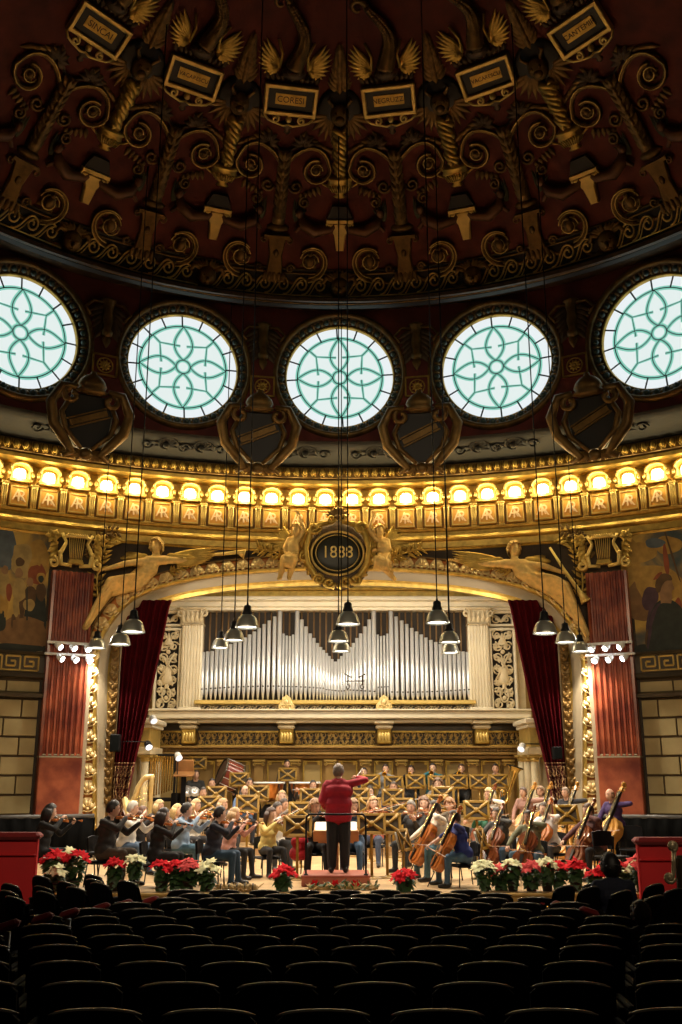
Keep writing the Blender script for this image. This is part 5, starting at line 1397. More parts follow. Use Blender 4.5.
# wall panelling below: narrow gilt pilasters and framed cream panels
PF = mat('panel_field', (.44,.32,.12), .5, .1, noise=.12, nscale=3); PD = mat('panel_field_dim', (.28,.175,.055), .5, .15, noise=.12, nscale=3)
zt_, zb_ = bz(759), .7
cents = [150+18.0*i for i in range(22)]
for i, px in enumerate(cents):
    X = bx_(px, 775)
    if i % 2 == 0:
        e = empty('wall_pilaster', 'narrow gilt pilaster on the wall behind the brass players, %s from the left' % ORD[i//2], 'pilaster', 'pilasters on the stage back wall', loc=(X, YB+.26, 0))
        b = MB(); b.box((0, 0, (zt_+zb_)/2), (.26, .12, zt_-zb_)); b.build('shaft', OCHRE, e)
        b = MB(); b.box((0, -.02, zt_-.04), (.36, .2, .07), ch=.015); b.box((0,-.02,zt_-.12), (.3,.17,.05), ch=.015)
        for q in (-1, 1): b.tube(spiral((q*.13, zt_-.14), .05, .012, 1.2, pi/2, 10, q, -.1), .018, 4)
        b.build('cap', GOLDL, e)
    else:
        e = empty('framed_panelling', 'cream framed panel on the wall behind the brass players, %s from the left' % ORD[i//2], 'panel', 'panels on the stage back wall', loc=(X, YB+.28, 0))
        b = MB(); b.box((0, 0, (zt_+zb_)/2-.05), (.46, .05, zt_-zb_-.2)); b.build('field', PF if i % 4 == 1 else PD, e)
        b = MB()
        for (x, z, dx, dz) in ((-.25, (zt_+zb_)/2, .05, zt_-zb_-.1), (.25, (zt_+zb_)/2, .05, zt_-zb_-.1), (0, zt_-.06, .55, .05), (0, zb_+.1, .55, .05)): b.box((x, -.03, z), (dx, .08, dz), ch=.012)
        b.box((-.18,-.03,zt_-.12), (.07,.06,.07)); b.box((.18,-.03,zt_-.12), (.07,.06,.07))
        b.build('frame', GOLD, e)
# side columns
for s, nm in ((-1, 'left'), (1, 'right')):
    for i, (px, Y) in enumerate(((522, 27.9), (528, 27.3), (535, 26.7))):
        X = at_y(px, 770, Y).x*s; zt2 = at_y(CX, 757, Y).z
        e = empty('stage_column', 'cream column beside the crimson curtain, %s side, %s from the back' % (nm, ORD[i]), 'column', 'columns at the stage sides', loc=(X, Y, 0))
        b = MB(); b.lathe([(.17, .0), (.17, .1), (.13, .16), (.13, .24), (.115, .3), (.10, zt2-.1)], 14); b.build('shaft', CREAM, e)
        b = MB(); b.lathe([(.10, zt2-.12), (.13, zt2-.1), (.11, zt2-.06), (.15, zt2)], 14); b.box((0,0,zt2+.02), (.34,.34,.06), ch=.01); b.build('capital', GOLDL, e)
    Xm = at_y(529, 750, 27.3).x*s
    e = empty('column_entablature', 'gilt entablature block over the columns at %s of stage' % nm, 'entablature', 'entablatures over the side columns', loc=(Xm+s*.1, 27.3, 0))
    z0_, z1_ = at_y(CX, 756, 27.3).z, at_y(CX, 722, 27.3).z
    b = MB(); b.box((s*.1, .0, z0_+.12), (.75, 1.7, .2), ch=.02); b.build('architrave', CREAM, e)
    b = MB(); b.box((s*.1, .0, (z0_+z1_)/2+.05), (.62, 1.6, z1_-z0_-.3)); b.build('frieze', GOLDL, e)
    b = MB(); b.box((s*.1, .0, z1_-.02), (.9, 1.85, .14), ch=.03); b.box((s*.1,0,z1_-.14), (.76,1.7,.1), ch=.02); b.build('cornice', IVORY, e)
# curtains
def curtain(s, nm):
    L = [(124,600),(123,625),(122,648),(118.7,702),(115,754),(112.5,790),(111,830)]; R = [(172,600),(169.3,607.6),(163,640),(157,667),(150,702),(142,735),(135,763),(130.5,785),(128,800),(127,830)]
    def xa(P, y):
        for i in range(len(P)-1):
            if P[i][1] <= y <= P[i+1][1]: k = (y-P[i][1])/(P[i+1][1]-P[i][1]); return P[i][0]+(P[i+1][0]-P[i][0])*k
        return P[-1][0]
    Yc = 25.45; nu, nv = 64, 40
    e = empty('stage_curtain', 'crimson velvet curtain with brocade hem, gathered at %s of stage' % nm, 'curtain', 'stage curtains', loc=(0, Yc, 0))
    def grid(y0, y1, th):
        b = MB(); V = []
        for j in range(nv+1):
            py = y0+(y1-y0)*j/nv; l, r = xa(L, py), xa(R, py); zz = bz(py, Yc)
            gat = .5 + .5*min(1, max(0, (py-600)/200))
            for i in range(nu+1):
                u = i/nu; x = at_y(l+(r-l)*u, py, Yc).x; y = .10*sin(u*2*pi*7 + .4*sin(py*.02)) + .05*sin(u*2*pi*3.1+py*.015)
                V.append((-x if s > 0 else x, y*gat + th, zz))
        b.add(V, [(j*(nu+1)+i, j*(nu+1)+i+1, (j+1)*(nu+1)+i+1, (j+1)*(nu+1)+i) for j in range(nv) for i in range(nu)], True); return b, V
    b, V = grid(600, 763, 0); b2, _ = grid(600, 763, .03); o = len(b.v); b.add(b2.v, b2.f, True); b.build('velvet', CURTAIN, e)
    b, V = grid(763, 830, -.01); b2, _ = grid(763, 830, .04); b.add(b2.v, b2.f, True); b.build('brocade_hem', CURTAINP, e)
    t = MB()
    rnd = random.Random(4)
    def P(u, q):
        i = min(nu, max(0, int(u*nu))); j = min(nv, max(0, int(q*nv))); p = V[j*(nu+1)+i]; return (p[0], p[1]-.012, p[2])
    t.tube([P(i/40, .01) for i in range(41)], .013, 4); t.tube([P(i/40, .055) for i in range(41)], .009, 4)
    for c in range(6):
        for k in range(5):
            u0, q0 = (c+.5)/6, .13+k*.18
            t.tube([P(u0+.075*sin(w_*.7)*cos(w_*.3), q0+.08*cos(w_*.55)) for w_ in range(14)], .011, 4)
            t.tube([P(u0+.06*cos(w_*.5), q0+.05*sin(w_*.5)) for w_ in range(10)], .008, 4)
    t.build('gold_embroidery', mat('gold_thread', (.62,.42,.22), .5, .3), e)
curtain(-1, 'left'); curtain(1, 'right')
# gilded drapes of ornament on the inner jamb
for s, nm in ((-1, 'left'), (1, 'right')):
    p = at_y(113.5, 690, 25.3)
    b = MB(); rnd = random.Random(8)
    for i in range(18):
        z = at_y(CX, 640+i*9.5, 25.3).z
        for q in (-1, 1): b.leaf((0,-.05,z), (q*.12,-.07,z+.14), .06, .05)
        b.sphere((0,-.07,z), (.06,.05,.07), 7, 5)
    b.box((0, .02, 2.6), (.20, .08, 5.2))
    o = b.build('jamb_ornament', GOLDD, loc=((p.x)*(-s), 25.3, 0)); o.location.x = abs(p.x)*s
    tag(o, 'vertical strip of gilt leaves between arch and curtain, %s side' % nm, 'relief', 'gilt jamb strips')
# ------------------------------------------------------------------ hall floor, boxes, seats, pendant lamps
b = MB()
b.add([(-14, -1.0, -.2), (14, -1.0, -.2), (14, 5.0, -.29), (-14, 5.0, -.29), (14, 16.0, -.70), (-14, 16.0, -.70), (14, 30, -.70), (-14, 30, -.70)], [(0,1,2,3), (3,2,4,5), (5,4,6,7)]); struct(b.build('floor', FLOORDARK))
def floorz(y): return -.29 - .41*(min(16, max(5, y))-5)/11
# dark draped barrier in front of the wall at either side
BAR = mat('grey_draped_cloth', (.004,.004,.004), .9, 0, noise=.4, nscale=3, spec=.05)
BARE = mat('grey_rail', (.07,.068,.066), .45, .2)
for s, nm in ((-1,'left'),(1,'right')):
    e = empty('draped_barrier', 'dark cloth-draped barrier with a grey top rail, %s side of the stage' % nm, 'barrier', 'barriers at the stage sides', loc=(0,0,0))
    x0, x1 = s*5.45, s*8.8; Y0, Y1 = 22.8, 21.4
    zt_ = at_y(60, 815, 22.6).z
    n = 60; b = MB(); V = []
    for i in range(n+1):
        q = i/n; x = x0+(x1-x0)*q; y = Y0+(Y1-Y0)*q; w_ = .05*sin(i*1.3)
        V += [(x, y+w_-.06, -.1), (x, y+w_*.5-.05, zt_-.06), (x, y+.1, zt_-.06), (x, y+.12, -.1)]
    b.add(V, [(i*4+j, i*4+(j+1) % 4, (i+1)*4+(j+1) % 4, (i+1)*4+j) for i in range(n) for j in range(4)], True); b.build('cloth', BAR, e)
    b = MB(); b.tube([(x0, Y0, zt_-.03), (x1, Y1, zt_-.03)], .05, 8); b.build('top_rail', BARE, e)
# red boxes at the front corners
for s, nm, pxi, pyt in ((-1,'left',38,833),(1,'right',637,838)):
    yy = 15.0; X = abs(at_y(pxi, pyt, yy).x); zt_ = at_y(pxi, pyt, yy).z; xo = X+3.0
    e = empty('red_box', 'red cloth-covered box parapet at the front corner, %s edge of the hall' % nm, 'box', 'red boxes', loc=(s*(X+xo)/2, yy, 0))
    L = xo-X; zb_ = floorz(yy)
    b = MB(); b.box((0, .06, (zt_+zb_)/2), (L, .12, zt_-zb_-.04), ch=.02); b.build('parapet', REDBOX, e)
    b = MB(); b.box((0, .03, zt_-.04), (L+.1, .26, .10), ch=.04); b.build('padded_rail', REDVELVET, e)
    b = MB(); b.box((0, -.02, zt_-.30), (L-.02, .05, .03), ch=.01); b.box((0, -.01, zb_+.12), (L, .06, .2), ch=.01); b.build('moulding', REDBOX, e)
# ------------------------------------------------------------------ theatre seats (facing +y)
def seat_proto(cushion_down=True):
    e = empty('theatre_seat', 'x', 'seat', 'theatre seats')
    b = MB(); w_, zb_, zt_ = .235, .36, .90; n = 10
    F1, B1 = [], []
    def top(x): return zt_ - .035*(abs(x)/w_)**2.2 - (.03 if abs(x) > w_*.97 else 0)
    V = []
    for i in range(n+1):
        x = -w_+2*w_*i/n
        for (z, y) in ((zb_, .02), (zb_+.25, -.02), (top(x)-.015, -.055), (top(x), -.045), (top(x), -.012), (top(x)-.03, .0), (zb_+.28, .055), (zb_, .08)):
            V.append((x, y + .05*(x/w_)**2, z))
    k = 8; b.add(V, [(i*k+j, i*k+(j+1) % k, (i+1)*k+(j+1) % k, (i+1)*k+j) for i in range(n) for j in range(k)] + [tuple(range(k)), tuple(n*k+j for j in reversed(range(k)))], True); b.build('backrest', SEATLEATHER, e)
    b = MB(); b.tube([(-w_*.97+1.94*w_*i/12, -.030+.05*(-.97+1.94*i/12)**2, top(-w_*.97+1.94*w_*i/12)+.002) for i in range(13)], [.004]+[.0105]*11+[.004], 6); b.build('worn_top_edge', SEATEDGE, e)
    b = MB()
    if cushion_down: b.box((0, .26, .42), (.44, .42, .10), ch=.04)
    else: b.box((0, .13, .58), (.44, .10, .40), ch=.04)
    b.build('cushion', REDVELVET, e)
    for s in (-1, 1):
        b = MB(); b.box((s*.268, .20, .30), (.035, .40, .60), ch=.01); b.box((s*.268, .20, .61), (.05, .42, .035), ch=.012); b.build('side_panel', mat('black_stained_wood', (.006,.004,.003), .7, spec=.1), e)
    return e
SEAT = seat_proto(); first = [True]; nseat = [0]
TREE = [(c, children(c)) for c in children(SEAT)]
def put_seat(x, y, ztop, rz, label):
    M = Matrix.Translation((x, y, ztop-.90)) @ Matrix.Rotation(rz, 4, 'Z')
    nseat[0] += 1
    if first[0]: first[0] = False; SEAT.matrix_world = M; SEAT['label'] = label; return SEAT
    return clone(SEAT, label, M=M, tree=TREE)
ROWY = [1009.8,982.9,962.5,946.3,935.8,925.8,917.1,909.4,903.1,898.1,893.9,890.2]
ROWPH = [.855,.36,.786,.307,.73,.254,.715,.244,.72,.29,.63,.13]
def edge(d): 
    P = [(5.0,1.36),(5.26,1.43),(8.66,2.53),(10.35,3.0),(11.2,2.85),(12.8,2.5),(14.6,2.15)]
    for (a, u), (c, v) in zip(P, P[1:]):
        if a <= d <= c: return u+(v-u)*(d-a)/(c-a)
    return P[-1][1]
PIT = .56
for r_, (py, ph) in enumerate(zip(ROWY, ROWPH)):
    d_ = 5.26+.84*r_; zt_ = at_y(CX, py, d_).z; ed = edge(d_); xs = []
    for k in range(-14, 15):
        x = (k+ph)*PIT; q = at_y(0, py, d_).x
        if abs(x) > abs(q)+.35: continue
        if r_ >= 6 and abs(x) > ed: continue
        xs.append(x)
    for i, x in enumerate(xs):
        sh = 0.0 if abs(x) < ed else .05*(1 if x > 0 else -1)
        put_seat(x+sh, d_ + .012*x*x, zt_, -.02*x, 'black theatre seat, %s from the left in the %s row from the camera' % (ORD[i], ORD[r_]))
def side_block(s, nm):
    rows = [[(14,897,10.4),(45,892,11.1),(75,887.5,11.8),(99,883,12.5),(127,881,13.3)], [(8,891,11.3),(42,886.5,12.0),(66,882,12.8),(94,879.5,13.5)], [(10,884,12.3),(41,876,13.2),(93,875,14.2)]]
    if s > 0: rows = [[(565,886,12.9),(590,887,12.2),(622,891,11.4),(655,896,10.7)], [(592,883,13.6),(655,884,12.2),(674,889,11.5)]]
    for r_, row in enumerate(rows):
        for i, (px, py, d_) in enumerate(row):
            p = at_y(px, py, d_); put_seat(p.x, p.y, p.z, s*radians(48), 'dark seat of the %s side block, %s from the camera in angled row %s' % (nm, ORD[i], ['one','two','three'][r_]))
side_block(-1, 'left'); side_block(1, 'right')
# red folded seats at the aisle end of the side blocks
for s, nm, L in ((-1,'left',[(8,922,9.6),(42,915,10.2),(68.5,910.5,10.8),(100,905,11.5),(123,901.5,12.2),(150,898,12.9)]), (1,'right',[(538,899,12.9),(562,903,12.2),(590,909,11.2)])):
    for i, (px, py, d_) in enumerate(L):
        p = at_y(px, py, d_); e = empty('tip_up_seat', 'red velvet tip-up aisle seat at the %s aisle, %s from the camera' % (nm, ORD[i]), 'seat', 'red aisle seats', loc=(p.x, p.y, p.z), rz=0)
        b = MB(); b.box((0, 0, -.03), (.21, .12, .075), ch=.03); c_ = b.build('cushion', REDVELVET, e); c_.rotation_euler = (0, s*.30, 0)
        b = MB(); b.tube([(-s*.0, .0, -.08), (0, 0, floorz(p.y)-p.z)], .035, 8); b.box((0, 0, floorz(p.y)-p.z+.02), (.24,.24,.04), ch=.01); b.build('pedestal', WOODDARK, e)
        b = MB(); b.sphere((s*.10, -.05, -.09), (.022,.022,.026), 8, 6); b.box((s*.10, -.03, -.14), (.03,.04,.10), ch=.008); b.build('brass_bracket', BRASS, e)
# carved gilded bench end at the right
p = at_y(671, 846, 11.6); e = empty('carved_bench_end', 'carved gilded scroll bench end rising above the seats by the right-hand box', 'bench end', loc=(p.x, p.y, 0)); z0 = floorz(p.y)
b = MB(); b.box((.14, .02, (p.z+z0)/2-.05), (.20, .10, p.z-z0-.1), ch=.03); b.build('dark_back', WOODDARK, e)
b = MB(); b.tube(spiral((.0, p.z), .055, .012, 1.4, -pi/2, 16, 1, -.04), .022, 7); b.sphere((0,-.03,p.z), (.05,.04,.055), 8, 6); b.tube([(.02,-.03,p.z-.05),(.0,-.035,p.z-.18),(-.01,-.03,p.z-.30),(-.04,-.03,p.z-.36)], [.028,.022,.024,.03], 8); b.tube(spiral((-.06, p.z-.33), .06, .015, 1.3, 0, 14, -1, -.04), .022, 7); b.sphere((-.06,-.03,p.z-.33), (.045,.035,.05), 8, 6)
b.build('carved_scroll', mat('silver_gilt', (.62,.50,.30), .35, .5), e)
# ------------------------------------------------------------------ pendant lamps
def domez(x, y):
    R = math.hypot(x, y-CD)
    for (a, c) in zip(DPROF, DPROF[1:]):
        if c[0] <= R <= a[0]: return a[1]+(c[1]-a[1])*(a[0]-R)/(a[0]-c[0])
    return 16.0
PEND = [(133,632.7,18.3,'nearest of the left trio'),(120,645,20.9,'middle of the left trio'),(96.6,648.5,24.2,'farthest of the left trio'),(247,628,18.3,'nearest of the second trio from the left'),(234,641,20.9,'middle of the second trio from the left'),(220.5,648.5,24.2,'farthest of the second trio from the left'),(348,625,18.3,'nearest of the central trio'),(338.5,642,20.9,'middle of the central trio'),(341.5,652,24.2,'farthest of the central trio'),(437.5,623.5,18.3,'nearest of the second trio from the right'),(449.5,643,20.9,'middle of the second trio from the right'),(450.5,653.5,24.2,'farthest of the second trio from the right'),(545,634,18.3,'nearest of the right trio'),(566,643,20.9,'middle of the right trio'),(580.5,652,24.2,'farthest of the right trio')]
LAMP_PTS = []
b = MB(); b.lathe([(.205,0),(.208,.015),(.195,.05),(.180,.11),(.150,.17),(.105,.205),(.088,.215)], 24, cap=False); b.lathe([(.19,.006),(.18,.05),(.16,.11),(.13,.16)], 24, cap=False); shade_me = b.mesh('shade', [WHITEMET])
b = MB(); b.lathe([(.092,.205),(.088,.25),(.072,.28),(.066,.345),(.05,.365),(.02,.375),(.012,.42)], 18); cap_me = b.mesh('lamp_cap', [BLACKMET])
b = MB(); b.lathe([(.0,.03),(.17,.032),(.185,.03)], 20, cap=False); b.lathe([(0,.012),(.05,.02),(.06,.05),(.045,.09),(.03,.12)], 12); glow_me = b.mesh('bulb', [GLOWW])
for i, (px, py, d_, lb) in enumerate(PEND):
    p = at_y(px, py, d_); zt_ = domez(p.x, p.y) - p.z
    e = empty('pendant_lamp', 'grey bell pendant lamp on a long cable, %s' % lb, 'lamp', 'pendant lamps over the stage', loc=p)
    for nm_, me_ in (('shade', shade_me), ('lamp_cap', cap_me), ('bulb', glow_me)):
        k_ = obj(nm_, me_, e); k_.scale = (1.09, 1.09, 1.16)
    b = MB(); b.tube([(0,0,.40), (0,0,zt_)], .013, 5); b.build('cable', BLACK, e); LAMP_PTS.append(p)
# ------------------------------------------------------------------ instruments, stands, chairs
def ubody(L, wk=1.0, slope=0.0):
    R = [(0,0),(.10,.008),(.20,.04),(.27,.11),(.292,.21),(.27,.32),(.22,.395),(.172,.45),(.156,.52),(.165,.585),(.205,.64),(.232,.72),(.232,.80-slope),(.20,.89-slope*.6),(.11,.97-slope*.1),(0,1.0)]
    R = [(x*wk*L, z*L) for x, z in R]
    return R + [(-x, z) for x, z in reversed(R[1:-1])]
def string_instrument(name, L, th, total, varn, wk=1.0, pin=0.0, slope=0.0):
    e = empty(name, 'x', name.replace('_', ' '))
    O = ubody(L, wk, slope); t = th*L
    b = MB(); b.prism(O, -t/2, t/2, bev=t*.10)
    n = len(O); inner = [(x*.62, .05*L+z*.90) for x, z in O]; o0 = len(b.v)
    b.prism(inner, -t*.66, -t*.45, bev=t*.06); b.build('body', varn, e)
    b = MB(); zt = total*L
    b.tube([(0,-t*.45,.62*L),(0,-t*.62,.98*L),(0,-t*.62,zt*.90)], [.035*L,.034*L,.030*L], 6); b.box((0,-t*.80,(.60*L+zt*.885)/2), (.072*L,.045*L,zt*.885-.60*L)); b.build('fingerboard', EBONY, e)
    b = MB(); b.box((0,-t*.60,zt*.93), (.055*L,.06*L,.10*L)); 
    sp_ = spiral((0, 0), .055*L, .012*L, 1.3, -pi/2, 12, 1); b.tube([(0, -t*.60 + p[0], zt*.985 + p[2]) for p in sp_], .026*L, 6)
    for i, s in enumerate((-1,1,-1,1)): b.tube([(0,-t*.6,zt*(.905+.016*i)), (s*.085*L,-t*.6,zt*(.905+.016*i))], .012*L, 5)
    b.build('scroll', varn, e)
    b = MB(); b.prism([(-.07*L,0),(.07*L,0),(.055*L,.05*L),(-.055*L,.05*L)], -.012*L, .012*L); b.v = [(x, -t*.62 - z*1.6, y+.44*L) for x, y, z in b.v]; b.build('bridge', WOODLIGHT, e)
    b = MB(); b.prism([(-.025*L,.06*L),(.025*L,.06*L),(.05*L,.33*L),(-.05*L,.33*L)], -t*.85, -t*.72); b.build('tailpiece', EBONY, e)
    b = MB()
    for i in range(4): b.tube([((i-1.5)*.022*L,-t*.86,.33*L),((i-1.5)*.026*L,-t*.64-.085*L,.44*L),((i-1.5)*.012*L,-t*.95,zt*.885)], .0035*L, 4)
    b.build('strings', BRASS, e)
    for s in (-1, 1): b = MB(); b.tube([(s*.115*L,-t*.66,.52*L),(s*.10*L,-t*.66,.47*L),(s*.125*L,-t*.66,.41*L),(s*.11*L,-t*.66,.36*L)], .008*L, 5); b.build('sound_hole', EBONY, e)
    if pin: b = MB(); b.tube([(0,0,.02*L),(0,0,-pin)], .010*L+.003, 6); b.build('endpin', BLACKMET, e)
    else: b = MB(); b.sphere((-.11*L,-t*.75,.06*L), (.10*L,.05*L,.07*L), 8, 5); b.build('chin_rest', EBONY, e)
    return e
def bow_proto():
    e = empty('bow', 'x', 'bow')
    b = MB(); b.tube([(0,0,-.03),(0,.006,.35),(0,-.004,.70),(0,-.02,.73)], [.0065,.006,.005,.004], 6); b.build('stick', mat('bow_wood', (.40,.16,.06), .3), e)
    b = MB(); b.box((0,-.022,.35), (.010,.004,.68)); b.build('bow_hair', mat('bow_hair_white', (.85,.82,.74), .6), e)
    b = MB(); b.box((0,-.012,.015), (.014,.022,.05)); b.build('frog', EBONY, e); return e
def horn_tube(name, cat, parts, m):
    e = empty(name, 'x', cat)
    for nm, mb, mm in parts: mb.build(nm, mm, e)
    return e
def trumpet_proto():
    a = MB(); a.tube([(0,0,0),(0,0,.36)], .009, 8); a.tube([(0,0,.30),(0,0,.40),(0,0,.46),(0,0,.49)], [.009,.018,.035,.062], 12, cap=False)
    a.tube([(0,0,.08),(0,-.0,.10),(0,-.05,.12),(0,-.06,.25),(0,-.05,.36),(0,0,.37)], .008, 6)
    v = MB()
    for i in range(3): v.tube([(0,.03,.19+.028*i),(0,-.09,.19+.028*i)], .011, 8); v.tube([(0,.05,.19+.028*i),(0,.03,.19+.028*i)], .006, 6)
    mth = MB(); mth.tube([(0,0,-.02),(0,0,.0),(0,0,.05)], [.013,.008,.006], 8)
    return horn_tube('trumpet', 'trumpet', [('bell_tube', a, BRASS), ('valves', v, BRASS), ('mouthpiece', mth, BRASS)], BRASS)
def clarinet_proto(nm='clarinet', m=None):
    a = MB(); a.tube([(0,0,0),(0,0,.08),(0,0,.50),(0,0,.58),(0,0,.62)], [.010,.013,.014,.022,.034], 10)
    k = MB()
    for i in range(9): k.tube([(.0,-.016,.14+.04*i),(.012,-.018,.155+.04*i)], .006, 5)
    for z in (.08,.27,.48): k.lathe([(.016,z),(.017,z+.008),(.016,z+.016)], 10)
    return horn_tube(nm, nm, [('body', a, m or EBONY), ('keys', k, SILVER)], EBONY)
def flute_proto():
    a = MB(); a.tube([(0,0,-.06),(0,0,.58)], .010, 8); k = MB()
    for i in range(9): k.tube([(0,-.010,.18+.036*i),(0,-.016,.18+.036*i)], .011, 6)
    return horn_tube('flute', 'flute', [('tube', a, SILVER), ('keys', k, SILVER)], SILVER)
PRO = dict(violin=string_instrument('violin', .36, .11, 1.65, VARNISH), viola=string_instrument('viola', .41, .11, 1.65, VARNISHD), cello=string_instrument('cello', .76, .17, 1.62, VARNISH, pin=.30), dark_cello=string_instrument('cello', .76, .17, 1.62, VARNISHD, pin=.30), bass=string_instrument('double_bass', 1.12, .18, 1.66, VARNISHY, 1.0, pin=.14, slope=.05),
    bow=bow_proto(), trumpet=trumpet_proto(), clarinet=clarinet_proto(), oboe=clarinet_proto('oboe', mat('grenadilla', (.03,.012,.008), .3)), flute=flute_proto())
used = set(); TREES = {k: [(c, children(c)) for c in children(v)] for k, v in PRO.items()}
def take(key, M, label, group=None):
    p = PRO[key]
    if key not in used:
        used.add(key); p.matrix_world = M; p['label'] = label
        if group: p['group'] = group
        return p
    return clone(p, label, M=M, group=group, tree=TREES[key])
# chair
def chair_proto():
    e = empty('orchestra_chair', 'x', 'chair')
    b = MB(); b.box((0, .0, .455), (.43,.42,.05), ch=.02); b.build('seat', BLACK, e)
    b = MB(); n = 6; V = []
    for i in range(n+1):
        x = -.20+.40*i/n; y = -.215 + .03*(x/.2)**2*1.0
        V += [(x, y, .62), (x, y-.02, .86-.02*(x/.2)**2), (x, y-.045, .86-.02*(x/.2)**2), (x, y-.03, .62)]
    b.add(V, [(i*4+j, i*4+(j+1) % 4, (i+1)*4+(j+1) % 4, (i+1)*4+j) for i in range(n) for j in range(4)]+[(0,1,2,3),(n*4+3,n*4+2,n*4+1,n*4)]); b.build('backrest', BLACK, e)
    for sx in (-1, 1):
        b = MB(); b.tube([(sx*.19,.18,.44),(sx*.205,.20,.0)], .012, 6); b.build('leg', BLACKMET, e)
        b = MB(); b.tube([(sx*.19,-.24,.84),(sx*.19,-.20,.45),(sx*.205,-.25,.0)], .012, 6); b.build('leg', BLACKMET, e)
    return e
CH = chair_proto(); CHT = [(c, children(c)) for c in children(CH)]; chu = [0]
def put_chair(M, label):
    if not chu[0]: chu[0] = 1; CH.matrix_world = M; CH['label'] = label; CH['group'] = 'orchestra chairs'; return
    clone(CH, label, M=M, group='orchestra chairs', tree=CHT)
# music stand with a crossed wooden desk
def stand_proto(H=.42):
    e = empty('music_stand', 'x', 'music stand')
    w_, h_ = .46, .32; f = MB()
    for (x, z, dx, dz) in ((0,h_/2,w_,.05),(0,-h_/2,w_,.05),(-w_/2,0,.05,h_+.05),(w_/2,0,.05,h_+.05)): f.box((x, 0, z), (dx,.022,dz), ch=.006)
    f.build('desk_frame', WOODGOLD, e)
    f = MB()
    for s in (-1, 1): f.tube([(-w_/2+.01,-.004,-s*h_/2),(-.06,-.004,-s*.035),(.06,-.004,s*.035),(w_/2-.01,-.004,s*h_/2)], [.042,.026,.026,.042], 6, flat=.4)
    f.lathe([(0,-.02),(.045,-.018),(.055,0)], 14, m=0); k = len(f.v)-3*14
    f.v[k:] = [(x, z, y) for x, y, z in f.v[k:]]
    f.build('cross_braces', WOODGOLD, e)
    f = MB(); f.box((0,.012,0), (w_-.03,.006,h_-.03)); f.build('backing', mat('stand_backing', (.035,.022,.008), .8), e)
    f = MB(); f.box((0,.045,-h_/2-.01), (w_,.09,.018), ch=.005); f.build('ledge', WOODGOLD, e)
    f = MB(); f.box((0,.06,.01), (.40,.006,.29)); f.box((-.10,.066,.01), (.19,.006,.28)); f.build('sheet_music', mat('music_paper', (.75,.72,.62), .7), e)
    return e
STP = stand_proto(); STT = [(c, children(c)) for c in children(STP)]; stu = [0]
def put_stand(px, py, d_, rz, label, tilt=-.28):
    p = at_y(px, py, d_); M = Matrix.Translation(p) @ Matrix.Rotation(rz, 4, 'Z') @ Matrix.Rotation(tilt, 4, 'X')
    if not stu[0]: stu[0] = 1; e = STP; e.matrix_world = M; e['label'] = label; e['group'] = 'crossed wooden music stands'
    else: e = clone(STP, label, M=M, group='crossed wooden music stands', tree=STT)
    zf = fl(p.y+.1)
    b = MB(); b.tube([(0,.02,-.10),(0,.02,-(p.z-zf)+.03)], [.018,.02], 8); b.box((0,.02,-(p.z-zf)/2), (.05,.03,p.z-zf-.1), ch=.005)
    b.lathe([(.20,0),(.20,.012),(.06,.03),(.025,.05)], 14, (0,.02,-(p.z-zf)))
    T = Matrix.Rotation(-tilt, 4, 'X'); b.v = [tuple(T @ Vector(v)) for v in b.v]
    b.build('post', WOODGOLD, e)
    return e
def fl(Y): 
    z = 0.0
    for y0, y1, h in RIS:
        if Y >= y0-.02: z = h
    return z
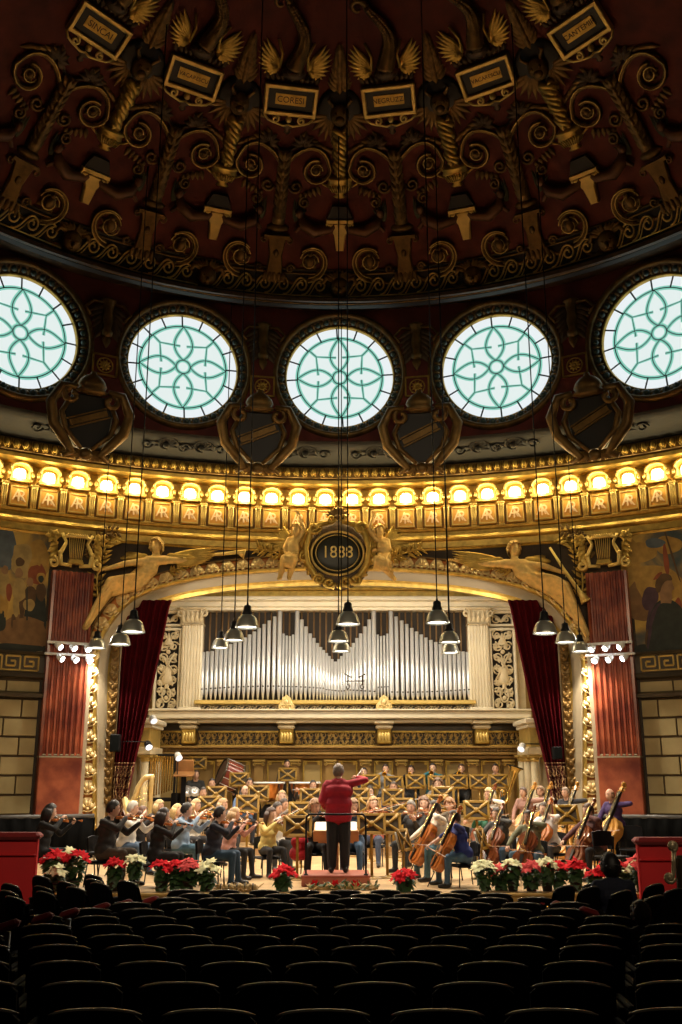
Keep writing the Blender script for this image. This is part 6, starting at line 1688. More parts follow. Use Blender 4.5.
# ------------------------------------------------------------------ the players
U = lambda *a: Vector(a).normalized()
def POSE(kind, rnd):
    b_ = rnd.uniform(-.05, .10)
    if kind in ('violin', 'viola'):
        L = .36 if kind == 'violin' else .41; B = Vector((-.115, .075, 1.055)); u = U(-.58, .76, -.10+rnd.uniform(-.08,.05)); v = U(.80, .56, -.14+rnd.uniform(-.12,.08)); br = B+u*L*.46
        fr = br + v*(.23+b_) + Vector((0,0,.03))
        return dict(lh=B+u*L*1.20+Vector((-.02,-.03,-.05)), rh=fr+Vector((.03,.02,.035)), lelb=(-.3,.15,-1), relb=(.9,-.25,-.8), lhp=(.3,0,1), rhp=(0,0,-1), curl=.75), (kind, B, u, (0,0,1)), (br, fr, v)
    if kind in ('cello', 'dark_cello'):
        L = .76; C0 = Vector((.02, .58, .27)); u = U(-.13, -.52, 1.02); fw = Vector((0,1,.4)); br = C0+u*L*.44+Vector((0,.10,.03)); v = U(1, .1, .05+rnd.uniform(-.1,.25)); fr = br+v*(.34+b_)
        return dict(lh=C0+u*L*1.22+Vector((-.05,.07,.0)), rh=fr+Vector((.02,.0,.03)), lelb=(-1,.15,-.2), relb=(1,-.1,-.3), lhp=(.6,-.7,0), rhp=(-.3,0,-1), knees=.25, curl=.7), (kind, C0, u, fw), (br, fr, v)
    if kind == 'bass':
        L = 1.12; C0 = Vector((.0, .68, .17)); u = U(-.17, -.70, 1.3); fw = Vector((0,1,.4)); br = C0+u*L*.66+Vector((0,.13,.06)); v = U(1,.0,-.12); fr = br+v*.26
        return dict(stand=True, lh=C0+u*L*1.28+Vector((-.05,.06,0)), rh=fr+Vector((.02,0,.03)), lelb=(-1,.1,.1), relb=(1,-.1,-.3), lhp=(.6,-.7,0), rhp=(-.3,0,-1), feet=.16, curl=.7), (kind, C0, u, fw), (br, fr, v)
    if kind == 'trumpet':
        B = Vector((0, .215, 1.135)); u = U(0, 1, -.12)
        return dict(lh=B+u*.20+Vector((-.045,-.04,-.05)), rh=B+u*.22+Vector((.055,-.03,-.01)), lelb=(-1,0,-.5), relb=(1,0,-.5), lhp=(1,0,.3), rhp=(-1,0,.0), curl=.8), (kind, B, u, (0,0,1)), None
    if kind in ('clarinet', 'oboe'):
        B = Vector((0, .200, 1.125)); u = U(0, .62, -.78)
        return dict(lh=B+u*.20+Vector((-.05,-.05,-.02)), rh=B+u*.40+Vector((.05,-.05,-.02)), lelb=(-1,-.1,-.5), relb=(1,-.1,-.5), lhp=(1,.2,0), rhp=(-1,.2,0), curl=.8), (kind, B, u, (0,1,.5)), None
    if kind == 'flute':
        B = Vector((-.02, .215, 1.13)); u = U(1, .15, -.08)
        return dict(lh=B+u*.22+Vector((-.02,.03,-.05)), rh=B+u*.45+Vector((.0,-.0,-.06)), lelb=(-.5,.5,-.8), relb=(1,-.1,-.6), lhp=(0,-1,.2), rhp=(0,.6,.8), curl=.7), (kind, B, u, (0,1,.3)), None
    return dict(lh=(-.17,.36,.62), rh=(.17,.36,.62), lhp=(.2,0,-1), rhp=(-.2,0,-1), curl=.3), None, None
PLAYERS = [
 # px, py, depth, kind, facing (None = towards the conductor, else degrees left(+) of straight to the audience), top, legs, hair, hair colour, female, who
 (50.5,812,17.6,'violin',-82,(16,15,17),(14,13,15),'long',(28,20,17),1,'woman in black at far left',1),
 (113.5,809,17.0,'violin',-72,(38,32,28),(74,60,46),'short',(38,28,22),0,'man in dark brown jacket and khaki trousers',1),
 (133,808.5,18.9,'violin',-60,(212,208,200),(72,92,118),'short',(206,200,190),0,'white-haired man in white shirt and jeans',1),
 (142.5,813,19.9,'violin',-55,(28,26,30),(22,22,26),'bob',(96,58,36),1,'brown-haired woman in dark dress',1),
 (163.5,816,17.0,'violin',-84,(22,19,20),(26,24,26),'long',(52,30,22),1,'woman in black cardigan',1),
 (159,806.5,21.6,'violin',-50,(60,50,50),(30,30,34),'bob',(200,168,118),1,'fair-haired woman at the back of the violins by the harp',1),
 (177,810.5,20.6,'violin',-50,(96,84,80),(34,34,38),'long',(212,178,122),1,'long blond woman in grey among the violins',1),
 (187,810,18.5,'violin',-70,(132,152,176),(76,110,132),'short',(34,26,22),0,'dark-haired man in light blue shirt and jeans',1),
 (196,806,21.2,'violin',-45,(206,196,182),(50,48,52),'bob',(196,160,112),1,'blond woman in white among the violins',1),
 (220,814,17.1,'violin',-82,(28,30,46),(36,62,86),'short',(44,32,26),0,'man in navy sweater and blue jeans',1),
 (234.5,815,18.2,'violin',-72,(206,152,138),(26,24,26),'long',(188,150,104),1,'blond woman in pink sweater',1),
 (223,805.5,21.2,'violin',-40,(86,76,72),(30,30,32),'bob',(178,140,96),1,'fair woman behind the navy sweater',1),
 (271,814.5,18.6,'viola',-30,(222,200,120),(28,27,30),'long',(66,38,24),1,'woman in pale yellow top left of the podium',1),
 (277.5,808.5,20.0,'viola',-25,(206,200,190),(32,30,32),'short',(46,32,26),0,'man in white shirt behind the yellow top',1),
 (284,804.5,22.2,'viola',-20,(120,110,100),(32,30,32),'short',(70,50,38),0,'man in grey behind the violas',1),
 (282,797.5,23.2,'clarinet',-10,(170,150,120),(40,36,36),'long',(190,156,110),1,'long-haired blond woman before the kettledrums',1),
 (315,807,18.8,'viola',-10,(26,24,26),(24,22,24),'curly',(150,110,74),1,'light-haired player in black left of the conductor',1),
 (353,806.5,19.0,'viola',8,(64,84,112),(58,84,112),'bob',(150,112,78),1,'player in blue denim right of the conductor',1),
 (373,803.5,20.8,'viola',12,(176,84,62),(60,70,92),'long',(176,138,92),1,'woman in rust top behind the front desks',1),
 (203,793,23.8,'oboe',-20,(90,86,84),(30,30,32),'short',(40,30,24),0,'dark-haired man in grey at the left wind desks',1),
 (212,784,25.3,'clarinet',-15,(34,34,38),(28,28,30),'short',(44,32,26),0,'man in black behind the left wind desks',1),
 (245,791,24.2,'clarinet',-12,(84,108,146),(30,34,46),'bald',(150,130,112),0,'bald man in blue shirt',1),
 (249.5,783.5,25.6,'clarinet',-10,(40,40,44),(28,28,30),'short',(50,36,28),0,'man in black behind the bald man',1),
 (196,775,27.4,'perc',-15,(34,36,36),(26,26,28),'short',(60,44,34),0,'standing man in dark sweater by the cymbals',1),
 (240,768.5,27.9,'perc',-8,(60,56,54),(26,26,28),'short',(52,38,30),0,'man behind the bass drum',1),
 (287,764.5,28.0,'perc',-4,(46,40,38),(26,26,28),'short',(44,34,28),0,'man standing at the kettledrums',1),
 (313,785.5,25.6,'flute',-4,(58,52,54),(30,30,32),'short',(38,28,24),0,'man in dark grey left behind the conductor',1),
 (364,772.5,27.4,'trumpet',4,(52,78,120),(34,40,54),'short',(44,34,28),0,'man in blue shirt behind the raised arm',1),
 (385.5,769.5,27.3,'trumpet',6,(132,136,142),(40,40,46),'short',(48,36,30),0,'man in grey sweater in the back row',1),
 (411,770.5,27.3,'trumpet',8,(24,24,27),(22,22,24),'short',(40,30,26),0,'man in black in the back row',1),
 (433,768.5,27.4,'trumpet',10,(32,112,128),(30,34,40),'short',(30,24,22),0,'man in teal shirt in the back row',1),
 (461.5,769,27.3,'trumpet',14,(30,28,26),(22,22,24),'short',(70,52,38),0,'man in black jacket in the back row',1),
 (495.5,769,27.3,'sit',18,(206,204,206),(112,142,178),'short',(26,22,22),0,'dark-haired man in white patterned shirt beside the tuba',1),
 (370,792,23.7,'flute',6,(160,140,120),(40,38,40),'short',(34,26,22),0,'man in beige among the flutes',1),
 (393.5,787.5,24.6,'clarinet',8,(58,70,96),(32,36,48),'short',(70,54,44),0,'man in dark blue among the clarinets',1),
 (400.5,794.5,23.6,'oboe',10,(44,42,44),(30,30,32),'bob',(60,36,26),1,'woman in black playing the oboe',1),
 (438,784.5,24.7,'clarinet',14,(120,112,104),(36,36,40),'curly',(120,92,70),0,'curly man in grey among the bassoons',1),
 (442,794,23.2,'flute',14,(150,128,96),(36,36,40),'curly',(204,170,112),1,'curly blond woman among the winds',1),
 (411,807.5,19.4,'viola',52,(34,33,36),(26,26,28),'short',(120,112,106),0,'grey-haired man in black with a viola',1),
 (424,803.5,20.6,'viola',45,(70,64,60),(30,30,34),'bob',(116,82,58),1,'brown-haired woman among the violas',1),
 (449.5,805,20.8,'viola',50,(92,78,62),(34,34,38),'curly',(158,112,72),1,'auburn curly woman among the violas',1),
 (434.5,808.5,18.0,'cello',70,(224,214,196),(70,104,116),'short',(60,44,34),0,'man in cream shirt at the first cello desk',1),
 (454,818,17.0,'cello',74,(26,44,116),(62,92,118),'short',(58,36,26),0,'man in bright blue polo shirt and jeans',0),
 (487,811.5,20.2,'viola',48,(40,96,72),(30,32,36),'short',(34,24,22),0,'dark-haired player in green top',1),
 (489,795,22.4,'dark_cello',40,(230,226,216),(70,70,76),'long',(216,188,134),1,'blond woman in white top',1),
 (496.5,814.5,18.6,'dark_cello',40,(62,62,60),(52,74,98),'short',(52,40,32),0,'man in charcoal jacket and jeans',1),
 (523.5,797,22.0,'bass',40,(160,120,108),(60,60,66),'short',(84,60,44),0,'man in pink plaid shirt',1),
 (528,817.5,17.5,'dark_cello',34,(104,104,76),(74,102,126),'short',(46,34,26),0,'man in olive sweater and jeans',1),
 (544,809.5,18.9,'cello',45,(222,220,220),(56,56,60),'short',(80,62,48),0,'man in white shirt with rolled sleeves',0),
 (565.7,798,21.4,'bass',42,(40,40,46),(26,26,30),'short',(140,120,100),0,'grey man in black behind the tilted stand',1),
 (540.5,794.5,23.0,'bass',38,(190,180,170),(50,50,54),'curly',(150,120,90),1,'fair bassist in white by the curtain',1),
 (588,811,18.0,'dark_cello',62,(84,44,42),(34,34,38),'short',(92,66,48),0,'man in maroon sweater',1),
 (610,797,19.0,'bass',58,(62,40,92),(24,24,28),'bald',(120,92,70),0,'bald man in purple shirt',1),
]
DO = {'violin':'playing a violin','viola':'playing a viola','cello':'playing a cello','dark_cello':'playing a cello','bass':'playing a double bass','trumpet':'blowing a trumpet','clarinet':'playing a clarinet','oboe':'','flute':'playing a flute','perc':'','sit':'seated'}
POSM = []
for n, (px, py, d_, kind, fa, top, leg, hair, hc, fem, who, slv) in enumerate(PLAYERS):
    rnd = random.Random(n*13+5); H = at_y(px, py, d_); pose, inst, bow = POSE(kind, rnd)
    if kind == 'perc': pose['stand'] = True; pose['lh'] = (-.2,.38,1.02); pose['rh'] = (.2,.38,1.02)
    if kind == 'bass' : pass
    a = pi-radians(fa); R = Matrix.Rotation(a, 4, 'Z'); st = pose.get('stand', False); lean = {'cello':.10,'dark_cello':.10,'bass':.08}.get(kind, .05) + rnd.uniform(0,.04)
    hz = 1.625 if st else 1.192; zf = fl(H.y+.2); sc = (H.z-zf)/hz
    if st and kind == 'bass': zf = max(-.0, min(zf, H.z-hz*.90)); sc = max(.86, min(1.06, (H.z-zf)/hz))
    elif st: zf = H.z-hz*.98; sc = .98
    sc_ = max(.86, min(1.08, sc))
    off = R @ Vector((0, (lean+.05)*sc_, 0)); x, y = H.x-off.x, H.y-off.y
    if st and kind == 'perc' and zf < 0: zf = 0
    zbase = zf if abs(sc-sc_) < 1e-6 or st else H.z - hz*sc_
    M = Matrix.Translation((x, y, zbase)) @ R
    look = {'violin':(.5,-.2),'viola':(.5,-.2),'cello':(-.05,-.12),'dark_cello':(-.05,-.15),'bass':(-.1,-.12)}.get(kind, (rnd.uniform(-.1,.1), -.05))
    make_person(who + (' ' + DO[kind] if DO[kind] else ''), M, pose, top, leg, hair, hc, bool(fem), None, .02, slv, sc_, SKIN2 if n % 3 == 0 else SKIN, look, 'orchestra players', lean=lean)
    POSM.append((M, sc_, who, kind))
    W = M @ Matrix.Scale(sc_, 4)
    if inst:
        k, B, u, fw = inst; B, u, fw = Vector(B), Vector(u), Vector(fw); f = (fw - u*fw.dot(u)).normalized(); yl = -f; xl = yl.cross(u)
        Lm_ = Matrix(((xl.x, yl.x, u.x, B.x), (xl.y, yl.y, u.y, B.y), (xl.z, yl.z, u.z, B.z), (0,0,0,1)))
        nm = {'dark_cello':'cello','bass':'double bass'}.get(k, k)
        take(k, W @ Lm_, '%s of the %s' % (nm, who), {'violin':'violins','viola':'violas','cello':'cellos','dark_cello':'cellos','bass':'double basses'}.get(k))
    if bow:
        br, fr, v = map(Vector, bow); z = -v; ref = (br-fr).cross(Vector((0,0,1))); up = Vector((0,0,1)) if k in ('violin','viola') else Vector((0,1,.2))
        y_ = (up - z*up.dot(z)).normalized(); x_ = y_.cross(z)
        Bm = Matrix(((x_.x, y_.x, z.x, fr.x), (x_.y, y_.y, z.y, fr.y), (x_.z, y_.z, z.z, fr.z), (0,0,0,1)))
        take('bow', W @ Bm @ Matrix.Translation((0,.034,0)), 'bow of the %s' % who, 'bows')
    if kind == 'perc':
        for s, wd_ in ((-1,'left'),(1,'right')):
            b = MB(); b.tube([(0,0,0),(0,.30,.10)], .008, 6); b.sphere((0,.31,.103), .022, 8, 6)
            o = b.build('drum_stick', WOODLIGHT); o.matrix_world = W @ Matrix.Translation((s*.2,.40,1.03)); tag(o, 'drumstick in the %s hand of the %s' % (wd_, who), 'drumstick', 'drumsticks')
    if not st: put_chair(Matrix.Translation((x, y, zbase)) @ R @ Matrix.Translation((0, .0, -.09*1)) @ Matrix.Scale(sc_, 4) , 'black chair under the %s' % who)
# ------------------------------------------------------------------ conductor, podium, rail, desk
PD = 17.45
b = empty('podium', 'low podium covered in terracotta carpet under the conductor', 'podium', loc=(at_y(336, 872, PD).x, PD, 0))
q = MB(); q.box((0,0,.085), (1.12,1.05,.17), ch=.015); q.build('carpeted_block', STEPTERRA, b); q = MB(); q.box((0,-.53,.16), (1.13,.03,.03), ch=.008); q.build('nosing', mat('podium_edge', (.30,.07,.05), .6), b)
pxm = at_y(336, 872, PD).x
e = empty('safety_rail', 'black tubular safety rail on the podium behind the conductor', 'rail', loc=(pxm, PD-.46, .17))
b = MB(); zt_ = .95; b.tube(smooth_pts([(-.49,0,0),(-.49,0,.4),(-.49,0,zt_-.10),(-.46,0,zt_-.02),(-.40,0,zt_),(0,0,zt_),(.40,0,zt_),(.46,0,zt_-.02),(.49,0,zt_-.10),(.49,0,.4),(.49,0,0)], 5), .017, 8); b.build('tube', BLACKMET, e)
for s in (-1, 1): b = MB(); b.lathe([(.04,0),(.04,.012),(.02,.03)], 10, (s*.49,0,0)); b.build('foot_plate', BLACKMET, e)
H = at_y(338.5, 771.5, PD+.02); sc = (H.z-.17)/1.625
make_person('conductor in crimson sweater and dark trousers, seen from behind on the podium', Matrix.Translation((H.x, PD-.04, .17)), dict(stand=True, lh=(-.22,.24,1.02), rh=(.33,.27,1.53), lelb=(-.6,-.3,-1), relb=(1,-.3,.1), lhp=(1,.2,0), rhp=(-.6,.6,-.3), feet=.10, curl=.5), (158,14,40), (17,18,24), 'short', (116,98,84), False, [((-.085,0,.90),(.085,0,.90),.150,.150,1),((-.09,-.01,1.10),(.09,-.01,1.10),.150,.150,1),((-.13,.01,1.30),(.13,.01,1.30),.125,.125,1),((-.10,0,.80),(-.11,.02,.12),.115,.078,2),((.10,0,.80),(.11,.02,.12),.115,.078,2),((-.2,.03,1.38),(-.26,-.0,1.15),.085,.07,1)], .014, 1, sc, None, (-.25,.0), lean=.05)
b = MB(); b.tube([(0,0,0),(0,.36,.06)], [.006,.002], 6); b.sphere((0,-.01,0), (.014,.022,.014), 8, 6); o = b.build('baton', mat('baton_white', (.85,.83,.78), .4)); o.location = (H.x+.33*sc, PD+.31, .17+1.56*sc); o.rotation_euler = (.2, 0, -.3); tag(o, "thin white baton in the conductor's raised right hand", 'baton')
p = at_y(336, 830, 18.3); e = empty('conductor_desk', 'broad wooden conductor desk with an open score, in front of the conductor', 'desk', loc=(p.x, 18.3, 0))
b = MB(); b.T = Matrix.Translation((0,0,p.z)) @ Matrix.Rotation(.35, 4, 'X'); b.box((0,0,.02), (.78,.5,.05), ch=.012); b.box((0,-.25,.0), (.80,.04,.20), ch=.01); b.build('sloping_top', mat('desk_walnut', (.42,.20,.07), .4, noise=.25, nscale=5), e)
b = MB(); b.box((0,.02,p.z*.5-.03), (.10,.10,p.z-.1), ch=.01); b.box((0,.02,.03), (.55,.45,.06), ch=.015); b.box((0,-.02,p.z-.16), (.62,.34,.10), ch=.01); b.build('pedestal', mat('desk_walnut', (.42,.20,.07)), e)
for s in (-1, 1):
    b = MB(); b.T = Matrix.Translation((0,0,p.z)) @ Matrix.Rotation(.35, 4, 'X'); b.box((s*.185,.0,.055), (.36,.42,.02), ch=.005); o = b.build('score_page', mat('music_paper', (.75,.72,.62), .7), e)
# music stands
STANDS = [(297.5,826,18.1,0,'large front stand left of the podium'),(371.5,823.5,18.3,0,'front stand just right of the podium'),(387,823.5,18.4,.1,'second front stand right of the podium'),(404.5,840,17.4,1.15,'stand turned edgewise before the first cellos'),(482,839,18.2,1.2,'stand turned edgewise between the cellos'),(476.5,810,19.9,-.1,'stand behind the blue polo shirt'),(566.7,814.5,19.3,.25,'tilted stand among the double basses'),
 (209,804.5,21.9,0,'left stand of the woodwind front row'),(247.6,803.5,21.9,0,'stand in front of the bald man'),(216,794,23.9,0,'left stand of the second wind row'),(258.5,793,24.0,0,'stand right of the bald man'),(239,779.5,26.2,0,'stand below the bass drum'),(197.5,763,27.9,0,'stand high at the left back wall'),(287.5,774.5,27.4,0,'stand before the kettledrum player'),(310.5,796,24.0,0,'stand left behind the conductor'),(301,811,20.6,0,'stand behind the large front stand'),
 (358.5,796,23.2,0,'stand by the shoulder of the conductor'),(369.5,806,22.0,0,'stand above the front desks right of the podium'),(370.5,781.5,26.2,0,'back row stand under the raised hand'),(393.5,783,26.3,0,'back row stand of the grey sweater'),(393,797,23.0,0,'stand in front of the dark blue clarinettist'),(402,806.5,22.1,0,'stand of the oboe player'),(415.5,781.5,26.2,0,'back row stand of the man in black'),(437.5,782.5,26.2,0,'back row stand of the teal shirt'),(458,781.5,26.2,0,'back row stand of the black jacket'),(479,781.5,26.2,0,'empty back row stand left of the white patterned shirt'),(499,781.5,26.2,0,'back row stand of the white patterned shirt'),(443,795,22.6,0,'stand of the curly blond wind player'),(437,803,22.0,0,'stand behind the first cellist')]
for px, py, d_, rz, lb in STANDS: put_stand(px, py, d_, rz, 'golden crossed music stand, ' + lb)
# two empty chairs at the right
for (px, py, d_, rz, lb) in ((612,851,16.9,pi+.5,'empty black chair in front of the double bass'),(630,826,18.6,pi-.3,'empty black chair beside the bald bassist')):
    p = at_y(px, py, d_); put_chair(Matrix.Translation((p.x, p.y, 0)) @ Matrix.Rotation(rz, 4, 'Z'), lb)
p = at_y(84, 845, 17.9); put_chair(Matrix.Translation((p.x, p.y, 0)) @ Matrix.Rotation(pi-1.2, 4, 'Z'), 'empty black chair right of the woman at far left')
# ------------------------------------------------------------------ harp
p = at_y(152, 775, 22.0); s_ = p.z/1.80; e = empty('concert_harp', 'golden concert harp standing behind the violins at left', 'harp', loc=(p.x, 22.0, 0)); HG = mat('harp_gold', (.80,.58,.24), .35, .4, noise=.15, nscale=6)
b = MB(); b.lathe([(.10,.0),(.10,.06),(.06,.12),(.045,.2),(.04,1.55*s_),(.06,1.62*s_),(.045,1.70*s_),(.065,1.78*s_),(.03,1.82*s_)], 12); b.build('column', HG, e)
b = MB(); b.tube(smooth_pts([(0,0,1.76*s_),(-.14,0,1.74*s_),(-.28,0,1.55*s_),(-.36,0,1.30*s_),(-.48,0,1.20*s_),(-.58,0,1.32*s_)], 5), [.06]*6+[.055]*10+[.045]*10, 8); b.build('curved_neck', HG, e)
b = MB(); b.tube([(-.56,0,1.30*s_),(-.40,0,.75*s_),(-.12,0,.12)], [.06,.10,.14], 8); b.box((-.08,0,.05), (.45,.36,.10), ch=.02); b.build('soundbox', HG, e)
b = MB()
for i in range(24): q = i/23; b.tube([(-.03-.48*q,0,(1.74-.5*q)*s_*(1 if q < .5 else .98)),(-.10-.40*q,0,(.22+.92*q)*s_)], .0035, 4)
b.build('strings', BRASS, e)
# ------------------------------------------------------------------ percussion
e = empty('bass_drum', 'large red-brown bass drum tilted at the left back of the stage', 'drum', loc=at_y(230, 775.5, 27.5)); T = Vector((0,0,1)).rotation_difference(Vector((-.80,-.30,.34)).normalized()).to_matrix().to_4x4()
dm_ = mat('drum_shell_mahogany', (.20,.035,.022), .25, coat=.5)
b = MB(); b.lathe([(.37,-.24),(.37,.24)], 32, cap=False); b.v = [tuple(T @ Vector(v)) for v in b.v]; b.build('shell', dm_, e)
for z in (-.25, .25):
    b = MB(); b.lathe([(0,z*1.02),(.36,z*1.02)], 32, cap=False); b.v = [tuple(T @ Vector(v)) for v in b.v]; b.build('drum_head', mat('dark_drum_skin', (.10,.06,.045), .5), e)
    b = MB(); b.lathe([(.36,z-.03),(.395,z-.03),(.395,z+.03),(.36,z+.03)], 32, cap=False); b.v = [tuple(T @ Vector(v)) for v in b.v]; b.build('hoop', WOODDARK, e)
b = MB()
for i in range(12): t = i*pi/6; b.tube([(.40*cos(t),.40*sin(t),-.25),(.40*cos(t),.40*sin(t),.25)], .008, 5)
b.v = [tuple(T @ Vector(v)) for v in b.v]; b.build('tension_rods', SILVER, e)
zz = e.location.z-.70; b = MB()
for sx in (-1, 1):
    for sy_ in (-1, 1): b.tube([(sx*.12,sy_*.1,-.30),(sx*.32,sy_*.28,-zz)], .016, 6)
b.tube([(-.3,0,-.36),(.3,0,-.36)], .016, 6); b.build('trestle', BLACKMET, e)
for px, lb in ((269,'left'),(305,'right')):
    p = at_y(px, 782.3, 26.9); e = empty('kettledrum', 'copper kettledrum on the back riser, %s of the pair' % lb, 'drum', 'kettledrums', loc=p); hh = p.z-.70
    b = MB(); b.lathe([(.0,-.50),(.12,-.49),(.28,-.38),(.37,-.20),(.39,-.02)], 28, cap=False); b.build('copper_bowl', COPPER, e)
    b = MB(); b.lathe([(0,.0),(.39,.0)], 28, cap=False); b.build('drum_head', mat('drum_skin', (.72,.66,.52), .6), e)
    b = MB(); b.lathe([(.385,-.04),(.42,-.04),(.42,.012),(.385,.012)], 28, cap=False); b.build('counter_hoop', WHITEPAINT, e)
    b = MB()
    for i in range(4):
        t = pi/4+i*pi/2; b.tube([(.40*cos(t),.40*sin(t),-.04),(.41*cos(t),.41*sin(t),-.35),(.25*cos(t),.25*sin(t),-hh+.02)], .018, 6)
    b.lathe([(.10,-.56),(.28,-hh+.06),(.30,-hh)], 14); b.build('stand_frame', BLACKMET, e)
e = empty('tubular_bells', 'rack of golden tubular bells at the left of the back wall', 'bells', loc=(at_y(161, 780, 27.2).x, 27.2, fl(27.2)))
z1 = at_y(CX, 755, 27.2).z-fl(27.2)
b = MB(); b.box((0,0,z1), (.72,.10,.06), ch=.01); b.box((0,.0,.45), (.72,.08,.10), ch=.01); b.box((-.36,0,z1/2), (.05,.08,z1)); b.box((.36,0,z1/2), (.05,.08,z1)); b.box((-.36,0,.03), (.08,.5,.06)); b.box((.36,0,.03), (.08,.5,.06)); b.build('rack', BLACKMET, e)
for i in range(10): b = MB(); b.lathe([(.019,.50-.0+.02*i),(.019,z1-.04),(.022,z1-.03)], 10, (-.30+.066*i,-.02,0)); b.build('bell_tube', BRASS, e)
p = at_y(184, 774, 26.6); e = empty('tall_desk', 'tall brown wooden desk on a black post by the tubular bells', 'desk', loc=(p.x, p.y, 0)); zf = fl(26.6)
b = MB(); b.T = Matrix.Translation((0,0,p.z)) @ Matrix.Rotation(.3, 4, 'X'); b.box((0,0,0), (.52,.36,.04), ch=.01); b.box((0,.18,.16), (.46,.04,.32), ch=.01); b.build('desk_top', mat('desk_walnut', (.42,.20,.07)), e)
b = MB(); b.box((0,0,(p.z+zf)/2-.03), (.12,.12,p.z-zf-.06), ch=.01); b.box((0,0,zf+.02), (.4,.4,.04), ch=.01); b.build('post', BLACK, e)
p = at_y(176.5, 792, 26.9); b = MB(); b.box((0,0,0), (.24,.3,.62), ch=.02); o = b.build('equipment_case', BLACK, loc=(p.x, p.y, fl(26.9)+.31)); tag(o, 'black equipment case standing beside the tubular bells', 'case')
for px, py, rr, lb in ((187.5,790.5,.17,'left'),(194.5,791,.15,'right')):
    p = at_y(px, py, 26.7); e = empty('cymbal_stand', 'cymbal tilted on a black stand, %s one of the pair at back left' % lb, 'cymbal', 'cymbals', loc=p)
    b = MB(); b.lathe([(0,.04),(.04,.03),(.05,.01),(rr,-.02),(rr,-.025),(0,.03)], 20); T = Matrix.Rotation(radians(55), 4, 'X') @ Matrix.Rotation(.3, 4, 'Y'); b.v = [tuple(T @ Vector(v)) for v in b.v]; b.build('cymbal', SILVER, e)
    hh = p.z-fl(26.7); b = MB(); b.tube([(0,.02,0),(0,.04,-hh+.25)], .012, 6)
    for i in range(3): t = i*2.1; b.tube([(0,.04,-hh+.3),(.22*cos(t),.04+.22*sin(t),-hh+.01)], .01, 5)
    b.build('tripod', BLACKMET, e)
# tuba
p0 = at_y(515, 767, 26.9); p1 = at_y(508, 795, 26.9); e = empty('tuba', 'golden tuba with its bell upward, right of the white patterned shirt', 'tuba', loc=p1)
u = (p0-p1); L = u.length; b = MB(); uu = u.normalized()
prof = [(.06,0),(.075,L*.3),(.10,L*.6),(.125,L*.8),(.165,L*.93),(.215,L)]; b.lathe(prof, 20, cap=False); b.lathe([(.13,L*.86),(.21,L*.995)], 20, cap=False, m=0); T = Vector((0,0,1)).rotation_difference(uu).to_matrix().to_4x4(); b.v = [tuple(T @ Vector(v)) for v in b.v]; b.build('bell', BRASS, e)
b = MB(); b.lathe([(0,L*.80),(.12,L*.80)], 18, cap=False); b.tube([(.212*cos(t*pi/12),.212*sin(t*pi/12),L) for t in range(24)], .018, 6, closed=True); b.v = [tuple(T @ Vector(v)) for v in b.v]; b.build('bell_rim', BLACKMET, e)
b = MB(); b.tube(smooth_pts([(0,0,.05),(-.02,-.05,-.12),(-.16,-.06,-.2),(-.28,-.05,-.08),(-.28,-.04,.2),(-.18,-.06,.32),(-.10,-.08,.2),(-.1,-.08,0)], 5), [.06-.001*i for i in range(36)], 8)
for i in range(3): b.tube([(-.14-.05*i,-.12,-.05),(-.14-.05*i,-.12,.16)], .018, 8)
b.build('tubing', BRASS, e)
# loudspeakers and spotlights near the curtains
for px, py, w_, h_, lb in ((115.5,743,.24,.42,'left'),(557,753,.22,.30,'right')):
    p = at_y(px, py, 24.95); e = empty('loudspeaker', 'black loudspeaker hung against the crimson curtain at %s' % lb, 'loudspeaker', 'curtain loudspeakers', loc=p)
    b = MB(); b.box((0,0,0), (w_,.24,h_), ch=.02); b.build('cabinet', BLACK, e); b = MB(); b.box((0,-.125,0), (w_*.86,.02,h_*.9), ch=.006); b.build('grille', mat('speaker_grille', (.006,.007,.007), .9, spec=.05), e)
    b = MB(); b.box((0,.22,0), (.06,.24,.06)); b.build('bracket', BLACKMET, e)
for px, py, d_, col, lb, dirx in ((153,719,26.2,WHITEPAINT,'white spotlight on the gilt wall left of the organ shelf',-1),(148,745,25.0,BLACK,'dark spotlight on a bar beside the left curtain',-1),(522,747,26.4,WHITEPAINT,'white spotlight beside the right-hand curtain',1),(178,756,26.5,WHITEPAINT,'small pale spotlight above the tall wooden desk',-1)):
    p = at_y(px, py, d_); e = empty('spotlight', lb, 'lamp', 'stage spotlights', loc=p); dd = U(-dirx*.35,-.6,-.55)
    b = MB(); q0, q1 = -dd*.12, dd*.10; b.tube([q0, q0.lerp(q1,.25), q1], [.05,.085,.10], 12); b.build('can', col, e)
    b = MB(); b.tube([q1+dd*.003, q1+dd*.012], [.088,.08], 12); b.build('lens', mat('spot_lens_soft', (1,1,1), emit=(.9,.96,1.0), estr=1.1), e)
    b = MB(); L = .5 if px > 160 else .75
    if px == 178: b.tube([(0,0,-.08),(0,.05,-(p.z-fl(26.5)))], .014, 6)
    else: b.tube([(0,.02,.08),(dirx*L*(1 if px < 200 else 1),.06,.08)], .015, 6)
    b.build('bar', BLACKMET, e)
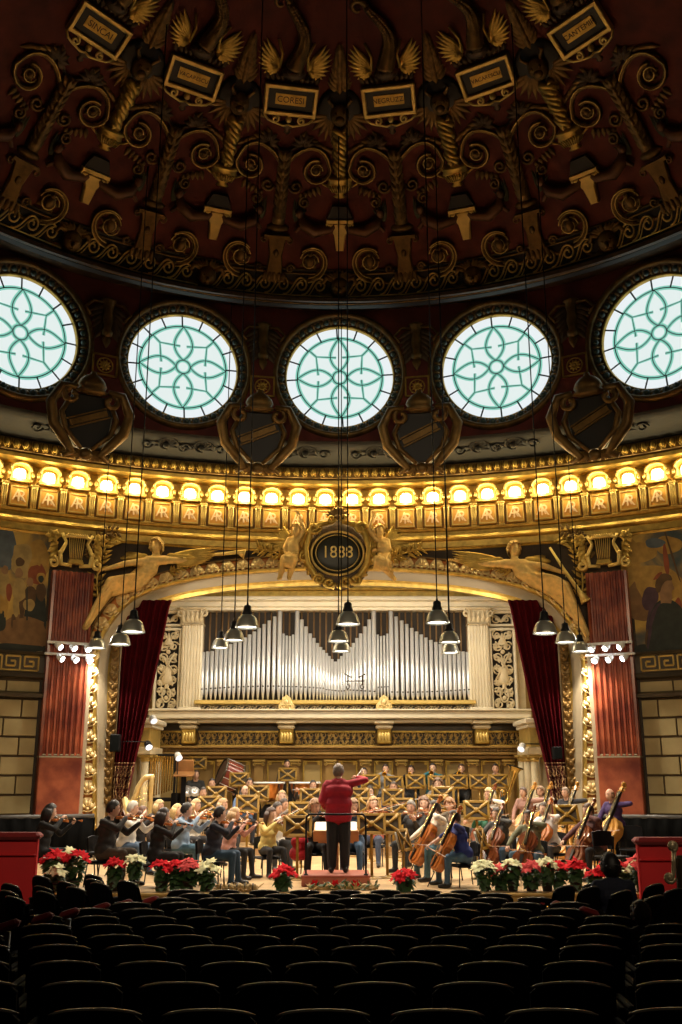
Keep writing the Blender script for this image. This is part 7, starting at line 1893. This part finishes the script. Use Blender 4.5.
# iron sconce hanging before the organ
p = at_y(355, 681, 28.1); e = empty('iron_sconce', 'small wrought iron two-armed sconce hanging before the organ pipes', 'sconce', loc=p); b = MB(); k = .13
b.tube([(-.26,0,0),(.26,0,0)], .016, 6)
for s in (-1, 1):
    b.tube([(s*.21,0,-.12),(s*.21,0,.16)], .014, 6); b.tube([(s*.10,0,.10),(s*.30,0,.20)], .02, 6); b.tube(spiral((s*.21,-.17), .07, .03, .9, pi/2, 12, s), .014, 5)
b.build('arms', mat('wrought_iron', (.03,.018,.012), .5, .4), e); b = MB(); b.tube([(0,0,0),(0,.0,.95)], .008, 5); b.build('chain', mat('wrought_iron', (.03,.018,.012)), e)
# ------------------------------------------------------------------ poinsettias along the stage edge
def plant(px, py, d_, col, label, w_=.26, n=16, seed=0, z=None):
    p = at_y(px, py, d_); zf = 0.0 if z is None else z; h = max(.18, p.z-zf); rnd = random.Random(seed)
    e = empty('poinsettia', label, 'potted plant', 'poinsettias along the stage edge', loc=(p.x, p.y, zf))
    b = MB(); b.lathe([(.07,0),(.09,.13),(.098,.13),(.098,.15),(.08,.145)], 14); b.build('pot', POT, e)
    b = MB()
    for i in range(70):
        t = rnd.uniform(0, 6.28); zz = rnd.uniform(.08, h*.93); q = .35+.65*min(1, zz/h); a = Vector((w_*.35*q*cos(t), w_*.35*q*sin(t), zz)); b.leaf(a, a+Vector((w_*.8*q*cos(t), w_*.8*q*sin(t), rnd.uniform(-.14,.04))), .055, .015, nrm=(cos(t)*.4,sin(t)*.4-.3,.8))
    for i in range(7): t = i*.9; b.tube([(0,0,.12),(w_*.5*cos(t),w_*.5*sin(t),h*.9)], .006, 4)
    b.build('leaves', LEAF, e)
    b = MB()
    for i in range(n):
        t = 2.4*i+rnd.uniform(-.3,.3); r = w_*sqrt((i+.5)/n); c = Vector((r*cos(t), r*sin(t), h+.05-.55*w_*(r/w_)**2+rnd.uniform(-.03,.03)))
        tl = Vector((r/w_*cos(t)*.8, r/w_*sin(t)*.8-.25, 1)).normalized(); e1 = tl.orthogonal().normalized(); e2 = tl.cross(e1)
        for j in range(8):
            a = j*.785+t; L = rnd.uniform(.08,.125); b.leaf(c, c+(e1*cos(a)+e2*sin(a))*L+tl*rnd.uniform(-.02,.035), .034, .012, nrm=tl)
    b.build('bracts', col, e); return e
PL = [(53,853,16.4,REDBRACT,'red poinsettia at the far left end of the stage'),(67,851,16.7,CREAMBRACT,'cream poinsettia between two red ones at far left'),(76,853,16.4,REDBRACT,'red poinsettia right of the cream one at far left'),(57,868,16.1,CREAMBRACT,'low pale poinsettia in front of the far left group'),(115,861,16.3,REDBRACT,'red poinsettia below the brown jacket'),(135,856,16.3,CREAMBRACT,'tall cream poinsettia below the violins'),(162,862.5,16.3,REDBRACT,'red poinsettia below the woman in black cardigan'),(177,862.5,16.4,REDBRACT,'red poinsettia in the middle of the left row'),(189,862,16.3,PINKBRACT,'pinkish red poinsettia next to the cream one'),(208,863,16.3,CREAMBRACT,'cream poinsettia before the man in navy sweater'),(283,868,16.3,REDBRACT,'lone red poinsettia left of the podium'),(404,872,16.2,REDBRACT,'lone red poinsettia right of the podium'),
 (484,862,16.3,CREAMBRACT,'cream poinsettia right of the blue polo shirt'),(500,866,16.4,PINKBRACT,'pinkish poinsettia between two cream ones'),(512,861,16.3,CREAMBRACT,'big cream poinsettia below the olive sweater'),(530,863.5,16.3,PINKBRACT,'pink red poinsettia right of the big cream one'),(546,860,16.3,CREAMBRACT,'cream poinsettia below the white rolled shirt'),(557,863,16.5,REDBRACT,'deep red poinsettia behind the right cream one'),(575,862,16.3,REDBRACT,'full red poinsettia below the maroon sweater'),(595,870,16.4,REDBRACT,'small red poinsettia right of the maroon sweater'),(612,859,16.3,REDBRACT,'red poinsettia before the empty chair'),(640,858,16.3,PINKBRACT,'pale red poinsettia by the red box at right'),(628,869,16.5,CREAMBRACT,'low pale poinsettia near the right box')]
for i, (px, py, d_, c, lb) in enumerate(PL):
    small = 'low' in lb or 'small' in lb; plant(px, py+3, d_, c, lb, .15 if small else .19, 7 if small else 10, i)
# straw garland in front of the podium, straw wreath at the stage edge
def straw(name, label, cat, x0, x1, y, z, r, n, seed, green=True):
    rnd = random.Random(seed); e = empty(name, label, cat, loc=((x0+x1)/2, y, z)); L = x1-x0
    b = MB()
    for i in range(n):
        x = rnd.uniform(-L/2, L/2); t = rnd.uniform(0, 6.28); q = Vector((x, r*.6*cos(t), r*.6*abs(sin(t)))); b.leaf(q, q+Vector((rnd.uniform(-.12,.12), rnd.uniform(-.07,.05), rnd.uniform(0,.09))), .012, .01, nrm=(0,-.7,.7))
    b.tube([(-L/2+L*i/12, .0, r*.5+.02*sin(i*2)) for i in range(13)], r*.55, 7); b.build('straw', STRAW, e)
    if green:
        b = MB()
        for i in range(n//2):
            x = rnd.uniform(-L/2, L/2); q = Vector((x, rnd.uniform(-r,r), rnd.uniform(0,r))); b.leaf(q, q+Vector((rnd.uniform(-.1,.1), rnd.uniform(-.1,.0), rnd.uniform(0,.10))), .022, .01, nrm=(0,-.7,.7))
        b.build('leaves', LEAF, e); b = MB()
        for i in range(3):
            b = MB(); c = Vector((-L/2*.8+L*.3*i, -.03, r*1.1))
            for j in range(6): b.leaf(c, c+Vector((.08*cos(j*1.05), .02, .08*sin(j*1.05))), .025, .01)
            b.build('red_flower', REDBRACT, e)
        
    else:
        for i in range(5): b = MB(); x = -L*.4+L*.2*i; b.tube([(x+.0, r*.62*cos(t*.5), r*.5+r*.62*sin(t*.5)) for t in range(13)], .012, 5); b.build('binding', WOODDARK, e)
a, c = at_y(308, 886, 16.4).x, at_y(376, 886, 16.4).x
straw('straw_garland', 'straw and evergreen garland with red flowers before the podium', 'garland', a, c, 16.45, 0, .08, 120, 1)
a, c = at_y(217, 890, 16.15).x, at_y(257, 890, 16.15).x
straw('straw_sheaf', 'bound sheaf of dry straw on the stage edge at left', 'sheaf', a, c, 16.15, 0, .11, 150, 2, False)
# red bag on the floor left of the podium
p = at_y(300, 842, 18.7); V, F_, mi = fuse([((-.08,0,.1),(.08,0,.1),.12,.12,0),((-.06,0,.3),(.06,0,.3),.11,.10,0),((0,0,.2),(0,0,.42),.12,.06,0)], .02); b = MB(); b.v = [tuple(v) for v in V]; b.f = F_; b.m = mi; b.s = [True]*len(F_)
o = b.build('cloth_bag', cloth((176,20,38)), loc=(p.x, p.y, max(0, p.z-.3))); tag(o, 'red cloth bag hanging behind the large front stand', 'bag'); 
# ------------------------------------------------------------------ two listeners among the seats
for (px, py, d_, hc, top, style, lb) in ((611.5,867,12.6,(22,18,16),(20,26,48),'curly','listener with black hair and navy jacket seated at right, seen from behind'),(642,915,9.8,(62,40,26),(30,22,20),'curly','listener with brown hair in the right seats, seen from behind')):
    H = at_y(px, py, d_); zf = floorz(d_); sc = min(1.05, (H.z-zf)/1.192)
    make_person(lb, Matrix.Translation((H.x, d_-.05, H.z-1.192*sc)), dict(lh=(-.12,.3,.62), rh=(.12,.3,.62), lhp=(0,0,-1), rhp=(0,0,-1)), top, (24,22,24), style, hc, False, None, .018, 1, sc, None, (0,-.05))
# ------------------------------------------------------------------ light
wd = bpy.data.worlds.new('world'); S.world = wd; wd.use_nodes = True
wd.node_tree.nodes['Background'].inputs[0].default_value = (1.0, .75, .5, 1); wd.node_tree.nodes['Background'].inputs[1].default_value = 0.012
S.view_settings.view_transform = 'Standard'; S.view_settings.look = 'None'; S.view_settings.gamma = 1.0; S.view_settings.use_curve_mapping = False
S.view_settings.exposure = 0.0
def lamp(name, kind, loc, energy, col, target=None, size=.3, spot=None, blend=.4, sy=None):
    l = bpy.data.lights.new(name, kind); o = bpy.data.objects.new(name, l); COL.objects.link(o); o.location = loc
    l.energy = energy; l.color = col
    if kind == 'AREA':
        l.size = size
        if sy: l.shape = 'RECTANGLE'; l.size_y = sy
    elif kind == 'SPOT': l.spot_size = spot; l.spot_blend = blend; l.shadow_soft_size = size
    else: l.shadow_soft_size = size
    if target is not None: o.rotation_euler = (Vector(target)-Vector(loc)).to_track_quat('-Z', 'Y').to_euler()
    return o
for p in LAMP_PTS: lamp('pendant_light', 'SPOT', (p.x, p.y, p.z-.01), 480, (1.0, .86, .66), (p.x, p.y, 0), .15, radians(120), .5)
# stage battens hidden behind the arch, over the orchestra and washing the organ
lamp('batten_light', 'AREA', (0, 25.6, 6.4), 260, (1.0, .86, .64), (0, 27.6, 0), 8.0, sy=.5)
lamp('batten_light', 'AREA', (0, 25.4, 6.3), 75, (1.0, .90, .74), (0, 28.5, 4.8), 8.0, sy=.4)
# the lit rails on the pilasters throw light over the stage
for s in (-1, 1):
    lamp('rail_light', 'SPOT', (s*6.2, 23.6, 5.3), 650, (1.0, .92, .78), (s*1.0, 19.5, .8), .2, radians(75), .6)
    lamp('rail_light', 'SPOT', (s*5.2, 23.6, 5.3), 300, (1.0, .94, .85), (-s*3.0, 26.5, 1.5), .2, radians(60), .6)
# unseen spots added at the hall sides to brighten the arch and side walls
for s in (-1, 1):
    lamp('hall_fill_light', 'SPOT', (s*10.5, 9.0, 7.0), 560, (1.0, .80, .45), (-s*1.5, 26, 7.2), .3, radians(46), .7)
    lamp('hall_fill_light', 'SPOT', (s*6.5, 8.0, 7.0), 600, (1.0, .74, .42), (s*7.5, 25, 3.2), .3, radians(36), .8)
# cornice lamps
for a in lampL:
    M = ring_frame(a, 14.72, LAMPZ-.12, CC); p = M.translation
    lamp('cornice_light', 'POINT', p, 19, (1.0, .80, .42), None, .08)
for x in (-6.5, 0, 6.5): lamp('hall_fill_light', 'SPOT', (x, 2.0, 8.2), 1150, (1.0, .80, .55), (x*.4, 24, 2.6), .5, radians(62), .9)  # unseen spots added high up near the camera as frontal fill
